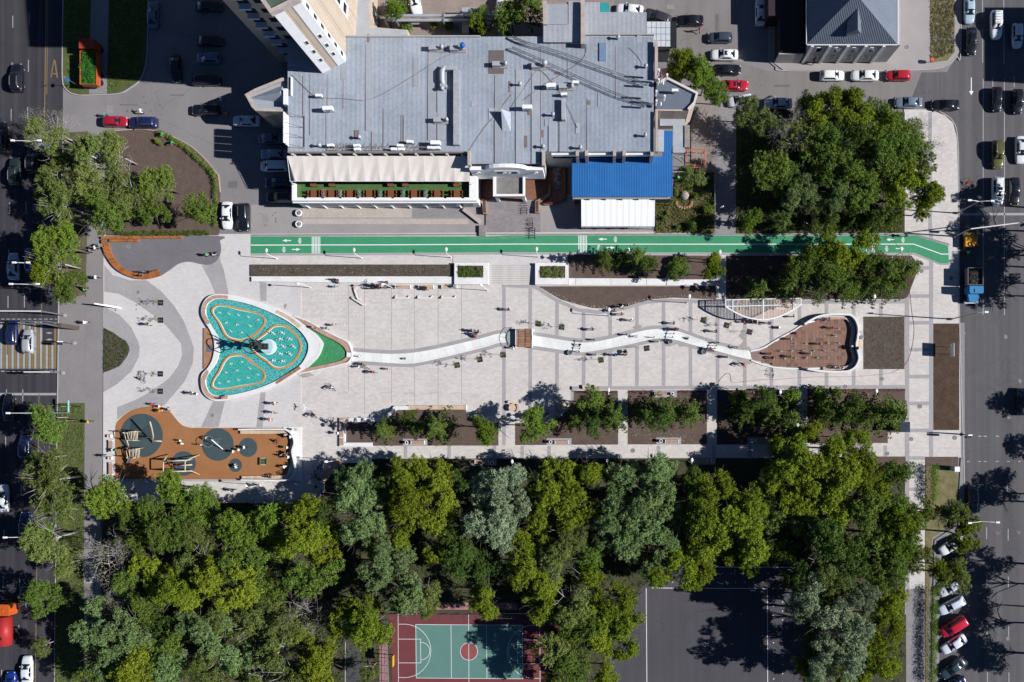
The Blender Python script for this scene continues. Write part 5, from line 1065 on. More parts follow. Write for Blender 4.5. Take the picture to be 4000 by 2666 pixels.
# ------------------------------------------------ roof equipment
def acunit(v, x, y, big=False, h=9.0):
    s = 1.5 if big else 1; w = PW(v, x, y, h + 1.2); t = thing('air_conditioner', 'white air conditioner box on the corrugated roof', 'air conditioner', (w.x, w.y, h + .08), R.uniform(-.08, .08), 'roof air conditioners', auto=True)
    part(MB().box(-.5 * s, .5 * s, -.2 * s, .2 * s, .35 * s, 1.0 * s).mesh('casing'), 'casing', WMET, t); part(MB().ring((0, -.2 * s, .68 * s), .22 * s, .03, 'y', 14, 4).mesh('fan_guard'), 'fan_guard', DARK, t)
    part(MB().box(-.45 * s, -.38 * s, -.2, .2, 0, .35 * s).box(.38 * s, .45 * s, -.2, .2, 0, .35 * s).mesh('feet'), 'feet', GREYM, t)
for a in ((2, 570, 872), (2, 660, 1000, True), (2, 678, 1330), (2, 920, 1333), (2, 925, 1366), (2, 1265, 1366), (2, 1320, 1333), (2, 1330, 1366), (2, 1408, 1297), (2, 1600, 1353), (2, 1650, 1315, True), (2, 1658, 1353), (3, 140, 988, True), (3, 585, 750), (3, 360, 790, True), (3, 478, 860), (3, 1500, 825)): acunit(*a)
def rvent(v, x, y, h=9.0, r=.25, z=1.1):
    w = PW(v, x, y, h + z); t = thing('roof_vent', 'grey roof vent pipe with a cap', 'vent', (w.x, w.y, h), 0, 'roof vents', auto=True); part(MB().cyl(0, 0, r * .7, 0, z, 10).mesh('pipe'), 'pipe', GALV, t); part(MB().cyl(0, 0, r * 1.25, z, z + .25, 12, r * .3).mesh('cap'), 'cap', GALV, t)
for a in ((3, 72, 765), (3, 375, 1045), (3, 1230, 600), (3, 285, 1340), (3, 1225, 1235), (3, 628, 1348), (3, 975, 335), (2, 1708, 808), (2, 578, 1330), (2, 945, 1255)): rvent(*a)
def ductset(v, x, y, lab, tank=None):
    w = PW(v, x, y, 10); t = thing('ventilation_unit', lab, 'ventilation', (w.x, w.y, 9.08)); part(MB().box(-1.2, .1, -.35, .35, .2, 1.0).mesh('box'), 'box', GALV, t); part(MB().tube([(.1, 0, .6), (.7, 0, .6), (.9, 0, .8), (.9, 0, 1.5)], .25, 10).mesh('duct', True), 'duct', GALV, t); part(MB().box(-1.3, 1.2, -.45, .45, 0, .2).mesh('frame'), 'frame', CONCD, t)
    if tank: part(MB().blob((.9, .1, 1.6), .45, 10, 6).mesh('tank', True), 'tank', tank, t)
ductset(2, 1655, 435, 'long metal ventilation unit left of the blue tank'); ductset(2, 1850, 440, 'roof ventilation unit with a round blue tank', mat('blue_tank', (0.01, 0.10, 0.42), 0.4)); ductset(2, 2240, 585, 'ventilation fan standing on the dark tar patch'); ductset(2, 1700, 1100, 'metal ventilation unit beside the long roof ridge'); ductset(3, 250, 600, 'large ventilation unit next to the lattice tray', GALV)
ductset(3, 500, 790, 'dark ventilation fan among the roof air conditioners')
w = PW(2, 1718, 700, 10); t = thing('roof_duct', 'curved silver duct beside the roof ridge', 'duct', (w.x, w.y, 9.08)); part(MB().tube([(.2, 1.6, .5), (-.2, .9, .7), (-.2, -.6, .7), (0, -1.4, .4)], .4, 10).mesh('duct', True), 'duct', GALV, t); part(MB().box(-.5, .5, -1.7, -1.1, 0, .8).mesh('outlet'), 'outlet', GALV, t)
w = PW(3, 475, 1000, 9.6); t = thing('roof_duct', 'straight boxy duct on the right part of the roof', 'duct', (w.x, w.y, 9.08)); part(MB().box(-.35, .25, -1.5, 1.5, 0, .8).mesh('duct'), 'duct', GALV, t); part(MB().box(-.3, .3, -1.9, -1.52, 0, 1.1).mesh('outlet'), 'outlet', CONC, t)
def lattice(v, pts, lab):
    w = smooth(PL(v, pts, 9.9), False, 10); t = thing('cable_tray', lab, 'cable tray', (w[0].x, w[0].y, 9)); A, B = offs(w, .34, False, 0); A = [Vector((p.x, p.y, 9.9)) for p in A]; B = [Vector((p.x, p.y, 9.9)) for p in B]
    MB().tube(A, .028, 4).build('rail', DARK, t); MB().tube(B, .028, 4).build('rail', DARK, t); m_ = MB(); 
    for i in range(len(A) - 1):
        for k in range(4): p, q = A[i].lerp(A[i + 1], k / 4), B[i].lerp(B[i + 1], (k + .9) / 4); m_.tube([p, q], .014, 3); m_.tube([B[i].lerp(B[i + 1], k / 4), A[i].lerp(A[i + 1], (k + .9) / 4)], .014, 3)
    o = m_.build('lattice_bars', DARK, t); o['kind'] = 'stuff'
    for i in range(0, len(A), 6): MB().tube([(A[i].x, A[i].y, 9.0), A[i]], .03, 4).build('foot', GREYM, t)
lattice(3, [(0, 335), (80, 375), (170, 405), (450, 490), (750, 600), (1000, 690), (1240, 778)], 'upper dark lattice cable tray crossing the roof')
lattice(3, [(0, 440), (180, 515), (450, 640), (750, 775), (1000, 880), (1290, 968)], 'lower dark lattice cable tray crossing the roof')
def aerial(v, x, y, lab):
    w = PW(v, x, y, 12); t = thing('antenna_mast', lab, 'antenna', (w.x, w.y, 8.7)); part(MB().cyl(0, 0, .06, 0, 3.6, 8).mesh('mast'), 'mast', GREYM, t); f = MB(); 
    for a in range(3): c, s = math.cos(a * 2.1), math.sin(a * 2.1); f.tube([(0, 0, 3.1), (c * .8, s * .8, 3.1)], .04, 4); part(MB().cyl(c * .85, s * .85, .16, 2.0, 4.0, 8).mesh('antenna_panel'), 'antenna_panel', WMET, t)
    part(f.mesh('arms'), 'arms', GREYM, t); part(MB().blob((.4, -.4, 1.6), .35, 10, 6, (.4, 1, 1)).mesh('dish', True), 'dish', WMET, t)
aerial(3, 1372, 700, 'upper phone antenna mast on the right roof edge'); aerial(3, 1350, 895, 'lower phone antenna mast on the right roof edge')
# billboard back at the left roof edge
w0_ = W(1136, 575, 9); bb = thing('billboard', 'white billboard seen from behind at the left roof edge', 'billboard', (w0_.x, w0_.y, 9)); yb0, yb1 = PW(2, 265, 1335, 10).y, PW(2, 265, 1050, 10).y; xb_ = W(1130, 500, 9).x
for i in range(4): d_ = (yb1 - yb0) / 4; MB().box(xb_ - .12, xb_, yb0 + d_ * i + .03, yb0 + d_ * (i + 1) - .03, 9.1, 11.2).build('panel', WMET, bb)
for i in range(4): y = yb0 + (yb1 - yb0) * i / 3; MB().tube([(xb_, y, 11), (xb_ + 2.4, y - .2, 9.1)], .04, 4).build('brace', mat('rusty_steel', (0.16, 0.09, 0.07), 0.9), bb)
MB().tube([(xb_ + 2.4, yb0, 9.15), (xb_ + 2.4, yb1, 9.15)], .05, 4).build('brace', DARK, bb)
# steel letter frames along the front roof edge (rusty sign brackets)
for i, (x0, x1) in enumerate(((645, 760), (790, 900), (980, 1200), (1300, 1400), (1440, 1600))):
    a, b = PW(2, x0, 1385, 9.6), PW(2, x1, 1385, 9.6); t = thing('sign_bracket', 'rusty sign bracket frame on the front roof edge, %s from the left' % ordn[i], 'bracket', (a.x, a.y, 9.0), 0, 'rusty sign brackets')
    rs = MATS['rusty_steel']; MB().tube([a, b], .05, 4).build('rail', rs, t); MB().tube([a + Vector((0, .5, .3)), b + Vector((0, .5, .3))], .04, 4).build('rail', rs, t)
    for k in range(5): p = a.lerp(b, k / 4); MB().tube([(p.x, p.y, 9), p, p + Vector((.2, 1.3, -.5))], .03, 4).build('strut', rs, t)
# entrance surroundings
for i, pts in enumerate(([(196, 510), (235, 520), (240, 650), (205, 648), (198, 560), (140, 510), (150, 490)], [(685, 530), (715, 515), (805, 460), (812, 380), (825, 380), (822, 480), (722, 545), (720, 640), (683, 640)])):
    w = PL('Z4', pts, .9); t = thing('planter_wall', 'brown stone planter wall on the %s of the entrance landing' % ('left', 'right')[i], 'planter', (w[0].x, w[0].y, 0)); MB().prism(w, 0, .9).build('wall', mat('brown_planter', (0.32, 0.19, 0.14), 0.8), t)
    if i == 0: MB().prism(PL('Z4', [(205, 525), (226, 530), (230, 640), (208, 638)], .92), .85, .93).build('soil', SOILD, t)
    else: MB().prism(PL('Z4', [(692, 535), (712, 525), (712, 632), (690, 632)], .92), .85, .93).build('soil', SOILD, t)
w = PW('Z4', 880, 320, .3); t = thing('tarpaulin', 'crumpled grey tarpaulin lying by the blue hall', 'tarpaulin', (w.x, w.y, 0.46)); mb = MB(); nx, ny = 8, 20; rr = random.Random(5); g = []
for a_ in range(nx + 1):
    for b_ in range(ny + 1): v_ = b_ / ny; g.append(((a_ / nx - .5) * (1.3 - .6 * v_) + .25 * math.sin(b_ * .9) + rr.uniform(-.08, .08) + v_ * .3, 1.9 - 3.9 * v_, rr.uniform(0.03, .35)))
mb.add(g, [(a_ * (ny + 1) + b_, a_ * (ny + 1) + b_ + 1, (a_ + 1) * (ny + 1) + b_ + 1, (a_ + 1) * (ny + 1) + b_) for a_ in range(nx) for b_ in range(ny)]); mb.build('sheet', mat('tarp_grey', (0.22, 0.24, 0.28), 0.6), t, world=False)
for i, y in enumerate((395, 497)):
    w = PW(6, 400, y); t = thing('round_planter', '%s round white flower planter at the terrace corner' % ('upper', 'lower')[i], 'planter', (w.x, w.y, 0), 0, 'round planters'); mb = MB(); mb.ring((0, 0, .45), .47, .14, 'z', 20, 8); part(mb.mesh('rim', True), 'rim', WHITE, t); part(MB().cyl(0, 0, .42, 0, .45, 16, .48).mesh('bowl', True), 'bowl', WHITE, t); part(leafcloud(np.random.default_rng(i), [((0, 0, .5), (.35, .35, .12), 1)], 120, .06), 'flowers', flm, t)
# ================================================================ FOUNTAIN
ft = thing('fountain', 'clover shaped turquoise fountain basin with white rim and timber seats', 'fountain', PW('Z1', 900, 780))
out_ = smooth(PL('Z1', [(300, 75), (500, 82), (720, 130), (950, 200), (1150, 275), (1330, 370), (1480, 480), (1600, 600), (1700, 745), (1610, 920), (1500, 1050), (1350, 1150), (1150, 1250), (900, 1370), (700, 1430), (480, 1480), (300, 1490), (190, 1440), (125, 1350), (105, 1220), (125, 1130), (190, 1060), (250, 960), (280, 840), (285, 760), (270, 650), (215, 530), (150, 430), (112, 330), (125, 220), (190, 120)]), True, 5)
inn_ = smooth(PL('Z1', [(330, 140), (470, 148), (700, 195), (900, 262), (1100, 350), (1280, 450), (1420, 560), (1510, 680), (1532, 770), (1510, 880), (1420, 1020), (1250, 1130), (1080, 1235), (900, 1310), (700, 1370), (480, 1415), (330, 1420), (240, 1395), (190, 1330), (168, 1230), (190, 1150), (240, 1080), (310, 980), (345, 860), (350, 760), (330, 640), (260, 530), (210, 440), (170, 330), (180, 230), (240, 165)]), True, 5)
def annulus(A, B, z0, z1):
    """solid ring between outer loop A and inner loop B"""
    mb = MB(); tr = tessellate_polygon([[Vector((p.x, p.y, 0)) for p in A], [Vector((p.x, p.y, 0)) for p in B]]); P_ = [(p.x, p.y) for p in A] + [(p.x, p.y) for p in B]; fs = []
    for a, b, c in tr:
        if (P_[b][0] - P_[a][0]) * (P_[c][1] - P_[a][1]) - (P_[b][1] - P_[a][1]) * (P_[c][0] - P_[a][0]) < 0: a, b = b, a
        fs.append((a, b, c))
    mb.add([(x, y, z1) for x, y in P_], fs)
    for L_, rev in ((A, 0), (B, 1)):
        n = len(L_); mb.add([(p.x, p.y, z1) for p in L_] + [(p.x, p.y, z0) for p in L_], [((n + i, n + (i + 1) % n, (i + 1) % n, i)) for i in range(n)])
    return mb
annulus(out_, inn_, .1, .62).build('rim', WHITE, ft)
MB().prism(inn_, .1, .36).build('water', WATER, ft)
def woodband(parent, v, outer, inner, z, n, m=WOODP, z0=.5, name='seat_board'):
    """boards between two matching open polylines"""
    A, B = smooth(PL(v, outer), False, 12), smooth(PL(v, inner), False, 12)
    def at(L_, t): f = t * (len(L_) - 1); i = min(int(f), len(L_) - 2); return L_[i].lerp(L_[i + 1], f - i)
    for i in range(n):
        a, b = (i + .04) / n, (i + .96) / n; MB().prism([at(A, a), at(A, b), at(B, b), at(B, a)], z0, z + R.uniform(-.004, .004)).build(name, m, parent)
woodband(ft, 'Z1', [(470, 95), (300, 90), (200, 135), (135, 220), (120, 330), (155, 430), (195, 478)], [(468, 136), (320, 132), (240, 160), (185, 220), (165, 320), (195, 400), (225, 460)], .66, 30)
woodband(ft, 'Z1', [(192, 1075), (135, 1150), (112, 1230), (140, 1350), (200, 1430), (300, 1470), (468, 1462)], [(215, 1105), (180, 1180), (165, 1240), (190, 1330), (235, 1400), (320, 1425), (468, 1422)], .66, 30)
woodband(ft, 'Z1', [(1120, 283), (1300, 380), (1442, 492)], [(1098, 318), (1270, 410), (1408, 528)], .66, 18, WOODB); woodband(ft, 'Z1', [(1438, 1058), (1300, 1150), (1112, 1270)], [(1408, 1030), (1280, 1115), (1095, 1238)], .66, 18, WOODD)
MB().prism(PL('Z1', [(130, 520), (200, 520), (262, 640), (280, 760), (270, 880), (225, 985), (165, 1065), (128, 1062)]), .12, .3).build('step_deck', WOODD, ft)
MB().prism(PL('Z1', [(175, 745), (250, 742), (250, 842), (172, 840)]), .3, .34).build('plaque', GREYM, ft)
pet = {0: [(345, 215), (450, 222), (650, 265), (820, 310), (920, 360), (965, 440), (900, 550), (780, 650), (680, 690), (600, 700), (480, 670), (405, 600), (330, 450), (250, 330), (245, 270), (290, 225)],
       1: [(260, 1215), (330, 1100), (400, 960), (480, 885), (590, 865), (680, 880), (800, 975), (930, 1080), (962, 1160), (920, 1240), (800, 1280), (600, 1320), (420, 1345), (300, 1340), (240, 1295)],
       2: [(850, 660), (960, 575), (1060, 490), (1150, 475), (1240, 490), (1340, 570), (1420, 680), (1440, 775), (1410, 880), (1330, 990), (1240, 1050), (1150, 1070), (1060, 1050), (950, 960), (850, 890), (790, 830), (755, 780), (790, 710)]}
pins = []
for k in pet:
    L_ = smooth(PL('Z1', pet[k]), True, 5); c = sum(L_, Vector((0, 0, 0))) / len(L_)
    pi = [p + (c - p).normalized() * .30 for p in L_]; pin = [p + (c - p).normalized() * .42 for p in L_]
    pb = annulus(L_, pi, .3, .52).build('petal_wall', mat('ochre_timber', (0.50, 0.26, 0.09), 0.6, 0.15, 2, 8), ft); annulus(pi, pin, .3, .44).build('petal_ledge', WHITE, ft)
    MB().prism(pin, .3, .40).build('petal_water', WATERP, ft)
jets = [(330, 312, .6), (455, 328, .6), (585, 345, .6), (718, 372, .6), (845, 408, .6), (418, 445, .6), (562, 472, .6), (737, 492, .6), (485, 563, .6), (625, 577, .6), (330, 1250, .6), (447, 1230, .6), (585, 1210, .6), (712, 1180, .6), (840, 1137, .6), (420, 1110, .6), (565, 1082, .6), (735, 1058, .6), (483, 993, .6), (627, 970, .6),
        (1050, 587, 1), (1173, 583, 1), (1145, 663, 1), (1272, 664, 1), (1185, 765, 1), (1320, 765, 1), (1145, 860, 1), (1275, 866, 1), (1050, 950, 1), (1175, 957, 1)]
jm = MB().cyl(0, 0, .06, 0, .75, 7, .02)
for i in range(26):
    a = R.uniform(0, 6.28); r_ = R.uniform(0.03, .30); jm.blob((math.cos(a) * r_ * 1.4 - .1, math.sin(a) * r_ * .6, R.uniform(.02, .7) * (1 - r_ * 2)), R.uniform(.02, .055), 5, 3)
jm = jm.mesh('water_jet', True)
for x, y, s in jets:
    w = PW('Z1', x, y, .6); o = part(jm, 'water_jet', WFOAM, ft, (w.x - ft.location.x, w.y - ft.location.y, .38), (0, 0, R.uniform(-.4, .4))); o.scale = (s * 1.9, s * 1.5, s)
# pool tip
tp = thing('tip_pool', 'triangular green water pool at the pointed right end of the fountain', 'pool', PW('Z1', 1820, 800))
gw = smooth(PL('Z1', [(1555, 545), (1700, 600), (1880, 680), (2000, 760), (2040, 850), (2010, 910), (1900, 965), (1700, 1010), (1490, 1055), (1600, 900), (1705, 745), (1660, 640)]), True, 4)
MB().prism(gw, .1, .3).build('water', WATERG, tp)
woodband(tp, 'Z1', [(1345, 362), (1520, 445), (1700, 545), (1900, 640), (2040, 720), (2090, 835)], [(1400, 412), (1560, 520), (1700, 600), (1880, 690), (1990, 765), (2040, 845)], .55, 34, WOODP, .12)
woodband(tp, 'Z1', [(2085, 915), (2000, 985), (1850, 1040), (1600, 1095), (1390, 1135)], [(2038, 900), (1970, 950), (1850, 985), (1650, 1025), (1460, 1065)], .55, 30, WOODP, .12)
MB().ribbon(smooth(PL('Z1', [(1340, 365), (1520, 430), (1700, 530), (1900, 630), (2050, 710), (2105, 830), (2108, 900), (2060, 975), (1960, 1010), (1700, 1070), (1400, 1130)]), False), .2, .1, .62, side=0).build('rim', WHITE, tp)
MB().prism(PL('Z1', [(2040, 845), (2108, 850), (2105, 912), (2038, 905)]), .1, .58).build('end_slab', WHITE, tp)
MB().ribbon(smooth(PL('Z1', [(1440, 500), (1600, 600), (1690, 700), (1700, 760), (1640, 900), (1500, 1040)]), False), .5, .1, .64).build('inner_rim', WHITE, tp)
# sculpture
sc = thing('fountain_sculpture', 'dark metal fountain sculpture of curved rings on a round pale plinth', 'sculpture', PW('Z1', 1005, 775)); sc.location.z = .3
p0 = sc.location.copy()
part(MB().cyl(0, 0, 1.08, 0, 1.2, 32).mesh('plinth'), 'plinth', mat('pale_blue_plinth', (0.42, 0.58, 0.66), 0.6, 0.06), sc); part(MB().cyl(0, 0, 1.3, 0, .25, 32).mesh('plinth_base'), 'plinth_base', WHITE, sc)
part(MB().box(-.75, .35, -.5, .5, 1.2, 1.7).mesh('block'), 'block', mat('bronze', (0.03, 0.032, 0.035), 0.5, 0.3, 3, 12), sc); BZ = MATS['bronze']
fg = MB(); fg.tube([(-.2, 0, 1.6), (-.5, .1, 3.0), (-.4, 0, 4.6), (-.6, .1, 6.0)], .42, 9, .16)
for i in range(9):
    a = i * 2.4; z = 2.2 + i * .42; fg.tube([(-.4, 0, z), (-.4 + math.cos(a) * .7, math.sin(a) * .7, z + .6), (-.4 + math.cos(a + .6) * .9, math.sin(a + .6) * .9, z + 1.3)], .16, 6, .05); fg.blob((-.4 + math.cos(a) * .5, math.sin(a) * .5, z + .3), .28, 7, 5)
part(fg.mesh('figure', True), 'figure', BZ, sc)
tl = lambda ax, a: Matrix.Rotation(math.radians(a), 3, ax)
for c, r_, t_ in (((-.7, -.3, 5.9), 1.25, tl('X', 25)), ((-.5, -.2, 4.9), .75, tl('Y', 40)), ((-.2, .4, 5.2), .9, tl('X', 75))): part(MB().ring(c, r_, .075, 'z', 30, 6, tilt=t_).mesh('ring', True), 'ring', BZ, sc)
part(MB().tube([(-.4, .1, 4.6), (-.7, .9, 5.6), (-1.1, 1.7, 6.6)], .16, 7, .04).mesh('blade', True), 'blade', BZ, sc)
# ================================================================ WATER CHANNEL
ch = thing('water_channel', 'long winding white concrete water channel across the square', 'channel', W(1700, 1370))
T10 = lambda x, y: P(10, x, y); Z5 = lambda x, y: P('Z5', x, y)
topl = [T10(892, 95), T10(1000, 106), T10(1240, 119), T10(1450, 106), T10(1650, 72), T10(1900, 15), Z5(0, 165), Z5(90, 140), Z5(250, 132), Z5(380, 152), Z5(520, 172), Z5(700, 202), Z5(840, 212), Z5(1000, 188), Z5(1180, 142), Z5(1350, 106), Z5(1500, 97), Z5(1600, 118), Z5(1800, 190), Z5(1950, 237), Z5(2100, 272), Z5(2200, 278)]
botl = [T10(880, 190), T10(1000, 186), T10(1240, 203), T10(1440, 207), T10(1680, 160), T10(1930, 100), Z5(10, 245), Z5(100, 217), Z5(250, 210), Z5(370, 236), Z5(560, 264), Z5(740, 290), Z5(860, 288), Z5(1000, 264), Z5(1200, 226), Z5(1350, 190), Z5(1430, 178), Z5(1560, 186), Z5(1700, 226), Z5(1900, 277), Z5(2100, 332), Z5(2215, 357)]
A = smooth([W(*p) for p in topl], False, 3); B = smooth([W(*p) for p in botl], False, 3)
MB().prism([W(*p) + Vector((0, .62, 0)) for p in topl] + [W(*p) + Vector((0, -.62, 0)) for p in botl[::-1]], .1, .131).build('grey_band', PAVG)['kind'] = 'structure'
for i in range(len(A) - 1):
    e = .005; a0, a1, b0, b1 = A[i].lerp(A[i + 1], e), A[i].lerp(A[i + 1], 1 - e), B[i].lerp(B[i + 1], e), B[i].lerp(B[i + 1], 1 - e); mb = MB(); pr = []
    for t, z in ((0, .20), (.09, .20), (.22, .155), (.5, .14), (.78, .155), (.91, .20), (1, .20)): pr.append((a0.lerp(b0, t), a1.lerp(b1, t), z))
    mb.add([(p.x, p.y, z) for p, q, z in pr] + [(q.x, q.y, z) for p, q, z in pr] + [(a0.x, a0.y, .1), (a1.x, a1.y, .1), (b0.x, b0.y, .1), (b1.x, b1.y, .1)], [(k, k + 1, 8 + k, 7 + k) for k in range(6)] + [(0, 7, 15, 14), (6, 16, 17, 13)]); mb.build('channel_slab', CHAN, ch)
br = thing('footbridge', 'small timber deck footbridge over the white channel', 'bridge', PW('Z5', 312, 175))
d0, d1 = PW('Z5', 247, 250, .9), PW('Z5', 378, 100, .9); n = 16
for i in range(n): y = d0.y + (d1.y - d0.y) * i / n; MB().box(d0.x, d1.x, y + .012, y + (d1.y - d0.y) / n - .012, .78, .84 + R.uniform(0, .006)).build('plank', WOODD, br)
for x in (d0.x - .1, d1.x + .02): MB().box(x, x + .1, d0.y - .1, d1.y + .1, .13, .95).build('side_beam', WMET, br)
for x in (d0.x + 1.4, d1.x - .05):
    MB().tube([(x, d0.y, 1.6), (x + .15, (d0.y + d1.y) / 2, 1.6), (x, d1.y, 1.6)], .03, 5).build('rail', DARK, br)
    for k in range(8): y = d0.y + (d1.y - d0.y) * k / 7; MB().tube([(x, y, .84), (x, y, 1.6)], .018, 4).build('baluster', DARK, br)
gd = thing('curved_rail', 'dark curved railing over a glass panel left of the footbridge', 'railing', PW('Z5', 205, 165)); g_ = lambda x, y, h: PW('Z5', x, y, h)
MB().prism([g_(163, 125, .35), g_(248, 105, .35), (g_(245, 240, .35)), g_(180, 235, .35)], .22, .27).build('glass_panel', mat('pale_glass', (0.30, 0.36, 0.35), 0.15, 0.1), gd)
for pts in ([(208, 85), (180, 120), (162, 165), (168, 210), (185, 240)], [(250, 100), (225, 130), (215, 170), (225, 210), (250, 240)]): MB().tube(smooth([g_(x, y, 1.0) for x, y in pts], False, 4), .03, 5).build('rail', DARK, gd)
for x, y in ((208, 85), (162, 165), (185, 240), (250, 100), (250, 240)): p = g_(x, y, 1.0); MB().tube([(p.x, p.y, .13), p], .025, 4).build('post', DARK, gd)
for i, (xa_, ya_, xb_2, yb_, lab) in enumerate(((795, 200, 775, 290, 'water play frame with paddle wheel, nearest the footbridge'), (1575, 108, 1545, 198, 'water play frame with round tub on the bend of the channel'), (1930, 215, 1895, 285, 'water play frame with a long lever near the splash pad'))):
    a, b = PW('Z5', xa_, ya_, .6), PW('Z5', xb_2, yb_, .6); t = thing('water_play_frame', lab, 'water toy', (b.x, b.y, .14)); a.z = b.z = 1.0
    MB().tube([a, b], .05, 5).build('beam', GREYM, t)
    for k in (0, .33, .66, 1): p = a.lerp(b, k); MB().tube([(p.x, p.y, .13), p], .045, 5).build('post', GREYM, t); MB().blob((p.x, p.y, 1.05), .13, 7, 5).build('bucket', DARK, t)
    MB().tube([a.lerp(b, .9), a.lerp(b, .9) + Vector((-1.2, -.1, -.2))], .07, 5).build('trough', GREYM, t)
    MB().cyl(b.x - 1.5 if i != 1 else b.x - .1, b.y - .1, .42, .13, .62, 18, .46).build('tub', GALV, t); MB().cyl(b.x - 1.5 if i != 1 else b.x - .1, b.y - .1, .34, .621, .64, 18).build('tub_water', mat('dark_water', (0.08, 0.12, 0.12), 0.15), t)
# ================================================================ SPLASH PAD
sp = thing('splash_pad', 'brown tiled splash pad with white rims and ground jets', 'splash pad', PW('Z2', 1300, 780))
padl = [(480, 870), (600, 850), (700, 810), (850, 720), (1000, 630), (1150, 540), (1300, 450), (1400, 415), (1550, 400), (1850, 400), (1950, 470), (1985, 600), (1975, 760), (2000, 900), (1990, 1000), (1900, 1080), (1500, 1085), (1240, 1100), (1000, 1090), (800, 1060), (640, 1010), (490, 980)]
pad = PL('Z2', padl); MB().prism(pad, .08, .127).build('base', mat('wet_paving', (0.24, 0.17, 0.15), 0.6, 0.2), sp)
pf = [P('Z2', *p) for p in padl]; core = [P('Z2', *p) for p in [(690, 810), (850, 722), (1000, 632), (1150, 542), (1300, 452), (1420, 410), (1860, 402), (1905, 500), (1925, 700), (1935, 900), (1915, 1040), (1870, 1080), (1500, 1083), (1240, 1098), (1000, 1090), (800, 1058), (640, 1000), (700, 900)]]
dkt = {(5, 3)}; tw_ = 52.2; 
me_t = {}
row = 0; y = 405
while y < 1100:
    x = 480 + (row % 2) * 0
    while x < 1950:
        c = P('Z2', x + tw_ / 2, y + 26)
        if insidepoly(c[0], c[1], core):
            w = W(*c); dk = R.random() < .16; 
            s_ = (tw_ / 3.677 * S / 2 - .008, 52 / 3.677 * S / 2 - .008)
            if 'm' not in me_t: me_t['m'] = MB().box(-s_[0], s_[0], -s_[1], s_[1], 0, .02).mesh('tile'); me_t['m'].materials.append(BRICKR)
            part(me_t['m'], 'tile', BRICKR2 if dk else BRICKR, sp, (w.x - sp.location.x, w.y - sp.location.y, .127 + R.uniform(0, .002)))
        x += tw_
    y += 52; row += 1
MB().ribbon(smooth(PL('Z2', [(480, 852), (600, 830), (700, 790), (900, 670), (1080, 575), (1250, 470), (1400, 425)]), False), .22, .1, .32).build('rim', WHITE, sp)
MB().ribbon(smooth(PL('Z2', [(490, 985), (600, 1030), (780, 1080), (1000, 1105), (1250, 1108), (1500, 1100)]), False), .24, .1, .32).build('rim', WHITE, sp)
cb_ = thing('curved_bench', 'tall white curved backrest bench around the splash pad end', 'bench', PW('Z2', 1950, 760))
bo = smooth(PL('Z2', [(1240, 480), (1330, 420), (1450, 365), (1600, 340), (1800, 338), (1900, 350), (1970, 420), (2008, 540), (1995, 680), (1980, 780), (2010, 900), (2015, 980), (1970, 1080), (1880, 1140), (1750, 1155), (1500, 1150), (1280, 1115)]), False, 5)
MB().ribbon(bo, .32, .1, 1.25).build('backrest', WHITE, cb_)
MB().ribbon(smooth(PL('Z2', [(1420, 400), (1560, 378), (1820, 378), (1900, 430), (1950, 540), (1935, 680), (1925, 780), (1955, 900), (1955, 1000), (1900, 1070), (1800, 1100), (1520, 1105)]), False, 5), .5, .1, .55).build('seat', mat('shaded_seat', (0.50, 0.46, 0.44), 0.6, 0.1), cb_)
woodband(cb_, 'Z2', [(1560, 372), (1700, 372), (1840, 374)], [(1555, 402), (1700, 402), (1835, 404)], .58, 10, WOODP, .5); woodband(cb_, 'Z2', [(1508, 1085), (1700, 1088), (1860, 1086)], [(1508, 1118), (1700, 1120), (1840, 1120)], .58, 14, WOODP, .5)
for x, y, s in ((1745, 530, 1), (1380, 640, .5), (1535, 637, .5), (1695, 632, 1.5), (1120, 747, .8), (1278, 744, 1), (1435, 742, .6), (1592, 740, .9), (1748, 738, .8), (918, 855, 1.2), (1072, 852, 1), (1230, 850, 1), (1388, 848, 1), (1545, 843, 1.2), (1698, 842, .8), (815, 957, 1), (970, 957, 1.1), (1130, 953, 1.1), (1287, 950, 1.2), (1443, 947, 1.2), (1595, 948, .5), (1750, 946, .5)):
    w = PW('Z2', x, y); o = part(jm, 'water_jet', WFOAM, sp, (w.x - sp.location.x, w.y - sp.location.y, .145), (0, 0, R.uniform(0, 3))); o.scale = (s * .7, s * .9, s)
w = PW('Z2', 2035, 740); t = thing('crate', 'wooden lidded crate behind the curved white bench', 'crate', (w.x, w.y, .12)); 
for i in range(2): part(MB().box(-.55 + i * .56, -.01 + i * .56, -.6, .6, .5, .54).mesh('lid_board'), 'lid_board', WOODB, t)
part(MB().box(-.52, .52, -.58, .58, 0, .499).mesh('box'), 'box', WOODT, t)
w = PW('Z2', 2045, 630); t = thing('a_frame_stand', 'white lattice A-frame stand behind the curved white bench', 'stand', (w.x, w.y, .12)); 
for s in (-1, 1): part(MB().tube([(s * .5, -.7, .1), (0, .6, 1.3)], .05, 4).tube([(s * .62, -.7, .1), (s * .1, .6, 1.3)], .05, 4).mesh('leg'), 'leg', WMET, t)
part(MB().cyl(.1, -.3, .28, 0, .8, 12).mesh('bucket'), 'bucket', GREYM, t)
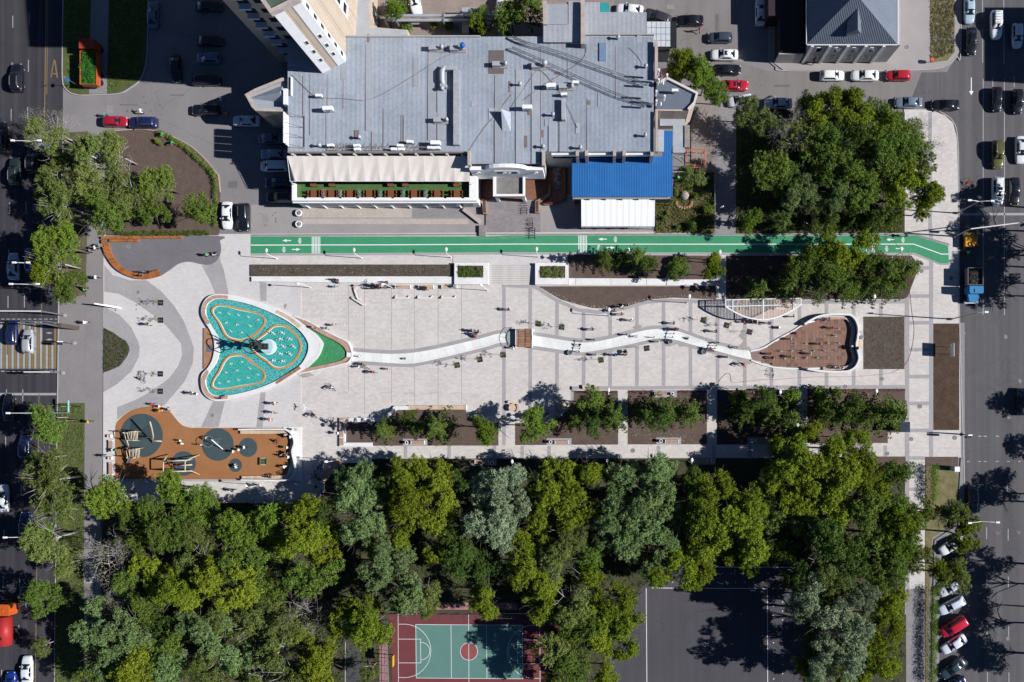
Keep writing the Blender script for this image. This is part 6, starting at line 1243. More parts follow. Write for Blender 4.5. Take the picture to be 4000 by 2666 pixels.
# ================================================================ PERGOLA
pg = thing('pergola', 'white half moon pergola of steel slats over a timber deck', 'pergola', PW('Z2', 650, 250)); HP = 3.0
pw = lambda x, y, h=HP: PW('Z2', x, y, h)
MB().tube([pw(125, 118), pw(660, 106), pw(1208, 95)], .09, 6).build('back_beam', WMET, pg); fr_ = smooth([pw(x, y) for x, y in ((125, 212), (250, 290), (400, 360), (550, 395), (700, 402), (850, 375), (1000, 315), (1120, 250), (1208, 185))], False, 5)
MB().ribbon(fr_, .22, HP - .1, HP + .1).build('front_beam', WMET, pg); MB().tube([pw(125, 212), pw(660, 200), pw(1208, 185)], .09, 6).build('middle_beam', WMET, pg)
for x, y0, y1 in ((125, 118, 212), (1208, 95, 185)): MB().tube([pw(x, y0), pw(x, y1)], .09, 6).build('end_beam', WMET, pg)
def frontY(x):
    for a, b in zip(fr_, fr_[1:]):
        if a.x <= x <= b.x: return a.y + (b.y - a.y) * (x - a.x) / max(1e-6, b.x - a.x)
    return fr_[-1].y
for i in range(50):
    x_ = 145 + i * 21.4; a = pw(x_, 118 - (x_ - 125) * .021); MB().box(a.x - .025, a.x + .025, frontY(a.x) + .05, a.y, HP - .04, HP + .02).build('slat', WMET, pg)
for x_ in (230, 665, 1103):
    a = pw(x_, 200); MB().box(a.x - .09, a.x + .09, frontY(a.x), pw(x_, 110).y, HP + .061, HP + .13).build('cross_beam', WMET, pg)
    MB().tube([(a.x, a.y, .13), (a.x, a.y, HP)], .1, 8).build('post', WMET, pg)
for i in range(22):
    x_ = 250 + i * 40; a, b = PW('Z2', x_, 112), PW('Z2', x_ + 38, 112); lo = frontY(a.x); MB().box(a.x, b.x, min(a.y - .4, lo + .3), a.y, .13, .2).build('deck_board', WOODP, pg)
for i, x_ in enumerate((340, 530, 900)): a = PW('Z2', x_, 240, .5); t = thing('swing_bench', 'pale bench standing under the %s part of the white pergola' % ('left', 'middle', 'right')[i], 'bench', (a.x, a.y, .2)); part(MB().box(-.9, .9, -.25, .25, .38, .44).mesh('seat'), 'seat', WOODB, t); part(MB().box(-.9, .9, .22, .28, .45, .85).mesh('backrest'), 'backrest', WOODB, t); part(MB().box(-.8, -.7, -.2, .2, 0, .38).box(.7, .8, -.2, .2, 0, .38).mesh('legs'), 'legs', GREYM, t)
# ================================================================ BENCHES, WALLS
wb_ = thing('curved_timber_bench', 'red brown slatted bench curving round the dark paved corner', 'bench', PW(5, 1000, 800))
woodband(wb_, 5, [(948, 640), (955, 700), (990, 790), (1060, 890), (1150, 955), (1280, 1000), (1380, 995), (1488, 962)], [(1012, 672), (1020, 720), (1050, 790), (1100, 860), (1180, 920), (1290, 950), (1370, 945), (1465, 913)], .58, 46, WOODR, .12, 'slat')
for i in range(14):
    a, b = PW(5, 948 + i * 24.2, 634), PW(5, 948 + i * 24.2 + 23.6, 612 - i * .4); MB().box(a.x, b.x, a.y, b.y, .12, .62).build('slat', WOODR, wb_)
for i in range(11):
    a, b = PW(5, 1018 + i * 24.4, 658), PW(5, 1018 + i * 24.4 + 23.8, 637); MB().box(a.x, b.x, a.y, b.y, .12, .5).build('slat', WOODR, wb_)
for i in range(17):
    a, b = PW(5, 1288 + i * 23.4, 628), PW(5, 1288 + i * 23.4 + 22.8, 608 - i * .2); MB().box(a.x, b.x, a.y, b.y, .12, .5).build('slat', WOODR, wb_)
# long white wall under the flower bed
lw_ = thing('long_white_wall', 'long low white wall edging the soil planter', 'wall', W(1400, 1090)); a, b = PW(6, -42, 1018, .5), PW(6, 2128, 975, .5)
n = 9
for i in range(n): d = (b.x - a.x) / n; MB().prism([Vector((a.x + d * i + .01, a.y - .46 * i / n, 0)), Vector((a.x + d * (i + 1) - .01, a.y - .46 * (i + 1) / n, 0)), Vector((a.x + d * (i + 1) - .01, b.y - .02, 0)), Vector((a.x + d * i + .01, b.y - .02, 0))], .1, .5).build('coping_slab', WHITE, lw_)
def planterbox(v, x0, y0, x1, y1, bxs, lab, h=.9, fl=LM['K']):
    t = thing('white_planter', lab, 'planter', PW(v, x0, y1)); o = PL(v, rect(0, x0, y0, x1, y1), h); i_ = PL(v, rect(0, *bxs), h); annulus(o, i_, .1, h).build('wall', WHITE, t); MB().prism(i_, .1, h - .1).build('soil', SOILD, t)
    rr = np.random.default_rng(7); cl = []; mn, mxx = i_[0], i_[2]
    for k in range(60): cl.append(((R.uniform(mn.x + .2, mxx.x - .2) - t.location.x, R.uniform(mxx.y + .15, mn.y - .15) - t.location.y, h + .05), (.3, .3, .22), 1))
    part(leafcloud(rr, cl, 2600, .055), 'planting', fl, t); return t
planterbox(6, 1822, 847, 2132, 1045, (1850, 873, 2087, 982), 'square white planter with green plants left of the wide steps', fl=LM['G']); planterbox(7, 213, 848, 518, 1048, (253, 877, 488, 986), 'square white planter with purple flowers right of the wide steps', fl=LM['A'])
rw_ = thing('white_retaining_wall', 'low white wall of slabs right of the wide steps', 'wall', W(2500, 1090))
for x0, x1, y0 in ((521, 585, 990), (586, 908, 990), (909, 1236, 993), (1237, 1416, 996), (1420, 1875, 1004)): a, b = PW(7, x0 + 1, 1052, .45), PW(7, x1 - 1, y0, .45); MB().box(a.x, b.x, a.y, b.y, .1, .45).build('coping_slab', WHITE, rw_)
w = PW(7, 1113, 1012, .5); t = thing('hose_coil', 'small black hose coil on the low white wall', 'hose', (w.x, w.y, .46)); part(MB().ring((0, 0, .04), .2, .035, 'z', 18, 5).mesh('coil', True), 'coil', RUBB, t)
# south bench-walls
sb_ = thing('zigzag_bench_wall', 'white and timber bench wall round the left soil bed', 'bench', PW('Z6', 100, 400))
def strip(v, pts, z, m, name, par, z0=.1): MB().prism(PL(v, pts, z * .8), z0, z).build(name, m, par)
strip('Z6', [(150, 360), (462, 360), (485, 375), (462, 398), (150, 398)], .5, WHITE, 'coping_slab', sb_); strip('Z6', [(463, 360), (565, 252), (590, 285), (490, 378)], .52, WHITE, 'coping_slab', sb_); strip('Z6', [(566, 250), (697, 250), (697, 286), (592, 288)], .5, WHITE, 'coping_slab', sb_)
for i in range(40): strip('Z6', rect(0, 699 + i * 13.1, 245, 699 + i * 13.1 + 12, 284 - 0), .5, WOODB, 'slat', sb_)
strip('Z6', rect(0, 1224, 244, 1229, 284), .52, WHITE, 'end_slab', sb_)
for i in range(24): strip('Z6', rect(0, 62, 362 + i * 10.9, 97, 362 + i * 10.9 + 9.6), .5, (WOODP if i % 7 not in (2,) else WHITE), 'slat', sb_)
strip('Z6', rect(0, 98, 362, 149, 394), .5, WOODB, 'slat', sb_); strip('Z6', rect(0, 99, 396, 117, 584), .52, WHITE, 'coping_slab', sb_); strip('Z6', rect(0, 99, 588, 362, 624), .5, WHITE, 'coping_slab', sb_)
cs_ = thing('forest_edge_bench', 'white and timber bench wall at the forest edge by the parked bicycles', 'bench', PW(10, 760, 1120))
strip(10, [(780, 1080), (1060, 1082), (1060, 1120), (795, 1118)], .5, WHITE, 'coping_slab', cs_); strip(10, [(735, 1080), (779, 1080), (794, 1118), (630, 1295), (607, 1290), (607, 1225)], .5, WOODP, 'seat', cs_); strip(10, rect(0, 607, 1297, 626, 1390), .5, WHITE, 'coping_slab', cs_); strip(10, rect(0, -60, 1455, 430, 1490), .4, CONC, 'low_wall', cs_)
# playground
pl_ = smooth([W(*p) for p in [P(9, *q) for q in [(1062, 800), (1085, 735), (1180, 655), (1280, 615), (1380, 598), (1480, 602), (1560, 645), (1620, 715), (1680, 775), (1760, 797)]]], False, 4)
rub = pl_ + [W(*P(10, *p)) for p in [(250, 797), (310, 850), (340, 930), (325, 1040), (345, 1130), (305, 1215), (240, 1240), (0, 1268)]] + [W(*P(9, *p)) for p in [(1062, 1266)]]
struct('rubber_surface', rub, .14, RUBO, .1)
for x, y, r_ in ((1303, 868, 197), (2003, 950, 147), (2280, 977, 86), (1690, 1125, 113), (2165, 1140, 61)): struct('rubber_circle', [PW(9, x + r_ * math.cos(t), y + r_ * 1.02 * math.sin(t)) for t in [i * math.pi / 24 for i in range(48)]] if r_ != 113 else [PW(9, x + r_ * math.cos(t), min(y + r_ * math.sin(t), 1240)) for t in [i * math.pi / 24 for i in range(48)]], .15, RUBT, .1)
sheet('white_kerb_strip', 9, [(1062, 1268), (2351, 1268), (2351, 1290), (1100, 1288)], .3, CONC, z0=.1); sheet('white_platform', 'F', [(1105, 1668), (1180, 1668), (1182, 1878), (1000, 1880), (1000, 1868), (1120, 1862), (1140, 1800), (1135, 1700)], .25, WHITE, z0=.1)
pb_ = thing('playground_bench', 'long curving white bench closing the right end of the playground', 'bench', PW('Z3', 2180, 560))
MB().ribbon(smooth(PL('Z3', [(1590, 290), (1800, 287), (2080, 287), (2150, 300), (2205, 350), (2230, 440), (2205, 540), (2225, 650), (2235, 750), (2190, 840), (2110, 868), (1620, 865)]), False, 5), .26, .1, 1.05).build('backrest', WHITE, pb_)
MB().ribbon(smooth(PL('Z3', [(2090, 312), (2140, 330), (2180, 380), (2195, 450), (2175, 540), (2192, 650), (2200, 740), (2160, 810), (2100, 835)]), False, 5), .45, .1, .55).build('seat', MATS['shaded_seat'], pb_)
woodband(pb_, 'Z3', [(1600, 302), (1850, 302), (2085, 302)], [(1600, 338), (1850, 338), (2085, 336)], .55, 16, WOODB, .1, 'seat_board'); woodband(pb_, 'Z3', [(1615, 822), (1850, 818), (2100, 815)], [(1617, 852), (1850, 852), (2100, 848)], .55, 16, WOODB, .1, 'seat_board')
def timber(par, pts, r=.09, name='pole'): MB().tube(pts, r, 7).build(name, WOODT, par, sm=True)
z3 = lambda x, y, h: PW('Z3', x, y, h)
sw = thing('timber_swing', 'timber pole swing frame partly over the lower teal circle', 'swing', z3(830, 720, 0)); g = [z3(700, 655, 2.6), z3(950, 645, 2.6), z3(950, 770, 2.6), z3(700, 775, 2.6)]
for i in range(4): timber(sw, [g[i], g[(i + 1) % 4]], .1, 'beam')
for i, p in enumerate(g): timber(sw, [(p.x, p.y, .14), p], .1)
timber(sw, [z3(950, 655, 2.5), z3(1030, 615, 1.4), z3(1115, 580, .2)]); timber(sw, [z3(950, 765, 2.5), z3(1030, 770, 1.4), z3(1115, 808, .2)]); timber(sw, [z3(705, 650, 2.5), z3(735, 605, 1.3), z3(752, 576, .2)])
timber(sw, [z3(860, 705, 1.0), z3(1030, 695, 1.0)], .12, 'hanging_log')
for a_, b_2 in (((780, 650, 2.6), (830, 690, .7)), ((780, 772, 2.6), (830, 710, .7)), ((900, 648, 2.6), (900, 700, 1.0))): MB().tube([z3(*a_), z3(*b_2)], .02, 4).build('rope', DARK, sw)
MB().ring(tuple(z3(830, 698, .7)), .42, .05, 'z', 18, 5).build('nest_seat', cloth(CN['red']), sw)
for i, (cx, cy, lab) in enumerate(((345, 355, 'upper timber climbing tower on the large teal circle'), (365, 560, 'lower timber climbing tower with a small slide'))):
    t = thing('climbing_tower', lab, 'play tower', z3(cx, cy, 0)); q = [z3(cx + dx, cy + dy, 1.6) for dx, dy in ((-60, -30), (55, -45), (40, 55), (-45, 50))]
    for p in q: timber(t, [(p.x + R.uniform(-.3, .3), p.y + R.uniform(-.3, .3), .14), (p.x, p.y, 2.6 + R.uniform(-.3, .5))], .08)
    for k in range(4): timber(t, [q[k] + Vector((0, 0, .8)), q[(k + 1) % 4] + Vector((0, 0, .8))], .06, 'rail')
    for k in range(6): a, b = q[0].lerp(q[1], k / 5), q[3].lerp(q[2], k / 5); MB().tube([a, b], .07, 5).build('plank', WOODT, t)
    for k in range(4): p = z3(cx + 50 + k * 7, cy, 1.7); timber(t, [z3(cx + 62, cy - 42 + k * 3, 2.3), z3(cx + 30 + k * 8, cy + 58, 2.2)], .045, 'slat')
    if i: a, b = z3(320, 615, 1.3), z3(292, 680, .25); mb = MB(); d = Vector((.28, .12, 0)); mb.add([a - d, a + d, b + d, b - d, a - d + Vector((0, 0, .15)), a + d + Vector((0, 0, .15)), b + d + Vector((0, 0, .15)), b - d + Vector((0, 0, .15))], [(0, 1, 2, 3), (0, 3, 7, 4), (1, 5, 6, 2)]); mb.build('slide', GREYM, t)
    else: timber(t, [z3(280, 410, 1.6), z3(305, 495, .6)], .09)
cp = thing('climbing_net', 'tall bent timber pole with climbing net inside the large teal circle', 'climbing net', z3(560, 400, 0)); timber(cp, [z3(575, 440, .2), z3(583, 360, 1.8), z3(565, 270, 3.0), z3(545, 200, 3.8)], .12); timber(cp, [z3(572, 420, .5), z3(680, 425, .3)], .12)
nb3 = MB()
for k in range(9): nb3.tube([z3(555, 210 + k * 22, 3.6 - k * .35), z3(415, 330 + k * 10, 1.9 - k * .1)], .018, 4)
for k in range(7): nb3.tube([z3(545 - k * 20, 225 + k * 16, 3.5 - k * .23), z3(575 - k * 22, 390 + k * 3, .9 + k * .05)], .018, 4)
nb3.build('net', DARK, cp)
sn = thing('rope_spinner', 'metal rope spinner on the second largest teal circle', 'spinner', z3(1310, 450, 0))
MB().tube([z3(1250, 405, 2.2), z3(1385, 518, .3)], .07, 6).build('mast', WMET, sn); MB().tube([z3(1385, 518, .3), z3(1470, 508, .3)], .05, 5).build('foot', GREYM, sn); MB().ring(tuple(z3(1215, 430, .9)), .9, .04, 'z', 22, 5, tilt=tl('Y', 25)).build('ring', GREYM, sn)
rp = MB()
for k in range(7): rp.tube([z3(1250, 405, 2.2), z3(1190 + k * 30, 395 + (k % 3) * 45, .7)], .02, 4)
for k in range(5): rp.tube([z3(1250 + k * 20, 415 + k * 17, 1.9 - k * .3), z3(1340 - k * 5, 430 + k * 8, .8)], .02, 4)
rp.build('ropes', MATS['tarp_grey'], sn)
tb = thing('tree_box', 'small square planter frame with green corners on the orange rubber', 'planter', z3(1860, 655, 0)); 
for s in ((-.62, -.45, -.62, .62), (.45, .62, -.62, .62)): MB().box(tb.location.x + s[0], tb.location.x + s[1], tb.location.y + s[2], tb.location.y + s[3], .14, .5).build('board', TURF, tb)
for s in ((-.45, .45, -.62, -.5), (-.45, .45, .5, .62)): MB().box(tb.location.x + s[0], tb.location.x + s[1], tb.location.y + s[2], tb.location.y + s[3], .14, .5).build('board', WOODB, tb)
MB().box(tb.location.x - .44, tb.location.x + .44, tb.location.y - .49, tb.location.y + .49, .14, .35).build('soil', SOIL, tb)
# simple benches with side slab: (view, cx, cy, width px, depth px)
def bench(v, x, y, lab, L_=2.2, d=.62, rz=0, slab=True, m=WOODP, grp='benches beside the beds'):
    w = PW(v, x, y, .4); t = thing('bench', lab, 'bench', (w.x, w.y, .14), rz, grp)
    n = 5
    for i in range(n): part(MB().box(-L_ / 2, L_ / 2, -d / 2 + i * d / n + .01, -d / 2 + (i + 1) * d / n - .01, .36, .42).mesh('seat_board'), 'seat_board', m, t)
    for s in (-1, 1): part(MB().box(s * L_ / 2 - .04, s * L_ / 2 + .06, -d / 2, d / 2, 0, .46).mesh('side_panel'), 'side_panel', WHITE, t)
    return t
def bin_(v, x, y, lab):
    w = PW(v, x, y, .7); t = thing('litter_bin', lab, 'bin', (w.x, w.y, .14), 0, 'round litter bins'); mb = MB(); mb.ring((0, 0, .8), .24, .06, 'z', 18, 6); part(mb.mesh('rim', True), 'rim', WMET, t); part(MB().cyl(0, 0, .24, 0, .78, 16).mesh('drum'), 'drum', GREYM, t); part(MB().cyl(0, 0, .19, .79, .8, 14).mesh('opening'), 'opening', RUBB, t)
for i, (v, bx_, by_, cx, cy, pad_) in enumerate(((10, 1485, 931, 1385, 933, (1352, 898, 1575, 965)), (11, 455, 930, 355, 927, (318, 892, 547, 955)), (11, 1468, 922, 1367, 918, (1325, 886, 1553, 952)), (11, 2300, 915, 2202, 917, (2160, 882, 2351, 950)), (11, 1370, 486, 1470, 485, (1286, 455, 1513, 517)), (11, 1735, 1103, 1837, 1102, (1640, 1075, 1870, 1135)), (10, 2072, 1110, 2168, 1122, (1980, 1085, 2210, 1142)))):
    sheet('bench_pad', v, rect(0, *pad_), .15, PAVG, z0=.1); wh_ = ('upper left soil bed bottom edge', 'bed left of the narrow path', 'second square bed bottom edge', 'dark third bed', 'second square bed top edge', 'forest edge, right one', 'forest edge, left one')[i]
    bench(v, bx_, by_, 'timber seat bench on a grey pad, %s' % wh_); bin_(v, cx, cy, 'round white rimmed bin, %s' % wh_)
bench(9, 1018, 968, 'upper timber bench left of the orange playground', 1.95, .65, math.pi / 2); bench(9, 1020, 1172, 'lower timber bench left of the orange playground', 1.95, .65, math.pi / 2)
bench(9, 1006, 873, 'small white cube seat above the playground side benches', .5, .5); bench(9, 1012, 1075, 'small white cube seat between the playground side benches', .5, .5)
for i, x in enumerate((1348, 1560, 1775)): bench(6, x, 1069, 'sun lit bench under the long white wall, %s from the left' % ordn[i], 2.5, .62, m=WOODB)
for i, x in enumerate((1340, 1548, 1765)):
    t = thing('white_trestle', 'low white trestle bench in front of the wall, %s from the left' % ordn[i], 'bench', PW(6, x, 1172, .4), 0, 'white trestle benches'); t.location.z = .12
    part(MB().box(-1.15, 1.15, -.1, .1, .38, .46).mesh('seat'), 'seat', WHITE, t)
    for s in (-1, 1): part(MB().tube([(s * 1.1, 0, .42), (s * 1.25, .5, 0)], .07, 5).tube([(s * 1.1, 0, .42), (s * .95, .5, 0)], .07, 5).mesh('leg'), 'leg', WHITE, t)
for i, (x0, y0, x1, y1) in enumerate(((905, 1085, 938, 1185), (885, 1172, 985, 1235))):
    a, b = PW(6, x0, y0, .45), PW(6, x1, y1, .45); t = thing('angled_bench', '%s of the two angled white benches on the left square' % ('upper', 'lower')[i], 'bench', (a.x, a.y, .12)); MB().ribbon([a, b], .22, .42, .5).build('seat', WHITE, t); 
    for p in (a, b): MB().box(p.x - .22, p.x + .22, p.y - .1, p.y + .3, .12, .41).build('end_block', WOODB, t)
t = thing('angled_bench', 'brown backless bench with two upright ends above the first soil bed', 'bench', PW(11, 705, 433, .4)); MB().ribbon(PL(11, [(655, 438), (770, 432)], .45), .16, .42, .5).build('seat', WOODB, t)
for x in (655, 764): a = PW(11, x, 420, .5); MB().box(a.x - .16, a.x + .16, a.y - .3, a.y + .3, .12, .55).build('end_block', WOODB, t)
# round tables with arc seats
def roundset(v, cx, cy, r_, arcs, lab):
    w = PW(v, cx, cy, .7); t = thing('round_table', lab, 'table', (w.x, w.y, .12), 0, 'round pale tables'); part(MB().cyl(0, 0, r_, .66, .74, 24).mesh('tabletop'), 'tabletop', WOODB, t); part(MB().cyl(0, 0, .18, 0, .66, 10).mesh('column'), 'column', GREYM, t)
    for i, (ax_, ay_, ang) in enumerate(arcs):
        p = PW(v, ax_, ay_, .45); s = thing('arc_seat', 'curved pale seat, %s one of the %s' % (ordn[i], lab.split(' seen')[0]), 'seat', (p.x, p.y, .12), math.radians(ang), 'curved seats'); c = [Vector((math.cos(q) * .95 - .95, math.sin(q) * .95, 0)) for q in [k * .16 - .64 for k in range(9)]]
        m_ = MB().ribbon(c, .42, .36, .44); part(m_.mesh('seat'), 'seat', WOODB, s); part(MB().ribbon(c, .2, 0, .359).mesh('base'), 'base', GREYM, s)
roundset('Z6', 1650, 268, .6, ((1705, 270, -5), (1643, 215, 80)), 'round pale table set in the open sun'); roundset('Z6', 1330, 335, .55, ((1298, 375, 215),), 'round pale table beside the birch'); roundset('Z6', 1750, 340, .42, (), 'small round table left of the second birch')
roundset('Z6', 1932, 297, .48, ((1975, 345, -40),), 'round table above the second birch'); roundset('Z6', 2125, 258, .5, ((2075, 255, 180), (2140, 222, 70), (2065, 330, 230)), 'shaded round table set by the first soil bed')
# tree grates and saplings
def sapling(v, x, y, rot, i, lean=-1.0, sp='A', bare=False):
    w = PW(v, x, y); t = thing('tree_grate', 'dark square metal tree grate holding a thin sapling', 'tree grate', (w.x, w.y, .125), math.radians(rot), 'tree grates', auto=True)
    for k in range(4): a_ = k * math.pi / 2; c, s = round(math.cos(a_)), round(math.sin(a_)); part(MB().box(*(sorted((c * .46 - s * .46, -s * .02 + c * .12 + 0))), *(sorted((s * .46 + c * .46, c * .02 + s * .12))), 0, .03).mesh('grate_quarter') if 0 else MB().box(-.46 if k in (0, 1) else .01, -.01 if k in (0, 1) else .46, -.46 if k in (0, 2) else .01, -.01 if k in (0, 2) else .46, 0, .025).mesh('grate_quarter'), 'grate_quarter', DARK, t)
    part(MB().ring((0, 0, .04), .15, .02, 'z', 12, 4).mesh('ring'), 'ring', GREYM, t)
    tt = thing('sapling', 'thin young %s growing from a tree grate' % ('bare sapling' if bare else 'leafy sapling'), 'sapling', (w.x, w.y, .13), 0, 'saplings in the tree grates', auto=True); rr = np.random.default_rng(300 + i); cl = []; st = MB(); st.tube([(0, 0, 0), (0, 0, 2.8)], .025, 5, .01)
    for k in range(14): a_ = rr.uniform(0, 6.28); q = rr.uniform(.15, .55); z = rr.uniform(1.3, 2.7); st.tube([(0, 0, z - .35), (math.cos(a_) * q, math.sin(a_) * q, z)], .008, 3); cl.append(((math.cos(a_) * q, math.sin(a_) * q, z), (.14, .14, .14), 1))
    part(leafcloud(rr, cl, 60 if bare else 330, .045), 'foliage', LM[sp], tt); part(st.mesh('stem'), 'stem', BARK, tt)
for i, (v, x, y, r_, b_) in enumerate(((5, 1478, 1215, 0, 0), (5, 1478, 1375, 0, 0), (9, 1476, 302, 0, 0), (9, 1476, 462, 0, 0), (7, 242, 1408, -8, 0), (7, 457, 1438, -8, 0), (7, 1757, 1375, -15, 0), (7, 1970, 1422, -15, 0), (7, 2180, 1483, -15, 1), (10, 1848, 222, 10, 0), (10, 2057, 170, 10, 0), (10, 2271, 127, 5, 0), (11, 1237, 67, 8, 1), (11, 817, 175, 10, 0))): sapling(v, x, y, r_, i, bare=b_)
# ================================================================ LAMPS AND POLES
LP = {}
LP['pole'] = MB().cyl(0, 0, .06, 0, 4.3, 8, .045).mesh('pole'); LP['arm'] = MB().tube([(0, 0, 4.25), (0, .4, 4.42)], .035, 5).mesh('arm'); LP['head'] = MB().blob((0, .55, 4.45), .36, 14, 6, (.62, 1, .16)).mesh('head', True); LP['base'] = MB().cyl(0, 0, .12, 0, .12, 10).mesh('base')
def lamp(v, x, y, rz=0, lab=None):
    w = PW(v, x, y, 4.45); d = Vector((math.cos(math.radians(rz) + math.pi / 2) * .55, math.sin(math.radians(rz) + math.pi / 2) * .55, 0)); w = w - d; w.z = .13
    t = thing('park_lamp', 'white park lamp with flat oval head', 'lamp', w, math.radians(rz), 'white park lamps', auto=True)
    for k in LP: part(LP[k], k, WMET, t)
for a in ((6, 98, 735), (6, 902, 730), (6, 1748, 725), (7, 227, 722), (7, 1070, 728), (7, 1910, 748), (8, 355, 738), (8, 1225, 720), (7, 1630, 1155), (7, 892, 1278), (8, 978, 1157), (11, 888, 450), (11, 877, 1100), (11, 1652, 1092), (12, 112, 467), (12, 996, 458), (11, 2, 1105)): lamp(*a)
for a in ((6, 385, 1040, 90), (6, 1165, 1045, 90), (6, 2065, 1052, 60), (10, 645, 1107, 90), (9, 2258, 1328, 60)): lamp(*a)
def roadlamp(v, x, y, h, lab, heads=((-2.6, 0), (1.6, 0)), rz=0, banner=None):
    w = PW(v, x, y, h); w.z = .1; t = thing('street_lamp', lab, 'street lamp', w, math.radians(rz), 'street lamps')
    part(MB().cyl(0, 0, .11, 0, h, 8, .07).mesh('pole'), 'pole', GREYM, t); part(MB().cyl(0, 0, .2, 0, .5, 8).mesh('base'), 'base', GREYM, t)
    for hx, hy in heads: part(MB().tube([(0, 0, h - .05), (hx * .5, hy * .5, h + .25), (hx, hy, h + .3)], .05, 5).mesh('arm'), 'arm', WMET, t); part(MB().box(hx - .3, hx + .3, hy - .14, hy + .14, h + .24, h + .4).mesh('head'), 'head', WMET, t)
    if banner: part(MB().box(.15, 1.6, -.03, .03, h - 4.2, h - 1.6).mesh('banner'), 'banner', mat('cyan_banner', (0.03, 0.35, 0.48), 0.7, 0.2), t)
roadlamp('Z7', 190, 240, 9, 'double street lamp with cyan banner at the top left trees', banner=1); roadlamp('Z7', 160, 985, 9, 'street lamp over the silver car on the left road', ((-1.6, 0), (.6, 0))); roadlamp('Z7', 180, 1116, 9, 'double street lamp just above the left zebra crossing'); roadlamp(9, 300, 662, 9, 'street lamp with cyan banner below the left zebra crossing', ((-3.6, 0),), banner=1); roadlamp(13, 215, 232, 9, 'double street lamp beside the left lower trees')
roadlamp(8, 1925, 1303, 10, 'tall grey street lamp by the right road soil strip', ((1.2, 0),)); roadlamp(8, 1935, 285, 8, 'street lamp leaning over the stop line of the right road', ((-1.6, .1), (2.0, 0))); roadlamp(16, 1960, 88, 9, 'street lamp beside the worn yellow arrows', ((-2.0, -.2), (2.4, -.1)))
def signal(v, x, y, h, L_, lab, d=(-1, 0), heads=2):
    w = PW(v, x, y, h * .0); w.z = .1; t = thing('traffic_light', lab, 'traffic light', w, 0, 'traffic lights'); part(MB().cyl(0, 0, .13, 0, h, 10, .1).mesh('pole'), 'pole', GREYM, t); part(MB().tube([(0, 0, h), (d[0] * L_, d[1] * L_, h + .3)], .09, 6).mesh('arm'), 'arm', WMET, t)
    for i in range(heads):
        q = L_ * (1 - i * .45); hx, hy = d[0] * q, d[1] * q; hd = part(MB().box(hx - .18, hx + .18, hy - .5, hy - .15, h - .75, h + .25).mesh('signal_head'), 'signal_head', DARK, t)
        part(MB().ring((hx, hy - .5, h + .05), .09, .03, 'y', 10, 4).ring((hx, hy - .5, h - .25), .09, .03, 'y', 10, 4).ring((hx, hy - .5, h - .55), .09, .03, 'y', 10, 4).mesh('visors'), 'visors', GREYM, hd)
    part(MB().cyl(0, 0, .28, 0, .3, 10).mesh('base'), 'base', CONC, t)
signal(5, 600, 1330, 6, 9, 'overhead traffic light arm above the left zebra crossing'); signal(9, 585, 293, 3.5, 4, 'traffic light below the left zebra crossing'); signal(8, 1715, 607, 6, 8.5, 'overhead traffic light arm at the bike lane end', (1, .12)); signal(12, 1790, 858, 3.4, .8, 'short traffic signal beside the right soil strip'); signal(9, 690, 20, 3, .8, 'yellow boxed signal pole on the left pavement', heads=1)
gx, gy = PW(5, 720, 1450).x, PW(5, 720, 1450).y; t = thing('road_gantry', 'grey double beam gantry reaching over the left zebra crossing', 'gantry', (gx, gy, .1)); part(MB().tube([(-.3, -.1, 4.8), (-2, .25, 5.2), (-6.0, .25, 5.4)], .14, 6).tube([(-.3, .4, 4.8), (-2, .65, 5.2), (-6.0, .65, 5.4)], .1, 6).mesh('arm'), 'arm', GREYM, t); part(MB().box(-.25, .25, -.3, .4, 0, 4.8).mesh('pole'), 'pole', mat('brown_steel', (0.10, 0.075, 0.065), 0.7), t)
def stroke(v, x0, y0, x1, y1, lab, m=ORANGE): pass
a, b = PW(5, 925, 1228, 2.2), PW(5, 1115, 1258, .3); t = thing('pointed_sign', 'white blade shaped sign standing on the left plaza edge', 'sign', (b.x - 1, b.y, .12))
xa_, ya_ = PW(5, 1115, 1270).x, PW(5, 1115, 1265).y; xc_, yc_ = PW(5, 955, 1240).x, PW(5, 955, 1240).y
mb = MB(); mb.add([(xc_, yc_ + .1, .12), (xa_, ya_ + .15, .12), (xa_, ya_ - .15, .12), (xc_, yc_ - .1, .12), (xc_, yc_ + .1, 2.7), (xa_, ya_ + .15, .9), (xa_, ya_ - .15, .9), (xc_, yc_ - .1, 2.7)], [(3, 2, 1, 0), (4, 5, 6, 7), (0, 1, 5, 4), (1, 2, 6, 5), (2, 3, 7, 6), (3, 0, 4, 7)]); mb.build('blade', WMET, t)
w = PW(1, 735, 800); t = thing('road_sign', 'white triangle and blue round road signs on one pole by the orange truck', 'sign', (w.x, w.y, .12)); h = 3.2; part(MB().tube([(0, 0, 0), (0, 0, h)], .04, 6).mesh('pole'), 'pole', GREYM, t)
m_ = MB(); m_.add([(0, .05, 3.55 + .0), (-.45, .05, 4.3), (.45, .05, 4.3), (0, -.02, 3.55), (-.45, -.35, 4.3), (.45, -.35, 4.3)], [(3, 5, 4), (0, 1, 2)]); part(m_.mesh('triangle_plate'), 'triangle_plate', WMET, t); part(MB().cyl(0, -.1, .33, 3.1, 3.14, 20).mesh('round_plate'), 'round_plate', mat('sign_blue', (0.02, 0.16, 0.5), 0.5), t)
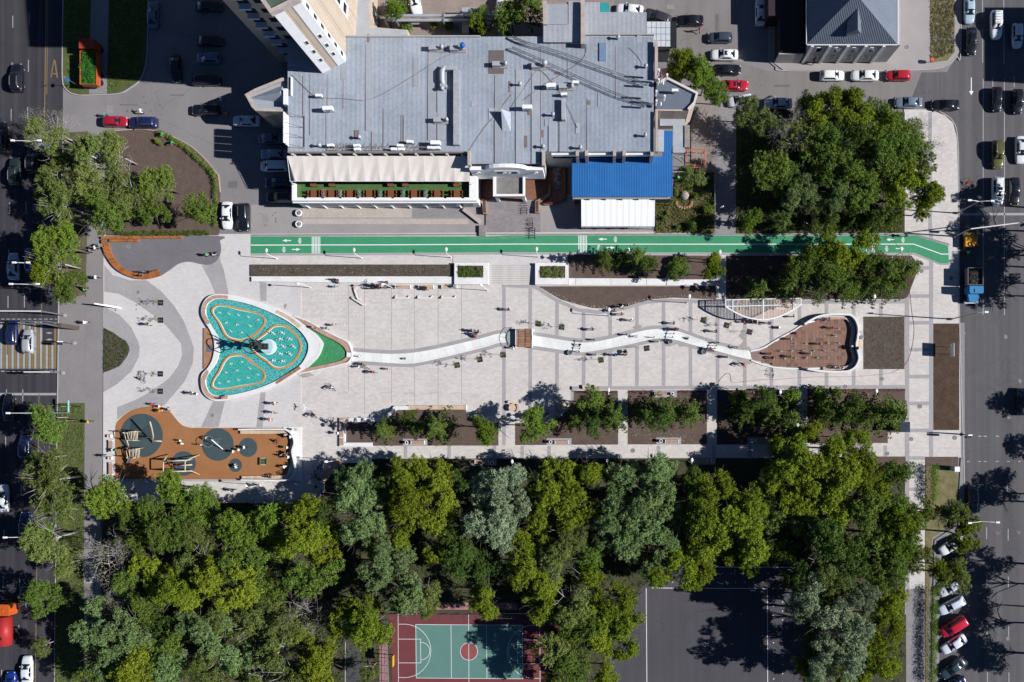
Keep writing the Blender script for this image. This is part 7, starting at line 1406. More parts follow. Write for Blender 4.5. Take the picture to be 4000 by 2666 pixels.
w = PW(9, 740, 600); t = thing('direction_sign', 'pale green cross shaped signpost below the left zebra crossing', 'sign', (w.x, w.y, .12)); part(MB().cyl(0, 0, .07, 0, 3.5, 8).mesh('pole'), 'pole', DARK, t); part(MB().box(-.04, .04, -.95, .95, 2.9, 3.2).box(-.9, .5, -.04, .04, 3.21, 3.5).mesh('arms'), 'arms', mat('mint_paint', (0.25, 0.55, 0.48), 0.6), t)
w = PW(4, 1505, 555, 1.0); t = thing('orange_bin', 'small orange bin at the corner of the dry grass', 'bin', (w.x, w.y, .12)); part(MB().cyl(0, 0, .28, .6, 1.2, 12, .34).mesh('drum'), 'drum', ORANGE, t); part(MB().cyl(0, 0, .05, 0, .6, 6).mesh('post'), 'post', GREYM, t)
w = PW(12, 1255, 790, 2.6); t = thing('kiosk', 'small dark square kiosk roof at the right end of the beds', 'kiosk', (w.x, w.y, .12)); part(MB().box(-.85, .85, -.85, .85, 2.5, 2.62).mesh('roof'), 'roof', mat('kiosk_roof', (0.035, 0.045, 0.065), 0.3, 0.5, 2, 8), t); part(MB().box(-.7, .7, -.7, .7, 0, 2.49).mesh('body'), 'body', GREYM, t)
w = PW(12, 1735, 1177, 2.0); t = thing('utility_box', 'pale blue utility cabinet by the right kerb', 'cabinet', (w.x, w.y, .12)); part(MB().box(-.38, .38, -.38, .38, 0, 2.0).mesh('body'), 'body', mat('pale_blue_paint', (0.45, 0.55, 0.62), 0.5), t); part(MB().box(-.42, .42, -.42, .42, 2.001, 2.06).mesh('lid'), 'lid', WMET, t)
w = PW(12, 1738, 80, 2.8); t = thing('information_board', 'thin upright board on two posts on the brown soil strip', 'sign', (w.x - .6, w.y, .12)); part(MB().box(-.03, .03, -1.1, 1.1, 1.4, 2.9).mesh('board'), 'board', WMET, t); part(MB().cyl(0, .6, .04, 0, 1.4, 6).cyl(0, -.6, .04, 0, 1.4, 6).mesh('posts'), 'posts', GREYM, t)
# manholes
MHM = mat('manhole_iron', (0.20, 0.19, 0.19), 0.7, 0.2); ml = {'c': MB().cyl(0, 0, .30, 0, .012, 20).mesh('cover'), 'r': MB().ring((0, 0, .008), .33, .02, 'z', 20, 4).mesh('ring')}
for i, (v, x, y, z, k) in enumerate(((12, 1392, 600, .135, 1.1), (12, 1313, 900, .13, 1), (12, 1712, 888, .135, 1.1), (12, 1093, 1034, .13, 1), (12, 1044, 348, .125, 1), (12, 708, 420, .135, 1), (10, 600, 716, .125, 1), (10, 755, 1028, .125, 1.1), (9, 1953, 683, .135, 1), (5, 1272, 1120, .125, 1), (5, 1182, 700, .145, 1), (11, 1110, 1006, .13, 1.1), (4, 1272, 437, .125, 1.1), (4, 1537, 358, .145, 1.4), (4, 1680, 346, .145, 1.6), (8, 1408, 925, .13, 1), (8, 1790, 1495, .006, 1.2), (8, 2182, 1527, .006, 1), (12, 2210, 692, .006, 1.2), (12, 2313, 366, .006, 1), (12, 2230, 1247, .006, 1.4), (8, 1678, 482, .13, 1), (8, 1678, 990, .13, 1), (16, 2202, 1165, .006, 1), (16, 1140, 1418, .15, 1.4), (3, 2312, 392, .006, 1))):
    w = PW(v, x, y); t = thing('manhole_cover', 'round iron manhole cover', 'manhole cover', (w.x, w.y, z), 0, 'manhole covers', auto=True, scale=k); part(ml['c'], 'cover', MHM, t); part(ml['r'], 'ring', CONC, t)
# orange hose
t = thing('hose', 'long thin orange red hose winding over the right part of the square', 'hose', W(3200, 1480)); t.location.z = .13
hp_ = [P(11, 1890, 385), P(11, 1930, 330), P(11, 1975, 296), P(11, 2003, 310), P(11, 2010, 360), P(11, 2040, 380), P(11, 2200, 365), P(11, 2340, 352), P(12, 60, 355), P(12, 400, 332), P(12, 800, 325), P(12, 1100, 298), P(12, 1230, 240), P(12, 1290, 160), P(12, 1330, 10), P(8, 1340, 1440), P(8, 1320, 1300), P(8, 1298, 1095), P(8, 1280, 950), P(8, 1225, 755), P(8, 1160, 650), P(8, 1110, 500)]
MB().tube(smooth([Vector((W(*p).x, W(*p).y, .165)) for p in hp_], False, 6), .022, 5).build('tube', mat('hose_red', (0.42, 0.10, 0.08), 0.6), t)
w = PW(11, 1878, 400, .4); t = thing('bucket', 'pale bucket at the left end of the orange hose', 'bucket', (w.x, w.y, .12)); part(MB().cyl(0, 0, .28, 0, .6, 16, .32).mesh('drum'), 'drum', GALV, t); part(MB().ring((0, 0, .6), .32, .025, 'z', 16, 4).mesh('rim'), 'rim', WMET, t)
# machinery
def truck(v, x, y, ang, lab, cabc, bodyc, load, L_=7.2, w_=2.5, tank=False, cabl=2.0, bonnet=0):
    w = PW(v, x, y, 1.5); w.z = 0; t = thing('truck', lab, 'truck', w, math.radians(ang), 'trucks'); h = L_ / 2; pc = mat('truck_paint_%d' % int(sum(cabc) * 1000), cabc, 0.4, 0.12); pb = mat('truck_body_%d' % int(sum(bodyc) * 1000), bodyc, 0.5, 0.2)
    c0 = h - cabl - bonnet; cab = MB(); cab.prism([Vector((c0, -w_ / 2 + .1, 0)), Vector((c0 + cabl - .15, -w_ / 2 + .1, 0)), Vector((c0 + cabl, -w_ / 2 + .3, 0)), Vector((c0 + cabl, w_ / 2 - .3, 0)), Vector((c0 + cabl - .15, w_ / 2 - .1, 0)), Vector((c0, w_ / 2 - .1, 0))], .6, 2.7); part(cab.mesh('cab'), 'cab', pc, t)
    part(MB().box(c0 + cabl + .005, c0 + cabl + .03, -w_ / 2 + .35, w_ / 2 - .35, 1.7, 2.5).mesh('windscreen'), 'windscreen', GLASS, t); part(MB().box(c0 + .5, c0 + 1.1, -.35, .35, 2.7, 2.8).mesh('roof_hatch'), 'roof_hatch', pc, t)
    if bonnet: part(MB().prism([Vector((c0 + cabl + .04, -.95, 0)), Vector((h - .1, -.75, 0)), Vector((h, -.5, 0)), Vector((h, .5, 0)), Vector((h - .1, .75, 0)), Vector((c0 + cabl + .04, .95, 0))], .6, 1.65).mesh('bonnet'), 'bonnet', pc, t); part(MB().box(h - .25, h + .1, -1.15, 1.15, .5, .75).mesh('bumper'), 'bumper', WMET, t)
    part(MB().box(-h, h - .3, -.5, .5, .55, .95).mesh('chassis'), 'chassis', DARK, t)
    if tank: part(MB().tube([(-h + .1, 0, 1.9), (c0 - .3, 0, 1.9)], 1.12, 18).mesh('tank', True), 'tank', pb, t); part(MB().cyl(-h + 1.4, 0, .3, 2.95, 3.15, 12).mesh('hatch'), 'hatch', DARK, t)
    else:
        b0, b1 = -h, c0 - .25; part(MB().box(b0, b1, -w_ / 2, w_ / 2, 1.0, 1.15).mesh('bed'), 'bed', pb, t)
        for s in (-1, 1): part(MB().box(b0, b1, s * w_ / 2 - .05, s * w_ / 2 + .05, 1.151, 2.3).mesh('side_board'), 'side_board', pb, t)
        for q in (b0, b1): part(MB().box(q - .04, q + .04, -w_ / 2 + .06, w_ / 2 - .06, 1.151, 2.35).mesh('end_board'), 'end_board', pb, t)
        if load: 
            rr = np.random.default_rng(55); cl = [((rr.uniform(b0 + .4, b1 - .4), rr.uniform(-.9, .9) * (1.2 if load[1] == 'grass' else .8), load[2] + rr.uniform(-.1, .2)), (.45, .45, .2), 1) for _ in range(30)]; part(leafcloud(rr, cl, 1500, .08), 'load', load[0], t); part(MB().box(b0 + .06, b1 - .06, -w_ / 2 + .07, w_ / 2 - .07, 1.16, load[2] - .12).mesh('load_base'), 'load_base', load[0], t)
    for sx in (h - .9, -h + 1.0, -h + 2.2):
        for s in (-1, 1): part(MB().ring((0, 0, 0), .33, .16, 'y', 14, 6).mesh('wheel', True), 'wheel', RUBB, t, (sx, s * (w_ / 2 - .2), .48))
    return t
truck(1, 835, 590, 90, 'orange tipper truck with green grass load on the left verge', (0.40, 0.06, 0.025), (0.40, 0.09, 0.035), (leafmat('load_green', (0.03, 0.12, 0.02), (0.07, 0.22, 0.04)), 'grass', 2.25), 7.4, 2.7, cabl=1.6)
truck(13, 60, 1030, 90, 'orange and red tanker truck cut by the left edge', (0.50, 0.10, 0.02), (0.36, 0.025, 0.025), None, 7.0, 2.6, tank=True, cabl=1.9)
truck(8, 1887, 1055, -90, 'blue bonneted dump truck loaded with rubble', (0.03, 0.20, 0.42), (0.16, 0.15, 0.15), (leafmat('rubble', (0.03, 0.03, 0.03), (0.20, 0.20, 0.20)), 'rubble', 1.7), 5.6, 2.5, cabl=1.25, bonnet=1.3)
w = PW(8, 1855, 637, 1.0); t = thing('compressor', 'yellow trailer compressor standing on the right road', 'machine', (w.x, w.y, 0)); part(MB().box(-.85, .65, -1.15, 1.15, .45, 1.3).mesh('body'), 'body', YELP, t); part(MB().box(.66, 1.3, -.85, .75, .45, 1.0).mesh('side_box'), 'side_box', YELP, t); part(MB().ring((-.1, -.75, 1.34), .3, .07, 'z', 18, 6).mesh('hose_ring', True), 'hose_ring', RUBB, t); part(MB().tube([(-.2, 1.15, .5), (-.2, 2.0, .45)], .05, 5).mesh('drawbar'), 'drawbar', DARK, t)
for s in (-1, 1): part(MB().ring((0, 0, 0), .22, .1, 'x', 12, 6).mesh('wheel', True), 'wheel', RUBB, t, (s * .8, 0, .32))
w = PW(8, 1860, 100, 1.0); t = thing('folding_sign', 'folded orange and black warning stand on the right road', 'sign', (w.x, w.y, 0), .1); m_ = MB(); m_.add([(-.9, -.3, .1), (.5, 0, .9), (-.1, .4, .9)], [(0, 1, 2)]); part(m_.mesh('panel'), 'panel', ORANGE, t); part(MB().tube([(-.9, -.3, .1), (.5, 0, .9), (1.1, 0, .1)], .03, 4).tube([(-.7, -.6, .05), (-.1, .4, .9), (.3, .9, .05)], .03, 4).mesh('legs'), 'legs', DARK, t)
# orange frame and yard fence
fr = thing('orange_cage', 'orange steel cage frame near the garden', 'frame', W(2720, 620)); o_ = [(2684, 585), (2754, 585), (2754, 655), (2684, 655)]
for i in range(4): MB().tube([W(*o_[i], 2.2), W(*o_[(i + 1) % 4], 2.2)], .06, 5).build('bar', ORANGE, fr); a = W(*o_[i], 2.2); MB().tube([(a.x, a.y, .1), a], .05, 5).build('post', ORANGE, fr)
for a, b in (((2684, 585), (2740, 605)), ((2754, 585), (2740, 605)), ((2740, 605), (2740, 650)), ((2684, 640), (2740, 650)), ((2705, 600), (2710, 630))): MB().tube([W(*a, 2.2), W(*b, 1.2)], .045, 4).build('bar', ORANGE, fr)
t = thing('boulder', 'big pale boulder in the small garden', 'boulder', PW(7, 1583, 235)); rr = random.Random(3); bmx = MB().blob((0, 0, .35), .75, 14, 9, (1, 1, .75)); bmx.v = [(x * (1 + rr.uniform(-.1, .1)), y * (1 + rr.uniform(-.1, .1)), z * (1 + rr.uniform(-.08, .08))) for x, y, z in bmx.v]; t.location.z = .12; part(bmx.mesh('rock'), 'rock', STONE, t)
st_ = MB().blob((0, 0, .12), .28, 7, 5, (1.2, .8, .6)).mesh('stone')
for i in range(11): a = math.pi * (.95 + i * .11); w = PW(7, 1580 + 70 * math.cos(a), 300 - 48 * math.sin(a)); t = thing('garden_stone', 'reddish edging stone in the arc below the big boulder', 'stone', (w.x, w.y, .13), a, 'edging stones below the boulder'); part(st_, 'stone', mat('red_stone', (0.36, 0.20, 0.13), 0.9, 0.2), t)
# boundary posts / fence at the garden
gf = thing('garden_fence', 'thin pale fence on the right side of the garden', 'fence', W(2790, 760)); a, b = W(2789, 672), W(2789, 912)
MB().tube([a + Vector((0, 0, 1.2)), b + Vector((0, 0, 1.2))], .04, 5).build('rail', CONC, gf); MB().tube([W(2640, 672, 1.2), W(2789, 672, 1.2)], .05, 5).build('rail', CONC, gf)
for i in range(14): p = a.lerp(b, i / 13); MB().box(p.x - .04, p.x + .04, p.y - .04, p.y + .04, 0, 1.25).build('post', CONC, gf)
cf = thing('court_fence', 'green mesh fence posts around the red basketball court', 'fence', PW(14, 1300, 930)); CFM = mat('green_steel', (0.03, 0.12, 0.09), 0.6)
for x in range(1370, 2400, 110): a, b = PW(14, x, 940), PW(14, x + 40, 905); MB().tube([(a.x, a.y, .15), (a.x, a.y, 2.6)], .04, 4).build('post', CFM, cf)
for z in (1.0, 2.6): a, b = PW(14, 1300, 940), PW(14, 2400, 945); MB().tube([(a.x, a.y, z), (b.x, b.y, z)], .035, 4).build('rail', CFM, cf)
for y in range(1200, 1600, 70): a = PW(14, 1216, y); MB().tube([(a.x, a.y, .15), (a.x, a.y, 2.6)], .04, 4).build('post', CFM, cf)
for z in (1.0, 2.6): a, b = PW(14, 1216, 950), PW(14, 1222, 1700); MB().tube([(a.x, a.y, z), (b.x, b.y, z)], .035, 4).build('rail', CFM, cf)
def hoop(x, y, d, lab): w = PW(14, x, y); t = thing('basketball_hoop', lab, 'basketball hoop', (w.x, w.y, .15), 0, 'basketball hoops'); part(MB().tube([(-d * .9, 0, 0), (-d * .9, 0, 2.6), (0, 0, 3.2)], .07, 6).mesh('stand'), 'stand', DARK, t); part(MB().box(-.03, .03, -.9, .9, 2.9, 3.9).mesh('backboard'), 'backboard', mat('hoop_yellow', (0.6, 0.33, 0.03), 0.6), t); part(MB().ring((d * .3, 0, 3.05), .23, .02, 'z', 14, 4).mesh('rim'), 'rim', ORANGE, t)
hoop(1310, 1310, 1, 'yellow basketball backboard at the left end of the court'); hoop(2560, 1320, -1, 'shaded yellow basketball backboard at the right end of the court')
# bike racks
for i, (x, y) in enumerate(((580, 600), (655, 828))):
    w = PW('Z4', x, y, .4); t = thing('bike_rack', '%s dark metal bike rack on the entrance steps' % ('upper', 'lower')[i], 'bike rack', (w.x, w.y, .18), 0, 'bike racks')
    for k in range(5): part(MB().tube([(-.5, -.8 + k * .4, .05), (-.3, -.7 + k * .4, .6), (.3, -.8 + k * .4, .6), (.5, -.7 + k * .4, .05)], .03, 5).mesh('loop'), 'loop', DARK, t)
    for s in (-1, 1): part(MB().tube([(s * .5, -.95, .04), (s * .5, .95, .04)], .03, 4).mesh('rail'), 'rail', DARK, t)
# stone ramp steps left at the left forest (grated stair)
gs = thing('pavement_stairs', 'narrow stairs with dark rails on the left footpath', 'stairs', PW(13, 850, 560)); 
for i in range(14): a, b = PW(13, 775, 452 + i * 14.5 + 13.5), PW(13, 922, 452 + i * 14.5); MB().box(a.x, b.x, a.y, b.y, .1, .34 - i * .012).build('step', CONC, gs)
for x in (812, 925): a, b = PW(13, x, 440), PW(13, x, 640); MB().tube([(a.x, a.y, 1.0), (b.x, b.y, .9)], .035, 4).build('rail', DARK, gs)
# hedges
def hedge(name, pts, w_, h, lab, v, sp='K', dens=260, z=.13):
    w = smooth(PL(v, pts), False, 5); t = thing(name, lab, 'hedge', (w[0].x, w[0].y, z)); rr = np.random.default_rng(len(pts) * 7); cl = []; L_ = 0
    for a, b in zip(w, w[1:]):
        d = (b - a).length; L_ += d; n = max(1, int(d / .4))
        for k in range(n): p = a.lerp(b, k / n) - t.location; cl.append(((p.x + rr.uniform(-.12, .12), p.y + rr.uniform(-.12, .12), h * .55 + rr.uniform(-.05, .08)), (w_ / 2, w_ / 2, h * .45), 1))
    part(leafcloud(rr, cl, int(dens * L_), .07), 'foliage', LM[sp], t); return t
hedge('hedge', [(1480, 1225), (1600, 1285), (1740, 1380), (1850, 1480), (1960, 1600)], .8, .6, 'curved low hedge on the edge of the left soil island', 1, 'G'); hedge('hedge', [(1955, 10), (1990, 120), (1992, 300), (1985, 540)], .8, .6, 'upright part of the hedge beside the white and black parked cars', 5, 'G'); hedge('hedge', [(1100, 580), (1500, 582), (1955, 575)], .8, .6, 'straight hedge behind the red brown timber bench', 5, 'G')
hedge('hedge', [(1490, 700), (1488, 900), (1482, 1200), (1480, 1568)], 1.4, 1.7, 'tall trimmed hedge along the lower right footpath', 16, 'H', 520); hedge('hedge', [(1495, 1165), (1497, 1300), (1498, 1470)], 1.4, 1.7, 'short trimmed hedge stub by the pale blue cabinet', 12, 'H', 520)
# bed tufts (ground cover)
def tufts(name, poly, n, size, m, z, hh=.12, cls=.12, seed=1):
    rr = np.random.default_rng(seed); xs = [p.x for p in poly]; ys = [p.y for p in poly]; cl = []
    while len(cl) < n:
        x, y = rr.uniform(min(xs), max(xs)), rr.uniform(min(ys), max(ys))
        if insidepoly(x, y, [(p.x, p.y) for p in poly]): cl.append(((x, y, z), (cls, cls, hh), 1))
    me = leafcloud(rr, cl, n * 6, size); me.materials.append(m); o = bpy.data.objects.new(name, me); COL.objects.link(o); o['kind'] = 'stuff'; return o
tufts('flower_planting', PL(6, rect(0, -40, 870, 1805, 968)), 700, .035, LM['B'], .36, .06, seed=1); tufts('flower_planting', [W(*p) for p in lb], 650, .05, LM['K'], .2, seed=2); tufts('flower_planting', PL('F', rect(0, 3374, 1240, 3530, 1441)), 260, .04, LM['B'], .17, .05, seed=3)
gcl = [W(*p) for p in GD]; tufts('ground_cover', gcl, 1400, .08, LM['G'], .2, .2, .2, seed=4)
WFL = mat('white_blossom', (0.7, 0.7, 0.68), 0.9); RFL = mat('dark_red_foliage', (0.16, 0.03, 0.05), 0.9, 0.4)
def edgefl(name, v, pts, n, m, z=.2, w_=.35, size=.035, seed=9):
    rr = np.random.default_rng(seed); L_ = PL(v, pts); cl = []
    for i in range(n): k = rr.integers(0, len(L_) - 1); p = L_[k].lerp(L_[k + 1], rr.random()); cl.append(((p.x + rr.normal() * w_ * .4, p.y + rr.normal() * w_ * .4, z), (.05, .05, .04), 1))
    me = leafcloud(rr, cl, n * 5, size); me.materials.append(m); o = bpy.data.objects.new(name, me); COL.objects.link(o); o['kind'] = 'stuff'
edgefl('white_flowers', 7, [(350, 1120), (600, 1220), (740, 1255), (900, 1260), (1050, 1235), (1150, 1205), (1300, 1168), (1480, 1152), (1700, 1165), (1870, 1175)], 260, WFL); edgefl('red_plants', 11, [(580, 470), (965, 470)], 260, RFL); edgefl('red_plants', 11, [(1070, 468), (1280, 470)], 160, RFL); edgefl('red_plants', 11, [(1520, 466), (1780, 466)], 190, RFL); edgefl('red_plants', 12, [(365, 458), (1250, 455)], 300, RFL, seed=4); edgefl('white_flowers', 11, [(1100, 850), (1400, 870), (1700, 860)], 180, WFL, w_=1.6, size=.03); edgefl('white_flowers', 6, [(0, 930), (1700, 930)], 90, WFL, .45, 1.2, .03)
for i, pl_i in enumerate(([(345, 515)], )): pass
tufts('grass_tufts', PL('F', [(2876, 440), (3525, 442), (3525, 905), (2876, 905)]), 5000, .09, LM['G'], .18, .12, .25, seed=5); tufts('grass_tufts', PL('F', [(404, 1980), (3530, 1850), (3530, 2660), (3160, 2660), (3160, 2205), (2580, 2205), (2375, 2540), (2375, 2660), (2130, 2660), (2130, 2380), (1500, 2380), (1480, 2660), (404, 2660)]), 8000, .11, LM['K'], .18, .14, .3, seed=6)
tufts('grass_tufts', PL('F', [(226, 1580), (330, 1580), (325, 2660), (215, 2660)]), 2200, .08, LM['A'], .16, .1, .2, seed=7); tufts('grass_tufts', PL('F', [(3633, 0), (3726, 0), (3726, 205), (3633, 240)]), 900, .07, LM['B'], .16, .08, .2, seed=8); tufts('grass_tufts', PL(1, [(600, 0), (830, 0), (815, 850), (620, 800)]), 900, .07, LM['G'], .15, .08, .2, seed=18); tufts('grass_tufts', PL(1, [(1010, 0), (1350, 0), (1300, 680), (1000, 850)]), 1400, .07, LM['G'], .15, .08, .2, seed=19)

# damp and dusty patches, asphalt repairs
def blotch(name, v, x, y, rx, ry, m, z, sd):
    rr = random.Random(sd); n = 22; ph = [rr.uniform(0, 6.28) for _ in range(4)]
    pts = [(x + rx * math.cos(t) * (1 + .25 * math.sin(3 * t + ph[0]) + .16 * math.sin(5 * t + ph[1]) + .1 * math.sin(9 * t + ph[2])), y + ry * math.sin(t) * (1 + .25 * math.sin(2 * t + ph[3]) + .16 * math.sin(7 * t + ph[1]))) for t in [i * 2 * math.pi / n for i in range(n)]]
    sheet(name, v, pts, z, m, z0=z - .003)
DMP = paver('damp_paving', (0.40, 0.36, 0.335), (0.35, 0.315, 0.295), (0.30, 0.27, 0.26), 0.7, 0.35)
for i, a in enumerate(((7, 1160, 1440, 40, 26), (7, 1580, 1500, 60, 14), (7, 2120, 1510, 30, 50), (11, 1450, 28, 55, 18), (11, 1560, 40, 40, 14), (11, 1900, 95, 40, 22), (11, 2130, 40, 30, 40), (11, 2160, 200, 35, 16), (10, 460, 310, 60, 22), (10, 930, 205, 40, 14), (10, 1060, 215, 90, 9), (6, 270, 1250, 14, 26), (11, 700, 128, 50, 10), (10, 370, 350, 26, 18))): blotch('damp_patch', *a, DMP, .1345, i)
DST = mat('dusty_green', (0.10, 0.27, 0.165), 0.9, 0.15, 0.6, 5)
for i, a in enumerate(((6, 2080, 625, 130, 12), (6, 2280, 620, 90, 10), (7, 120, 610, 130, 9))): blotch('dust_patch', *a, DST, .1535, 40 + i)
RP1, RP2 = mat('asphalt_repair_light', (0.26, 0.25, 0.245), 0.9, 0.12), mat('asphalt_repair_dark', (0.14, 0.135, 0.14), 0.9, 0.12)
for v, x0, y0, x1, y1, k in ((1, 975, 968, 1037, 1040, 0), (1, 1100, 960, 1270, 968, 1), (1, 1560, 870, 1690, 880, 1), (5, 2100, 100, 2180, 160, 1), (3, 1420, 45, 1490, 85, 0), (3, 1870, 130, 1900, 280, 1), (8, 1800, 1190, 1870, 1205, 1), (6, 60, 400, 110, 520, 0), (4, 60, 780, 200, 800, 1), (12, 1990, 1215, 2040, 1280, 1)): sheet('asphalt_repair', v, rect(0, x0, y0, x1, y1), .008, (RP1, RP2)[k], z0=.003)
for i in range(46):
    v, x, y = R.choice(((1, 1500, 1000), (1, 1200, 950), (4, 1550, 1150), (8, 2000, 1350), (12, 2000, 500), (4, 800, 830), (3, 2150, 700), (6, 200, 450), (12, 2100, 1000), (5, 1100, 1250))); blotch('oil_stain', v, x + R.uniform(-160, 160), y + R.uniform(-90, 90), R.uniform(3, 9), R.uniform(3, 12), RP2, .0095 if v != 5 else .1335, i)
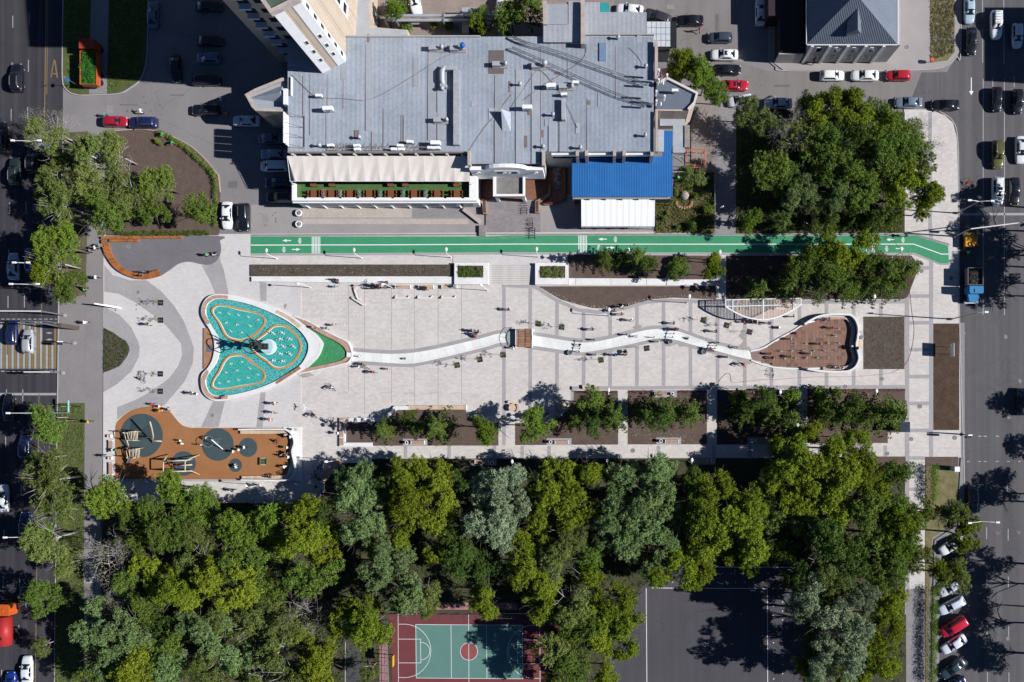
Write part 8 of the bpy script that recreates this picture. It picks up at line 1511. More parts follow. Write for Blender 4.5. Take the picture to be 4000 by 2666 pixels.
# ================================================================ CARS
GL, GR, GP = 'cars on the left road', 'cars on the right road', 'parked cars'
CARS = [
 ('suv', 1, 160, 715, 90, BLACKP, 'black car driving alone at the top of the left road', GL), ('suv', 'Z7', 8, 205, 90, BLACKP, 'black car cut by the left edge below the lone driver', GL),
 ('suv', 'Z7', 203, 352, 90, BLACKP, 'black car in the tree shade nearest the upper left verge', GL), ('suv', 'Z7', 97, 425, 90, (0.02, 0.03, 0.028), 'dark green black car beside the shaded one on the left road', GL),
 ('sedan', 'Z7', 82, 1005, 90, SILVER, 'silver sedan in dappled light on the left road', GL), ('hatchback', 'Z7', 188, 965, 90, (0.012, 0.03, 0.2), 'bright navy car under the tree beside the silver sedan', GL),
 ('hatchback', 'Z7', 74, 1412, 90, NAVY, 'navy car crossing the left zebra crossing', GL), ('hatchback', 'Z7', 172, 1465, 90, (0.35, 0.36, 0.38), 'silver hatchback on the left zebra crossing', GL),
 ('sedan', 9, 82, 610, 90, BLACKP, 'black sedan waiting just below the left stop line', GL), ('hatchback', 9, 225, 972, 90, NAVY, 'navy hatchback near the yellow line of the left road', GL),
 ('sedan', 9, 28, 1445, 90, (0.6, 0.62, 0.64), 'pale car cut by the left edge beside the lower trees', GL), ('hatchback', 13, 232, 110, 90, NAVY, 'dark blue car deep in the tree shade of the lower left road', GL),
 ('hatchback', 13, 232, 795, 90, BLACKP, 'nearly black car in shade right of the orange tanker', GL), ('sedan', 13, 248, 1450, 90, (0.65, 0.68, 0.72), 'white sedan at the bottom of the left road', GL), ('hatchback', 13, 100, 1580, 90, (0.01, 0.03, 0.22), 'blue car cut by the bottom edge of the left road', GL),
 ('sedan', 4, 1850, 90, -90, (0.38, 0.50, 0.58), 'pale blue sedan at the top kerb of the right road', GP), ('sedan', 4, 1868, 380, -90, BLACKP, 'black sedan behind the pale blue one at the right kerb', GP),
 ('suv', 4, 2095, 230, -90, WHITEP, 'white off-roader with roof rack on the right road', GR), ('hatchback', 4, 2288, 330, -90, (0.55, 0.6, 0.65), 'pale grey hatchback right of the white off-roader', GR),
 ('hatchback', 4, 2100, 915, -90, BLACKP, 'black car left of two in the building shade edge', GR), ('hatchback', 4, 2292, 935, -90, BLACKP, 'black car right of two in the building shade edge', GR),
 ('suv', 4, 2107, 1422, -90, (0.10, 0.10, 0.03), 'olive green car on the right road', GR), ('sedan', 4, 2322, 1378, -90, (0.68, 0.7, 0.72), 'white sedan cut by the right edge beside the olive car', GR),
 ('suv', 8, 2108, 192, -90, WHITEP, 'white car with sunroof waiting before the right stop line', GR), ('sedan', 8, 2262, 190, -90, BLACKP, 'black car barely visible right of the waiting white car', GR),
 ('sedan', 12, 1882, 1462, -90, (0.03, 0.03, 0.05), 'dark car parked alone near the worn yellow arrows', GP), ('sedan', 12, 2330, 560, -90, BLACKP, 'black car in tree shade at the right edge', GR),
 ('hatchback', 4, 590, 695, 0, WHITEP, 'small white hatchback below the grey slate house', GP), ('sedan', 4, 890, 695, 180, WHITEP, 'white sedan between the white hatchback and the red car', GP), ('hatchback', 4, 1195, 695, 180, REDP, 'red hatchback in the row below the slate house', GP),
 ('sedan', 4, 1288, 943, 180, (0.16, 0.2, 0.26), 'grey blue sedan above the upper right trees', GP), ('sedan', 4, 1628, 967, 180, BLACKP, 'black sedan turning at the upper right corner', GP), ('sedan', 4, 95, 948, 180, (0.5, 0.55, 0.6), 'silver car half under the trees, left one', GP), ('sedan', 4, 460, 940, 180, (0.5, 0.55, 0.6), 'silver car half under the trees, right one', GP),
 ('sedan', 3, 2282, 110, 90, (0.68, 0.7, 0.74), 'white sedan in the house shade at the top', GP), ('sedan', 3, 1080, 90, 175, WHITEP, 'white car behind the rear annex roof', GP), ('suv', 3, 1335, 160, 160, (0.045, 0.045, 0.05), 'dark grey boxy car behind the glazed porch', GP), ('sedan', 3, 1632, 190, 180, BLACKP, 'long black sedan right of the glazed porch', GP),
 ('hatchback', 3, 1910, 347, 180, (0.05, 0.06, 0.09), 'dark blue grey hatchback by the iron fence', GP), ('sedan', 3, 1950, 505, 180, WHITEP, 'white sedan with sunroof right of the bushes', GP), ('sedan', 3, 1978, 642, 0, BLACKP, 'black sedan between the white and red cars', GP), ('sedan', 3, 2047, 787, 0, REDP, 'red sedan with sunroof by the bushes', GP), ('hatchback', 3, 2092, 925, 190, (0.6, 0.64, 0.68), 'silver white hatchback below the red sedan', GP),
 ('suv', 2, 1455, 15, -75, WHITEP, 'white car in the tan yard at the top', GP), ('hatchback', 2, 2250, 25, 85, (0.6, 0.62, 0.66), 'pale car half under trees in the tan yard', GP),
 ('sedan', 1, 1405, 135, 90, (0.10, 0.16, 0.24), 'slate blue sedan parked upright on the shaded lot', GP), ('sedan', 1, 1915, 58, 0, (0.02, 0.02, 0.03), 'dark car in the tower shade, topmost of the column', GP), ('sedan', 1, 1925, 375, 0, (0.02, 0.02, 0.03), 'dark car in the tower shade, second of the column', GP), ('hatchback', 1, 1915, 535, 180, (0.10, 0.15, 0.24), 'slate blue car in the tower shade, third of the column', GP),
 ('sedan', 1, 1612, 630, -86, BLACKP, 'black car standing crosswise in the tower shade', GP), ('estate', 1, 1898, 738, 0, BLACKP, 'black estate at the edge of the tower shade', GP), ('estate', 1, 1888, 1012, 180, BLACKP, 'black estate driving out of the shade near the wing', GP), ('sedan', 1, 2262, 1112, 180, (0.6, 0.63, 0.68), 'silver white sedan below the pointed wing', GP),
 ('hatchback', 1, 1060, 1117, 0, (0.32, 0.012, 0.03), 'dark red car above the left soil island', GP), ('suv', 1, 1315, 1130, 180, NAVY, 'navy estate car right of the dark red one', GP),
 ('sedan', 2, 150, 1275, 0, (0.10, 0.12, 0.17), 'dim grey car left of the long roof, topmost of the wall row', GP), ('sedan', 2, 165, 1418, 180, (0.22, 0.28, 0.38), 'blue grey sedan in the row at the building side', GP), ('van', 2, 172, 1530, 180, (0.6, 0.63, 0.68), 'white van in the row at the building side', GP), ('sedan', 6, 205, 112, 180, NAVY, 'navy sedan in the row at the building side', GP), ('suv', 6, 225, 246, 180, BLACKP, 'black car lowest in the row at the building side', GP),
 ('sedan', 5, 2085, 412, -90, WHITEP, 'white sedan beside the hedge at the bike lane start', GP), ('suv', 5, 2240, 430, -90, BLACKP, 'black car right of the white sedan by the hedge', GP),
 ('sedan', 16, 1690, 308, 212, WHITEP, 'white car under the tree, topmost of the slanted row', GP), ('hatchback', 16, 1740, 455, 212, (0.02, 0.02, 0.03), 'dark car under the tree, second of the slanted row', GP), ('sedan', 16, 1682, 690, 212, (0.55, 0.6, 0.64), 'silver car under the tree, third of the slanted row', GP), ('estate', 16, 1686, 862, 207, (0.6, 0.66, 0.75), 'pale silver estate in the slanted row', GP),
 ('van', 16, 1700, 1052, 212, (0.5, 0.012, 0.04), 'bright red car in the slanted row', GP), ('sedan', 16, 1706, 1217, 212, (0.68, 0.7, 0.8), 'white lilac sedan below the bright red car', GP), ('sedan', 16, 1695, 1440, 218, (0.03, 0.055, 0.07), 'dark teal sedan near the bottom of the slanted row', GP), ('sedan', 16, 1700, 1590, 200, NAVY, 'navy car lowest in the slanted row', GP)]
for c in CARS: t_ = car(*c[:8], sunroof=('sunroof' in c[6]))
# roof rack of the off-roader
w = PW(4, 2110, 150, 2); rk = thing('roof_rack', 'black roof rack bars on the white off-roader', 'roof rack', (w.x, w.y, 1.80)); rm_ = MB()
for i in range(5): rm_.box(-.62, .62, -.9 + i * .45 - .02, -.9 + i * .45 + .02, 0, .05)
part(rm_.mesh('bars'), 'bars', DARK, rk)
# ================================================================ PEOPLE  (view, x, y, heading, pose, top, trousers, scale, z)
PE = [
 (5, 868, 745, 200, 'walk', 'grey', 'black'), (5, 908, 722, 20, 'walk2', 'white', 'black'), (5, 948, 697, 0, 'sit', 'teal', 'beige', 1, .32), (5, 790, 1105, 60, 'crouch', 'green', 'black'), (5, 812, 1400, 0, 'walk', 'white', 'white'), (5, 1385, 1415, -20, 'walk2', 'black', 'beige'),
 (5, 1350, 940, 90, 'stand', 'grey', 'black'), (5, 1328, 975, 90, 'sit', 'black', 'grey', 1, .3), (5, 1925, 782, 15, 'walk', 'green', 'beige'), (6, 738, 1005, -90, 'sit', 'black', 'navy', 1, .25), (6, 765, 1010, -90, 'sit', 'purple', 'navy', 1, .25), (6, 745, 1070, 180, 'walk', 'teal', 'beige', .75),
 (6, 1085, 1050, -90, 'sit', 'black', 'black', 1, .25), (6, 1118, 1062, -70, 'stand', 'black', 'navy'), (6, 1150, 1055, -90, 'sit', 'black', 'grey', 1, .25), (6, 1095, 1090, 80, 'stand', 'black', 'black'), (6, 1145, 1085, 120, 'bend', 'maroon', 'black'), (6, 1215, 1030, -90, 'sit', 'navy', 'black', 1, .3),
 (6, 1560, 1075, -90, 'sit', 'black', 'black', 1, .2), (6, 1590, 1092, 160, 'stand', 'yellow', 'black'), (6, 1830, 1068, 180, 'sit', 'pale blue', 'white', 1, .2), (6, 725, 1421, 0, 'walk', 'beige', 'beige', .8), (6, 660, 1452, -15, 'walk2', 'black', 'beige', .8), (6, 538, 1442, -30, 'sit', 'beige', 'beige', .8, .4),
 (6, 2325, 1280, 0, 'stand', 'black', 'black'), (6, 2000, 1472, 180, 'walk', 'beige', 'black'), (6, 2052, 1482, 180, 'walk2', 'navy', 'beige'), (6, 2012, 1530, 90, 'crouch', 'red', 'black'), (6, 2030, 1505, 200, 'walk', 'black', 'black'),
 (7, 1008, 1258, 120, 'walk', 'white', 'black'), (7, 940, 1292, 180, 'walk2', 'black', 'beige'), (7, 1062, 1238, 200, 'stand', 'black', 'black', .75), (7, 1010, 1325, 180, 'walk', 'red', 'black'), (7, 1098, 1378, 180, 'walk2', 'white', 'black'), (7, 1482, 1406, 180, 'stand', 'black', 'black'), (7, 742, 1462, 180, 'walk', 'navy', 'black'), (7, 1868, 1480, 180, 'walk2', 'black', 'black'),
 (7, 1052, 1510, 170, 'walk', 'blue', 'black', .75), (7, 1148, 1526, 0, 'arms', 'white', 'black', .72), (7, 1302, 1535, 90, 'stand', 'beige', 'beige', .7), (7, 1522, 1462, 180, 'bend', 'maroon', 'black'), (7, 1490, 1465, 180, 'stand', 'navy', 'navy'), (7, 1612, 1548, 90, 'crouch', 'grey', 'beige', .7), (7, 755, 1556, 30, 'stand', 'black', 'black', .7),
 (7, 2125, 1394, 180, 'walk', 'pink', 'pink', .72), (7, 2215, 1382, 200, 'walk', 'maroon', 'black'), (7, 2240, 1402, 190, 'walk2', 'white', 'navy'), ('Z2', 762, 455, 190, 'bend', 'purple', 'black'), ('Z2', 895, 520, 180, 'crouch', 'white', 'black'), ('Z2', 1085, 362, 170, 'walk', 'black', 'beige', .8),
 (7, 1778, 92, 30, 'bend', 'pale blue', 'beige'), (7, 1530, 68, 200, 'crouch', 'green', 'grey'), (7, 1920, 350, 90, 'walk', 'white', 'black'), (7, 1897, 532, 100, 'arms', 'white', 'white'), (7, 1870, 1030, 0, 'sit', 'purple', 'black', 1, .2), (3, 1716, 300, 80, 'walk', 'pink', 'beige'),
 (8, 1252, 606, 180, 'ride', 'black', 'black'), (8, 1780, 615, 100, 'bend', 'white', 'grey'), (8, 1820, 770, 90, 'crouch', 'green', 'black'), ('Z2', 1142, 600, 180, 'crouch', 'maroon', 'beige', .8), ('Z2', 1045, 682, 180, 'stand', 'white', 'black', .85), ('Z2', 1520, 410, 180, 'sit', 'purple', 'black', .9, .35), ('Z2', 1590, 388, -90, 'sit', 'blue', 'blue', .8, .4), ('Z2', 1640, 525, 170, 'walk2', 'red', 'red', .85),
 ('Z2', 280, 805, 0, 'arms', 'beige', 'black', .7), ('Z2', 1455, 755, 170, 'stand', 'black', 'beige', .8), ('Z2', 1325, 892, 180, 'stand', 'white', 'black', .85), ('Z2', 765, 895, 180, 'walk', 'orange', 'black', .85), ('Z2', 758, 955, 0, 'bend', 'black', 'white', .9), ('Z2', 1050, 935, 180, 'walk2', 'yellow', 'beige', .85), ('Z2', 140, 940, 0, 'stand', 'white', 'black', .75),
 ('Z2', 1990, 820, 180, 'sit', 'navy', 'navy', 1, .6), ('Z2', 1940, 795, 180, 'bend', 'white', 'teal', .85), ('Z2', 1690, 1105, 90, 'sit', 'purple', 'white', .9, .4), ('Z2', 1770, 1108, 90, 'sit', 'white', 'black', .9, .4),
 (9, 1785, 478, -10, 'walk', 'navy', 'white'), (9, 1835, 488, 170, 'stand', 'white', 'white', .8), (9, 2070, 530, 90, 'sit', 'pink', 'grey', .95, .42), (9, 1425, 580, 180, 'walk', 'red', 'black', .75), (9, 1492, 600, 180, 'arms', 'white', 'yellow', .8), (9, 1518, 638, 190, 'bend', 'orange', 'beige'), (9, 848, 740, 0, 'walk', 'yellow', 'black'), (9, 1075, 1000, 0, 'crouch', 'green', 'white', .75), (9, 1045, 998, 0, 'bend', 'white', 'navy', .9), (9, 995, 1055, 150, 'walk2', 'grey', 'grey'),
 (9, 1222, 988, 60, 'sit', 'red', 'red', .75, .9), (9, 1402, 882, 120, 'stand', 'navy', 'black', .75, .5), (9, 1678, 912, 200, 'walk', 'white', 'white', .7), (9, 1690, 942, 160, 'crouch', 'white', 'grey', .8), (9, 1905, 890, 0, 'bend', 'white', 'black', .8, .2), (9, 1868, 952, 90, 'arms', 'white', 'pale blue', .8), (9, 2165, 1012, 180, 'stand', 'white', 'white', .85), (9, 2215, 995, 190, 'walk', 'white', 'beige', .8), (9, 2268, 975, 200, 'walk2', 'white', 'black', .9),
 (9, 1605, 1135, 90, 'sit', 'red', 'black', .7, .5), (9, 1655, 1092, -90, 'arms', 'white', 'grey', .8), (9, 2162, 1138, 0, 'crouch', 'white', 'black', .85), (9, 2185, 1162, 90, 'bend', 'white', 'white', .85), (9, 2158, 1366, 0, 'walk', 'black', 'black'),
 (10, 962, 143, 150, 'arms', 'white', 'red', .65), (10, 1222, 258, 0, 'stand', 'red', 'white', .7), (10, 958, 238, -20, 'walk', 'white', 'beige', .8), (10, 182, 573, 0, 'walk', 'black', 'white'), (10, 178, 655, 0, 'walk2', 'beige', 'black'), (10, 148, 720, 0, 'stand', 'red', 'white'), (10, 355, 812, 0, 'sit', 'white', 'beige', .8, .2), (10, 775, 845, 180, 'sit', 'white', 'white', 1, .4),
 (10, 310, 975, 180, 'sit', 'white', 'black', .9, .4), (10, 248, 1046, 90, 'walk', 'pale blue', 'white', .75), (10, 293, 1048, 0, 'stand', 'maroon', 'white', .8), (10, 322, 1062, 180, 'sit', 'white', 'black', 1, .4), (10, 322, 1025, 180, 'sit', 'black', 'black', 1, .4), (10, 296, 1145, 200, 'bend', 'white', 'black', .95), (10, 305, 855, 200, 'bend', 'beige', 'black', .9), (10, 342, 878, 180, 'sit', 'white', 'black', 1, .4),
 (10, 150, 1248, 90, 'sit', 'black', 'black', 1, .3), (10, 572, 1248, 120, 'sit', 'black', 'black', 1, .3), (10, 598, 1262, 200, 'stand', 'black', 'navy'), (10, 518, 1255, 0, 'stand', 'white', 'black', .9), (10, 575, 1335, 180, 'sit', 'black', 'black', 1, .3),
 (11, 620, 50, 90, 'bend', 'black', 'black', .75), (11, 775, 128, 0, 'walk', 'white', 'beige', .85), (11, 948, 130, 180, 'walk2', 'blue', 'beige'), (11, 1045, 130, 120, 'stand', 'black', 'black'), (11, 20, 65, 200, 'walk', 'white', 'black', .8), (11, 1345, 8, 180, 'walk', 'white', 'black', .8), (11, 1832, 80, 160, 'bend', 'maroon', 'black'), (11, 1885, 22, 90, 'walk', 'black', 'grey', .75), (11, 1972, 150, 180, 'stand', 'white', 'black', .8),
 (11, 115, 690, 60, 'sit', 'black', 'grey', .95, .3), (11, 85, 735, 20, 'sit', 'white', 'navy', .95, .3), (11, 320, 665, 60, 'sit', 'black', 'white', .95, .3), (11, 342, 690, 120, 'sit', 'white', 'black', .95, .3), (11, 2200, 478, 90, 'sit', 'grey', 'black', 1, .3), (11, 2280, 450, -90, 'stand', 'grey', 'black'), (12, 695, 478, 90, 'sit', 'orange', 'black', 1, .3), (12, 655, 485, 90, 'bend', 'black', 'white'),
 (1, 2060, 940, 180, 'walk', 'white', 'orange'), (1, 2015, 985, 200, 'bend', 'white', 'navy'), (1, 2110, 1065, 100, 'walk2', 'orange', 'navy'), (1, 1502, 1245, -30, 'bend', 'green', 'white'), (1, 1600, 1318, -60, 'bend', 'green', 'grey'), (1, 1320, 1052, 90, 'bend', 'white', 'white'), (1, 995, 1072, 0, 'stand', 'teal', 'navy', .9), (4, 415, 592, 200, 'walk', 'black', 'black'),
]
for p in PE: person(*p[:7], *(p[7:8] or (1,)), **({'z': .13 + p[8]} if len(p) > 8 else {}))
for a in ((5, 905, 990, 0, 'white', 'white'), (9, 1338, 350, 95, 'beige', 'black', .85), (10, 710, 425, -50, 'white', 'black'), (10, 540, 675, -50, 'black', 'black'), (10, 712, 745, 80, 'black', 'grey'), (10, 985, 212, -20, 'black', 'white', .9), (10, 1080, 285, -10, 'pink', 'black'), (11, 2105, 212, -40, 'red', 'navy'), (10, 215, 920, 60, 'red', 'red', .8)): rider(*a)
for a in ((7, 190, 480, 95), (7, 190, 520, 85), (6, 1022, 1045, 80), (6, 1232, 1075, 20), (12, 38, 295, 95), (10, 620, 1118, 60), (10, 590, 1138, 70), (10, 570, 1180, 30), (10, 612, 1160, 80), (10, 548, 1215, 10), (10, 1018, 240, -30), (6, 1290, 1075, 10)): bicycle(*a)
for a in ((7, 2200, 1372, 90, True), (8, 20, 1360, 30, True)): pass
# pushchairs
def pram(v, x, y, ang, col, lab):
    w = PW(v, x, y, .5); t = thing('pushchair', lab, 'pushchair', (w.x, w.y, .13), math.radians(ang)); part(MB().box(-.3, .25, -.25, .25, .45, .7).mesh('seat'), 'seat', cloth(CN[col]), t); part(MB().blob((.2, 0, .8), .3, 8, 5, (.8, .9, .6)).mesh('hood', True), 'hood', cloth(CN['black']), t); part(MB().tube([(-.3, -.25, .5), (-.75, -.22, 1.0), (-.75, .22, 1.0), (-.3, .25, .5)], .025, 4).mesh('handle'), 'handle', DARK, t)
    for sx in (-.3, .35):
        for sy in (-.28, .28): part(MB().ring((sx, sy, .14), .11, .03, 'y', 10, 4).mesh('wheel'), 'wheel', RUBB, t)
pram(5, 1972, 765, 15, 'white', 'white framed pushchair pushed across the dark paving'); pram(5, 1365, 935, 0, 'grey', 'grey pushchair parked inside the timber bench curve'); pram(9, 1530, 632, 20, 'beige', 'beige pushchair at the top of the playground'); pram(11, 1035, 100, 20, 'maroon', 'dark red covered cart on the square by the channel'); pram('Z2', 545, 420, 200, 'black', 'dark pushchair below the white pergola')
w = PW(10, 1362, 162); t = thing('toy_cart', 'small grey toy cart lying in the white channel', 'toy cart', (w.x, w.y, .15)); part(MB().box(-.4, .3, -.14, .14, .1, .25).mesh('body'), 'body', GREYM, t)
for sx in (-.3, .25):
    for sy in (-.17, .17): part(MB().ring((sx, sy, .08), .06, .025, 'y', 8, 4).mesh('wheel'), 'wheel', RUBB, t)
w = PW(10, 477, 612); t = thing('pigeon', 'white bird with spread wings flying over the left square', 'bird', (w.x, w.y, 1.5)); bm_ = MB().blob((0, 0, 0), .12, 8, 6, (2.2, .8, .8)).blob((.3, 0, .04), .07, 6, 5); bm_.add([(.1, .05, .05), (-.1, .05, .05), (-.25, .5, .12), (-.02, .62, .15), (.1, -.05, .05), (-.1, -.05, .05), (-.25, -.5, .12), (-.02, -.62, .15), (-.2, 0, .02), (-.45, .12, .02), (-.45, -.12, .02)], [(0, 1, 2, 3), (7, 6, 5, 4), (8, 10, 9)]); part(bm_.mesh('body', True), 'body', WMET, t)
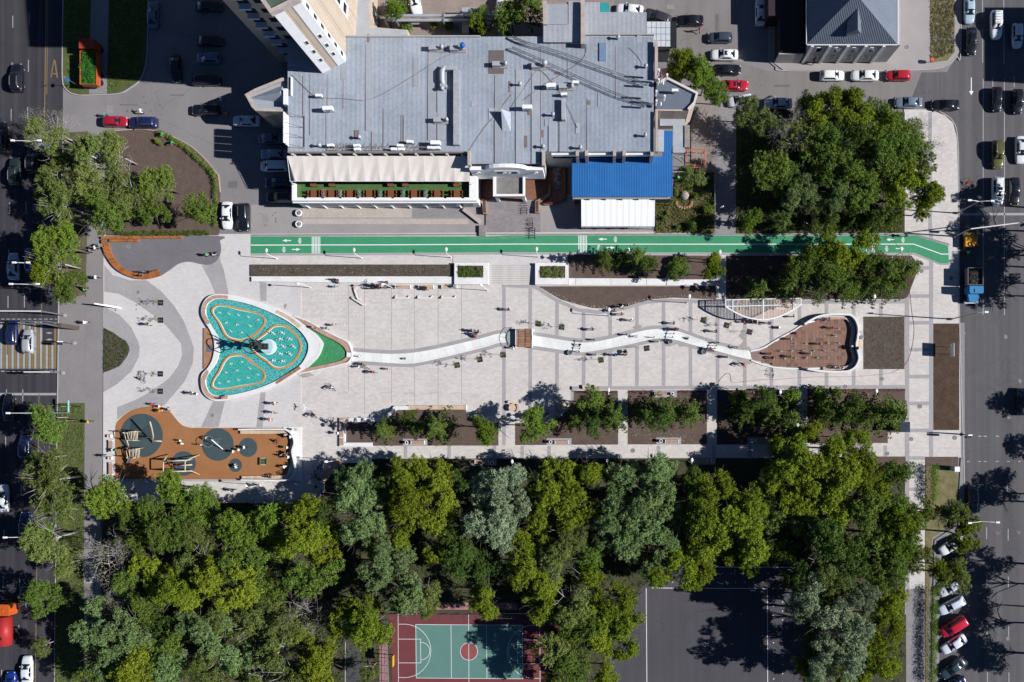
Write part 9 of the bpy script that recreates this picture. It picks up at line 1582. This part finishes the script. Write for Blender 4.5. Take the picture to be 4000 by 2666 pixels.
# ================================================================ TREES
TR = [
 ('A', 112, 305, 46), ('B', 105, 292, 38), ('A', 125, 375, 30), ('A', 125, 415, 42), ('A', 140, 470, 46), ('A', 150, 505, 30), ('G', 95, 440, 22), ('H', 135, 560, 54), ('A', 120, 600, 50), ('L', 110, 640, 40), ('G', 150, 650, 42),
 ('A', 215, 360, 54), ('A', 265, 352, 44), ('A', 205, 420, 48), ('A', 285, 400, 42), ('G', 365, 420, 44), ('G', 240, 485, 52), ('A', 232, 460, 40), ('G', 350, 482, 38), ('G', 458, 480, 38), ('A', 300, 450, 40),
 ('G', 115, 968, 48), ('A', 112, 960, 30), ('A', 98, 1052, 36), ('A', 112, 1105, 56), ('A', 130, 1165, 52), ('A', 105, 1240, 55), ('G', 95, 1230, 36), ('G', 100, 1380, 44), ('A', 98, 1485, 24), ('A', 140, 1300, 30),
 ('H', 248, 1142, 50), ('G', 300, 1190, 34), ('H', 400, 1128, 46), ('H', 440, 1158, 48), ('G', 350, 1175, 40), ('H', 480, 1190, 42), ('B', 242, 1283, 46), ('G', 330, 1235, 46), ('G', 395, 1220, 55), ('A', 470, 1225, 50), ('H', 545, 1225, 52), ('H', 615, 1205, 50), ('G', 560, 1290, 54), ('G', 640, 1270, 45),
 ('G', 290, 1330, 36), ('L', 345, 1310, 44), ('L', 400, 1355, 55), ('A', 455, 1290, 50), ('L', 500, 1330, 58), ('L', 560, 1350, 56), ('G', 620, 1350, 50), ('B', 266, 1388, 24), ('G', 335, 1390, 42), ('L', 700, 1190, 52), ('L', 690, 1240, 58), ('L', 745, 1265, 45), ('G', 722, 1335, 58), ('A', 655, 1320, 36),
 ('S', 230, 1430, 58), ('S', 295, 1445, 62), ('S', 250, 1495, 55), ('K', 360, 1435, 46), ('L', 440, 1380, 44), ('S', 445, 1430, 50), ('G', 400, 1480, 50), ('A', 520, 1420, 46), ('S', 500, 1465, 54), ('A', 590, 1440, 50), ('A', 650, 1440, 52), ('B', 690, 1420, 40), ('A', 640, 1500, 54), ('L', 700, 1470, 44), ('L', 745, 1520, 55),
 ('L', 835, 1395, 42), ('L', 855, 1440, 58), ('L', 790, 1430, 48), ('A', 830, 1410, 40), ('G', 220, 1548, 55), ('L', 310, 1535, 60), ('S', 400, 1530, 55), ('A', 480, 1535, 55), ('S', 560, 1520, 50), ('A', 590, 1560, 50), ('A', 670, 1555, 50), ('L', 730, 1570, 48), ('A', 850, 1540, 24),
 ('S', 795, 1120, 44), ('S', 835, 1100, 46), ('S', 840, 1190, 54), ('S', 820, 1150, 54), ('S', 820, 1235, 40), ('K', 740, 1180, 44), ('L', 935, 1090, 48), ('L', 990, 1080, 46), ('L', 950, 1140, 54), ('L', 1010, 1130, 50), ('L', 920, 1190, 44), ('L', 1000, 1190, 48), ('K', 900, 1120, 40), ('K', 1060, 1110, 36),
 ('W', 1150, 1120, 56), ('W', 1180, 1170, 58), ('W', 1130, 1180, 60), ('W', 1160, 1220, 55), ('W', 1100, 1140, 46), ('W', 1100, 1220, 50), ('K', 1055, 1230, 44), ('L', 1010, 1270, 32), ('L', 915, 1240, 34), ('S', 905, 1310, 50), ('S', 870, 1320, 44), ('S', 930, 1370, 56), ('S', 895, 1280, 44), ('A', 975, 1360, 38), ('L', 870, 1260, 30), ('L', 1108, 1370, 34), ('L', 1125, 1395, 32), ('G', 985, 1400, 26), ('K', 1060, 1290, 46), ('K', 1120, 1300, 44),
 ('K', 1235, 1110, 40), ('L', 1290, 1090, 48), ('L', 1270, 1140, 52), ('L', 1310, 1180, 54), ('L', 1250, 1190, 46), ('L', 1225, 1250, 44), ('L', 1215, 1310, 52), ('L', 1245, 1375, 48), ('L', 1250, 1330, 48), ('A', 1290, 1290, 54), ('A', 1300, 1230, 50), ('G', 1340, 1270, 44), ('L', 1350, 1330, 44), ('A', 1310, 1390, 54), ('G', 1330, 1440, 50), ('L', 1420, 1380, 50), ('L', 1440, 1440, 48), ('L', 1380, 1420, 48), ('A', 1270, 1500, 50), ('G', 1320, 1520, 50), ('L', 1370, 1480, 44), ('G', 1300, 1560, 48), ('L', 1390, 1550, 34), ('L', 1440, 1490, 34),
 ('L', 1350, 1080, 40), ('S', 1420, 1110, 46), ('S', 1490, 1075, 50), ('S', 1530, 1085, 42), ('S', 1460, 1150, 58), ('S', 1510, 1160, 58), ('S', 1420, 1190, 54), ('S', 1480, 1220, 60), ('S', 1550, 1240, 40), ('S', 1430, 1250, 50), ('S', 1500, 1280, 46), ('S', 1390, 1240, 36), ('G', 1590, 1110, 36), ('L', 1360, 1180, 44),
 ('L', 1610, 1130, 44), ('L', 1650, 1120, 46), ('L', 1630, 1180, 60), ('L', 1680, 1210, 58), ('L', 1600, 1210, 50), ('A', 1575, 1190, 46), ('L', 1740, 1250, 54), ('L', 1700, 1280, 44), ('L', 1620, 1260, 46), ('L', 1560, 1300, 50), ('L', 1510, 1310, 44), ('L', 1610, 1310, 40), ('L', 1720, 1160, 50), ('L', 1780, 1130, 46), ('A', 1770, 1180, 48), ('G', 1790, 1265, 44),
 ('L', 1860, 990, 34), ('L', 1800, 1030, 42), ('L', 1845, 1045, 50), ('L', 1870, 1090, 56), ('L', 1810, 1080, 50), ('L', 1960, 1010, 34), ('L', 1920, 1035, 44), ('L', 1975, 1060, 48), ('L', 1930, 1100, 56), ('L', 2005, 1120, 50), ('G', 2060, 1090, 40), ('L', 1850, 1150, 54), ('A', 1855, 1190, 50), ('L', 1920, 1170, 58), ('G', 1980, 1180, 56), ('G', 2040, 1160, 50), ('L', 2070, 1200, 54), ('G', 2110, 1180, 36),
 ('H', 2080, 1240, 54), ('G', 2030, 1240, 56), ('A', 2100, 1290, 44), ('G', 2060, 1300, 54), ('K', 1900, 1250, 58), ('K', 1960, 1270, 56), ('L', 1905, 1310, 44), ('A', 1895, 1300, 46), ('A', 1920, 1350, 46), ('K', 1840, 1320, 40), ('W', 1870, 1370, 54), ('W', 1930, 1400, 52), ('W', 1890, 1430, 56), ('W', 1950, 1460, 54), ('W', 1975, 1380, 44), ('W', 1905, 1490, 50), ('W', 1945, 1510, 44), ('W', 1830, 1410, 30), ('L', 2045, 1380, 46), ('L', 2035, 1430, 42), ('G', 2010, 1330, 50), ('L', 2005, 1490, 46), ('L', 2020, 1530, 44), ('L', 1960, 1555, 44), ('G', 1868, 1345, 38), ('G', 1868, 1415, 36), ('G', 1874, 1480, 38), ('G', 1874, 1535, 38), ('W', 1885, 1560, 36), ('L', 1850, 1530, 30),
 ('A', 2190, 1185, 40), ('L', 2215, 1235, 44), ('A', 2190, 1330, 44), ('L', 2170, 1310, 36), ('A', 2165, 1190, 30),
 ('A', 1725, 255, 34), ('A', 1760, 285, 32), ('A', 1840, 235, 30), ('L', 1910, 235, 38), ('L', 1880, 270, 44), ('L', 1950, 240, 40), ('L', 1965, 275, 40), ('G', 2010, 255, 32), ('B', 1820, 300, 38), ('A', 1840, 320, 46), ('G', 1900, 340, 54), ('K', 1945, 320, 50), ('G', 1990, 330, 44), ('H', 2040, 300, 46), ('H', 2080, 310, 46), ('G', 2050, 350, 54), ('G', 2105, 340, 40), ('B', 2115, 320, 36), ('L', 2090, 400, 46), ('A', 2125, 370, 34), ('L', 2070, 440, 48), ('L', 2130, 445, 40), ('L', 2120, 480, 30), ('G', 1770, 390, 48), ('S', 1860, 430, 46), ('S', 1830, 460, 38), ('G', 1920, 400, 50), ('S', 1910, 450, 40), ('G', 1970, 400, 50), ('G', 1990, 450, 44), ('K', 1810, 400, 46), ('L', 1960, 430, 30), ('G', 2030, 400, 46),
 ('H', 1722, 507, 30), ('C', 1795, 512, 34), ('A', 1868, 518, 24), ('C', 1905, 512, 32), ('C', 1955, 500, 32), ('C', 2010, 508, 38), ('C', 2045, 505, 34),
 ('C', 1392, 595, 32), ('C', 1427, 592, 26), ('C', 1465, 594, 34), ('G', 1492, 607, 22), ('G', 1563, 615, 28), ('L', 1635, 595, 24), ('L', 1637, 625, 26), ('C', 1742, 665, 36), ('C', 1805, 658, 40), ('G', 1850, 610, 46), ('L', 1890, 570, 38), ('L', 1930, 590, 46), ('L', 1975, 580, 44), ('G', 1900, 620, 46), ('G', 1940, 640, 44), ('C', 1990, 655, 46), ('A', 1885, 668, 38), ('C', 2050, 655, 44), ('A', 2082, 605, 36), ('G', 2010, 610, 36), ('G', 2040, 640, 38),
 ('C', 888, 988, 34), ('G', 935, 962, 22), ('C', 1008, 982, 44), ('G', 960, 985, 20), ('H', 1118, 985, 36), ('H', 1232, 982, 42), ('C', 1325, 965, 34), ('G', 1355, 925, 34), ('K', 1360, 970, 34), ('C', 1410, 955, 46), ('C', 1480, 950, 36), ('K', 1510, 960, 36), ('C', 1532, 945, 42), ('C', 1588, 952, 38), ('C', 1710, 950, 38), ('K', 1750, 925, 34), ('C', 1770, 950, 42), ('C', 1810, 960, 40), ('C', 1890, 950, 40), ('C', 1930, 955, 36), ('K', 1960, 940, 36), ('C', 1990, 955, 44), ('C', 2045, 950, 50),
 ('H', 905, 20, 26), ('G', 1105, 40, 26), ('L', 1100, 60, 24), ('G', 1170, 35, 36), ('G', 1215, 30, 40), ('K', 1150, 60, 30), ('L', 1180, 25, 26), ('L', 1565, 140, 34), ('L', 1570, 165, 30), ('H', 1612, 165, 38), ('H', 1620, 190, 34), ('G', 1648, 215, 30), ('G', 1550, 150, 20), ('A', 1592, 402, 30),
 ('G', 2400, 455, 38), ('G', 2440, 510, 50), ('G', 2470, 570, 54), ('G', 2420, 600, 44), ('K', 2480, 640, 50), ('G', 2440, 670, 44), ('G', 2500, 560, 50), ('G', 2470, 930, 34), ('G', 2480, 1150, 50), ('G', 2420, 1165, 40), ('K', 2440, 1320, 56), ('G', 2480, 1370, 54), ('G', 2410, 1415, 36), ('G', 2450, 1460, 50), ('G', 2420, 1530, 40), ('K', 2480, 1540, 54), ('G', 2490, 1040, 34)]
for sp, x, y, r in TR: tree(sp, x, y, r)
for a in ((1702, 918, 24, 'H'), (1815, 912, 22, 'H'), (1882, 912, 26, 'G'), (1918, 905, 16, 'G'), (1700, 905, 16, 'G')): shrub(a[0], a[1], a[2], sp=a[3], h=2.2)
for a in ((7, 1655, 513, 58, 'K'), (7, 1795, 372, 54, 'H'), (7, 1522, 527, 28, 'G'), (7, 1395, 440, 30, 'G'), (7, 1430, 395, 26, 'G'), (1, 1458, 1300, 30, 'H'), (1, 1480, 1330, 22, 'H'), (7, 1510, 215, 34, 'G'), (7, 1680, 240, 36, 'G'), (7, 1760, 470, 40, 'K'), (2, 1400, 270, 70, 'G'), (2, 1640, 235, 50, 'L'), (2, 1770, 245, 70, 'G'), (2, 2040, 230, 80, 'L'), (2, 1290, 80, 80, 'H')): shrub(a[1], a[2], a[3], v=a[0], sp=a[4])
# ================================================================ LABELS THAT SINGLE OUT
LMK = [('clover fountain', 1030, 1360), ('green tip pool', 1290, 1370), ('timber footbridge', 2035, 1320), ('splash pad', 3200, 1370), ('white pergola', 2980, 1195), ('climbing towers', 510, 1725), ('rope spinner', 860, 1735), ('swing frame', 740, 1825), ('playground white bench', 1140, 1770), ('red brown bench', 500, 1010), ('blue roof', 2430, 690), ('white marquee', 2415, 830),
       ('cream awning', 1490, 660), ('entrance canopy', 1990, 730), ('garden boulder', 2670, 770), ('white blade sign', 430, 1200), ('left zebra crossing', 110, 1350), ('red court', 1830, 2540), ('asphalt ball court', 2760, 2450), ('slate house', 3330, 90), ('apartment tower', 1200, 150), ('blue dump truck', 3800, 1120), ('yellow compressor', 3790, 940), ('wide steps', 2000, 1075), ('long soil planter', 1380, 1055), ('square flower bed', 3450, 1340), ('brown soil strip', 3695, 1470),
       ('orange tipper truck', 355, 250), ('red tanker', 20, 2440), ('trimmed hedge', 3625, 2500), ('dark kiosk', 3535, 1670), ('grey pipes', 1730, 70), ('left soil island', 620, 720), ('left flower bed', 440, 1370), ('zigzag bench wall', 1500, 1690), ('round tables', 2080, 1600), ('first channel bend', 1620, 1400), ('white retaining wall', 2500, 1095), ('slanted parked cars', 3720, 2470), ('left footpath stairs', 360, 2230), ('lower left verge', 200, 2100), ('forest edge bench', 1320, 1830), ('right road arrow', 3795, 345),
       ('upper right pavement', 3650, 700), ('bike lane end', 3620, 985), ('roof ridge', 1780, 420), ('pointed left wing', 1050, 380), ('antenna masts', 2575, 340), ('narrow soil bed path', 2435, 1640), ('second soil bed', 2600, 1630), ('third dark bed', 2950, 1630), ('last soil bed', 3300, 1630), ('forest middle', 2100, 2150), ('forest left part', 900, 2250), ('bare pale tree', 410, 2180), ('forest above the ball court', 2700, 2120), ('forest right part', 3300, 2100), ('silvery poplars', 1960, 2000)]
def img(p):
    k = H / (H - p.z); gx, gy = p.x / S + 2000, 1333 - p.y / S; return NX + (gx - NX) * k, NY + (gy - NY) * k
ds = {}
for o in AUTO:
    p = o.location.copy()
    if o['category'] == 'tree': p.z = 11 * o.scale[2] * .72
    x, y = img(p); nm, lx, ly = min(LMK, key=lambda l: (l[1] - x) ** 2 + (l[2] - y) ** 2); dx, dy = x - lx, y - ly; dd = math.hypot(dx, dy)
    rel = 'at' if dd < 45 else ('right of' if abs(dx) > abs(dy) and dx > 0 else 'left of' if abs(dx) > abs(dy) else 'below' if dy > 0 else 'above')
    if len(o['label'].split()) > 9: o['label'] = o['label'].replace(' trousers', '')
    base = o['label'] + ' ' + rel + ' the ' + nm; ds.setdefault(base, []).append((x, y, o))
ORD = ['first', 'second', 'third', 'fourth', 'fifth', 'sixth', 'seventh', 'eighth', 'ninth', 'tenth', 'eleventh', 'twelfth', 'thirteenth', 'fourteenth']
for b, L_ in ds.items():
    L_.sort(key=lambda q: q[0])
    for i, (x, y, o) in enumerate(L_):
        o['label'] = b if len(L_) == 1 else b + (', leftmost' if i == 0 else ', rightmost' if i == len(L_) - 1 else ', %s from left' % ORD[min(i, 13)])
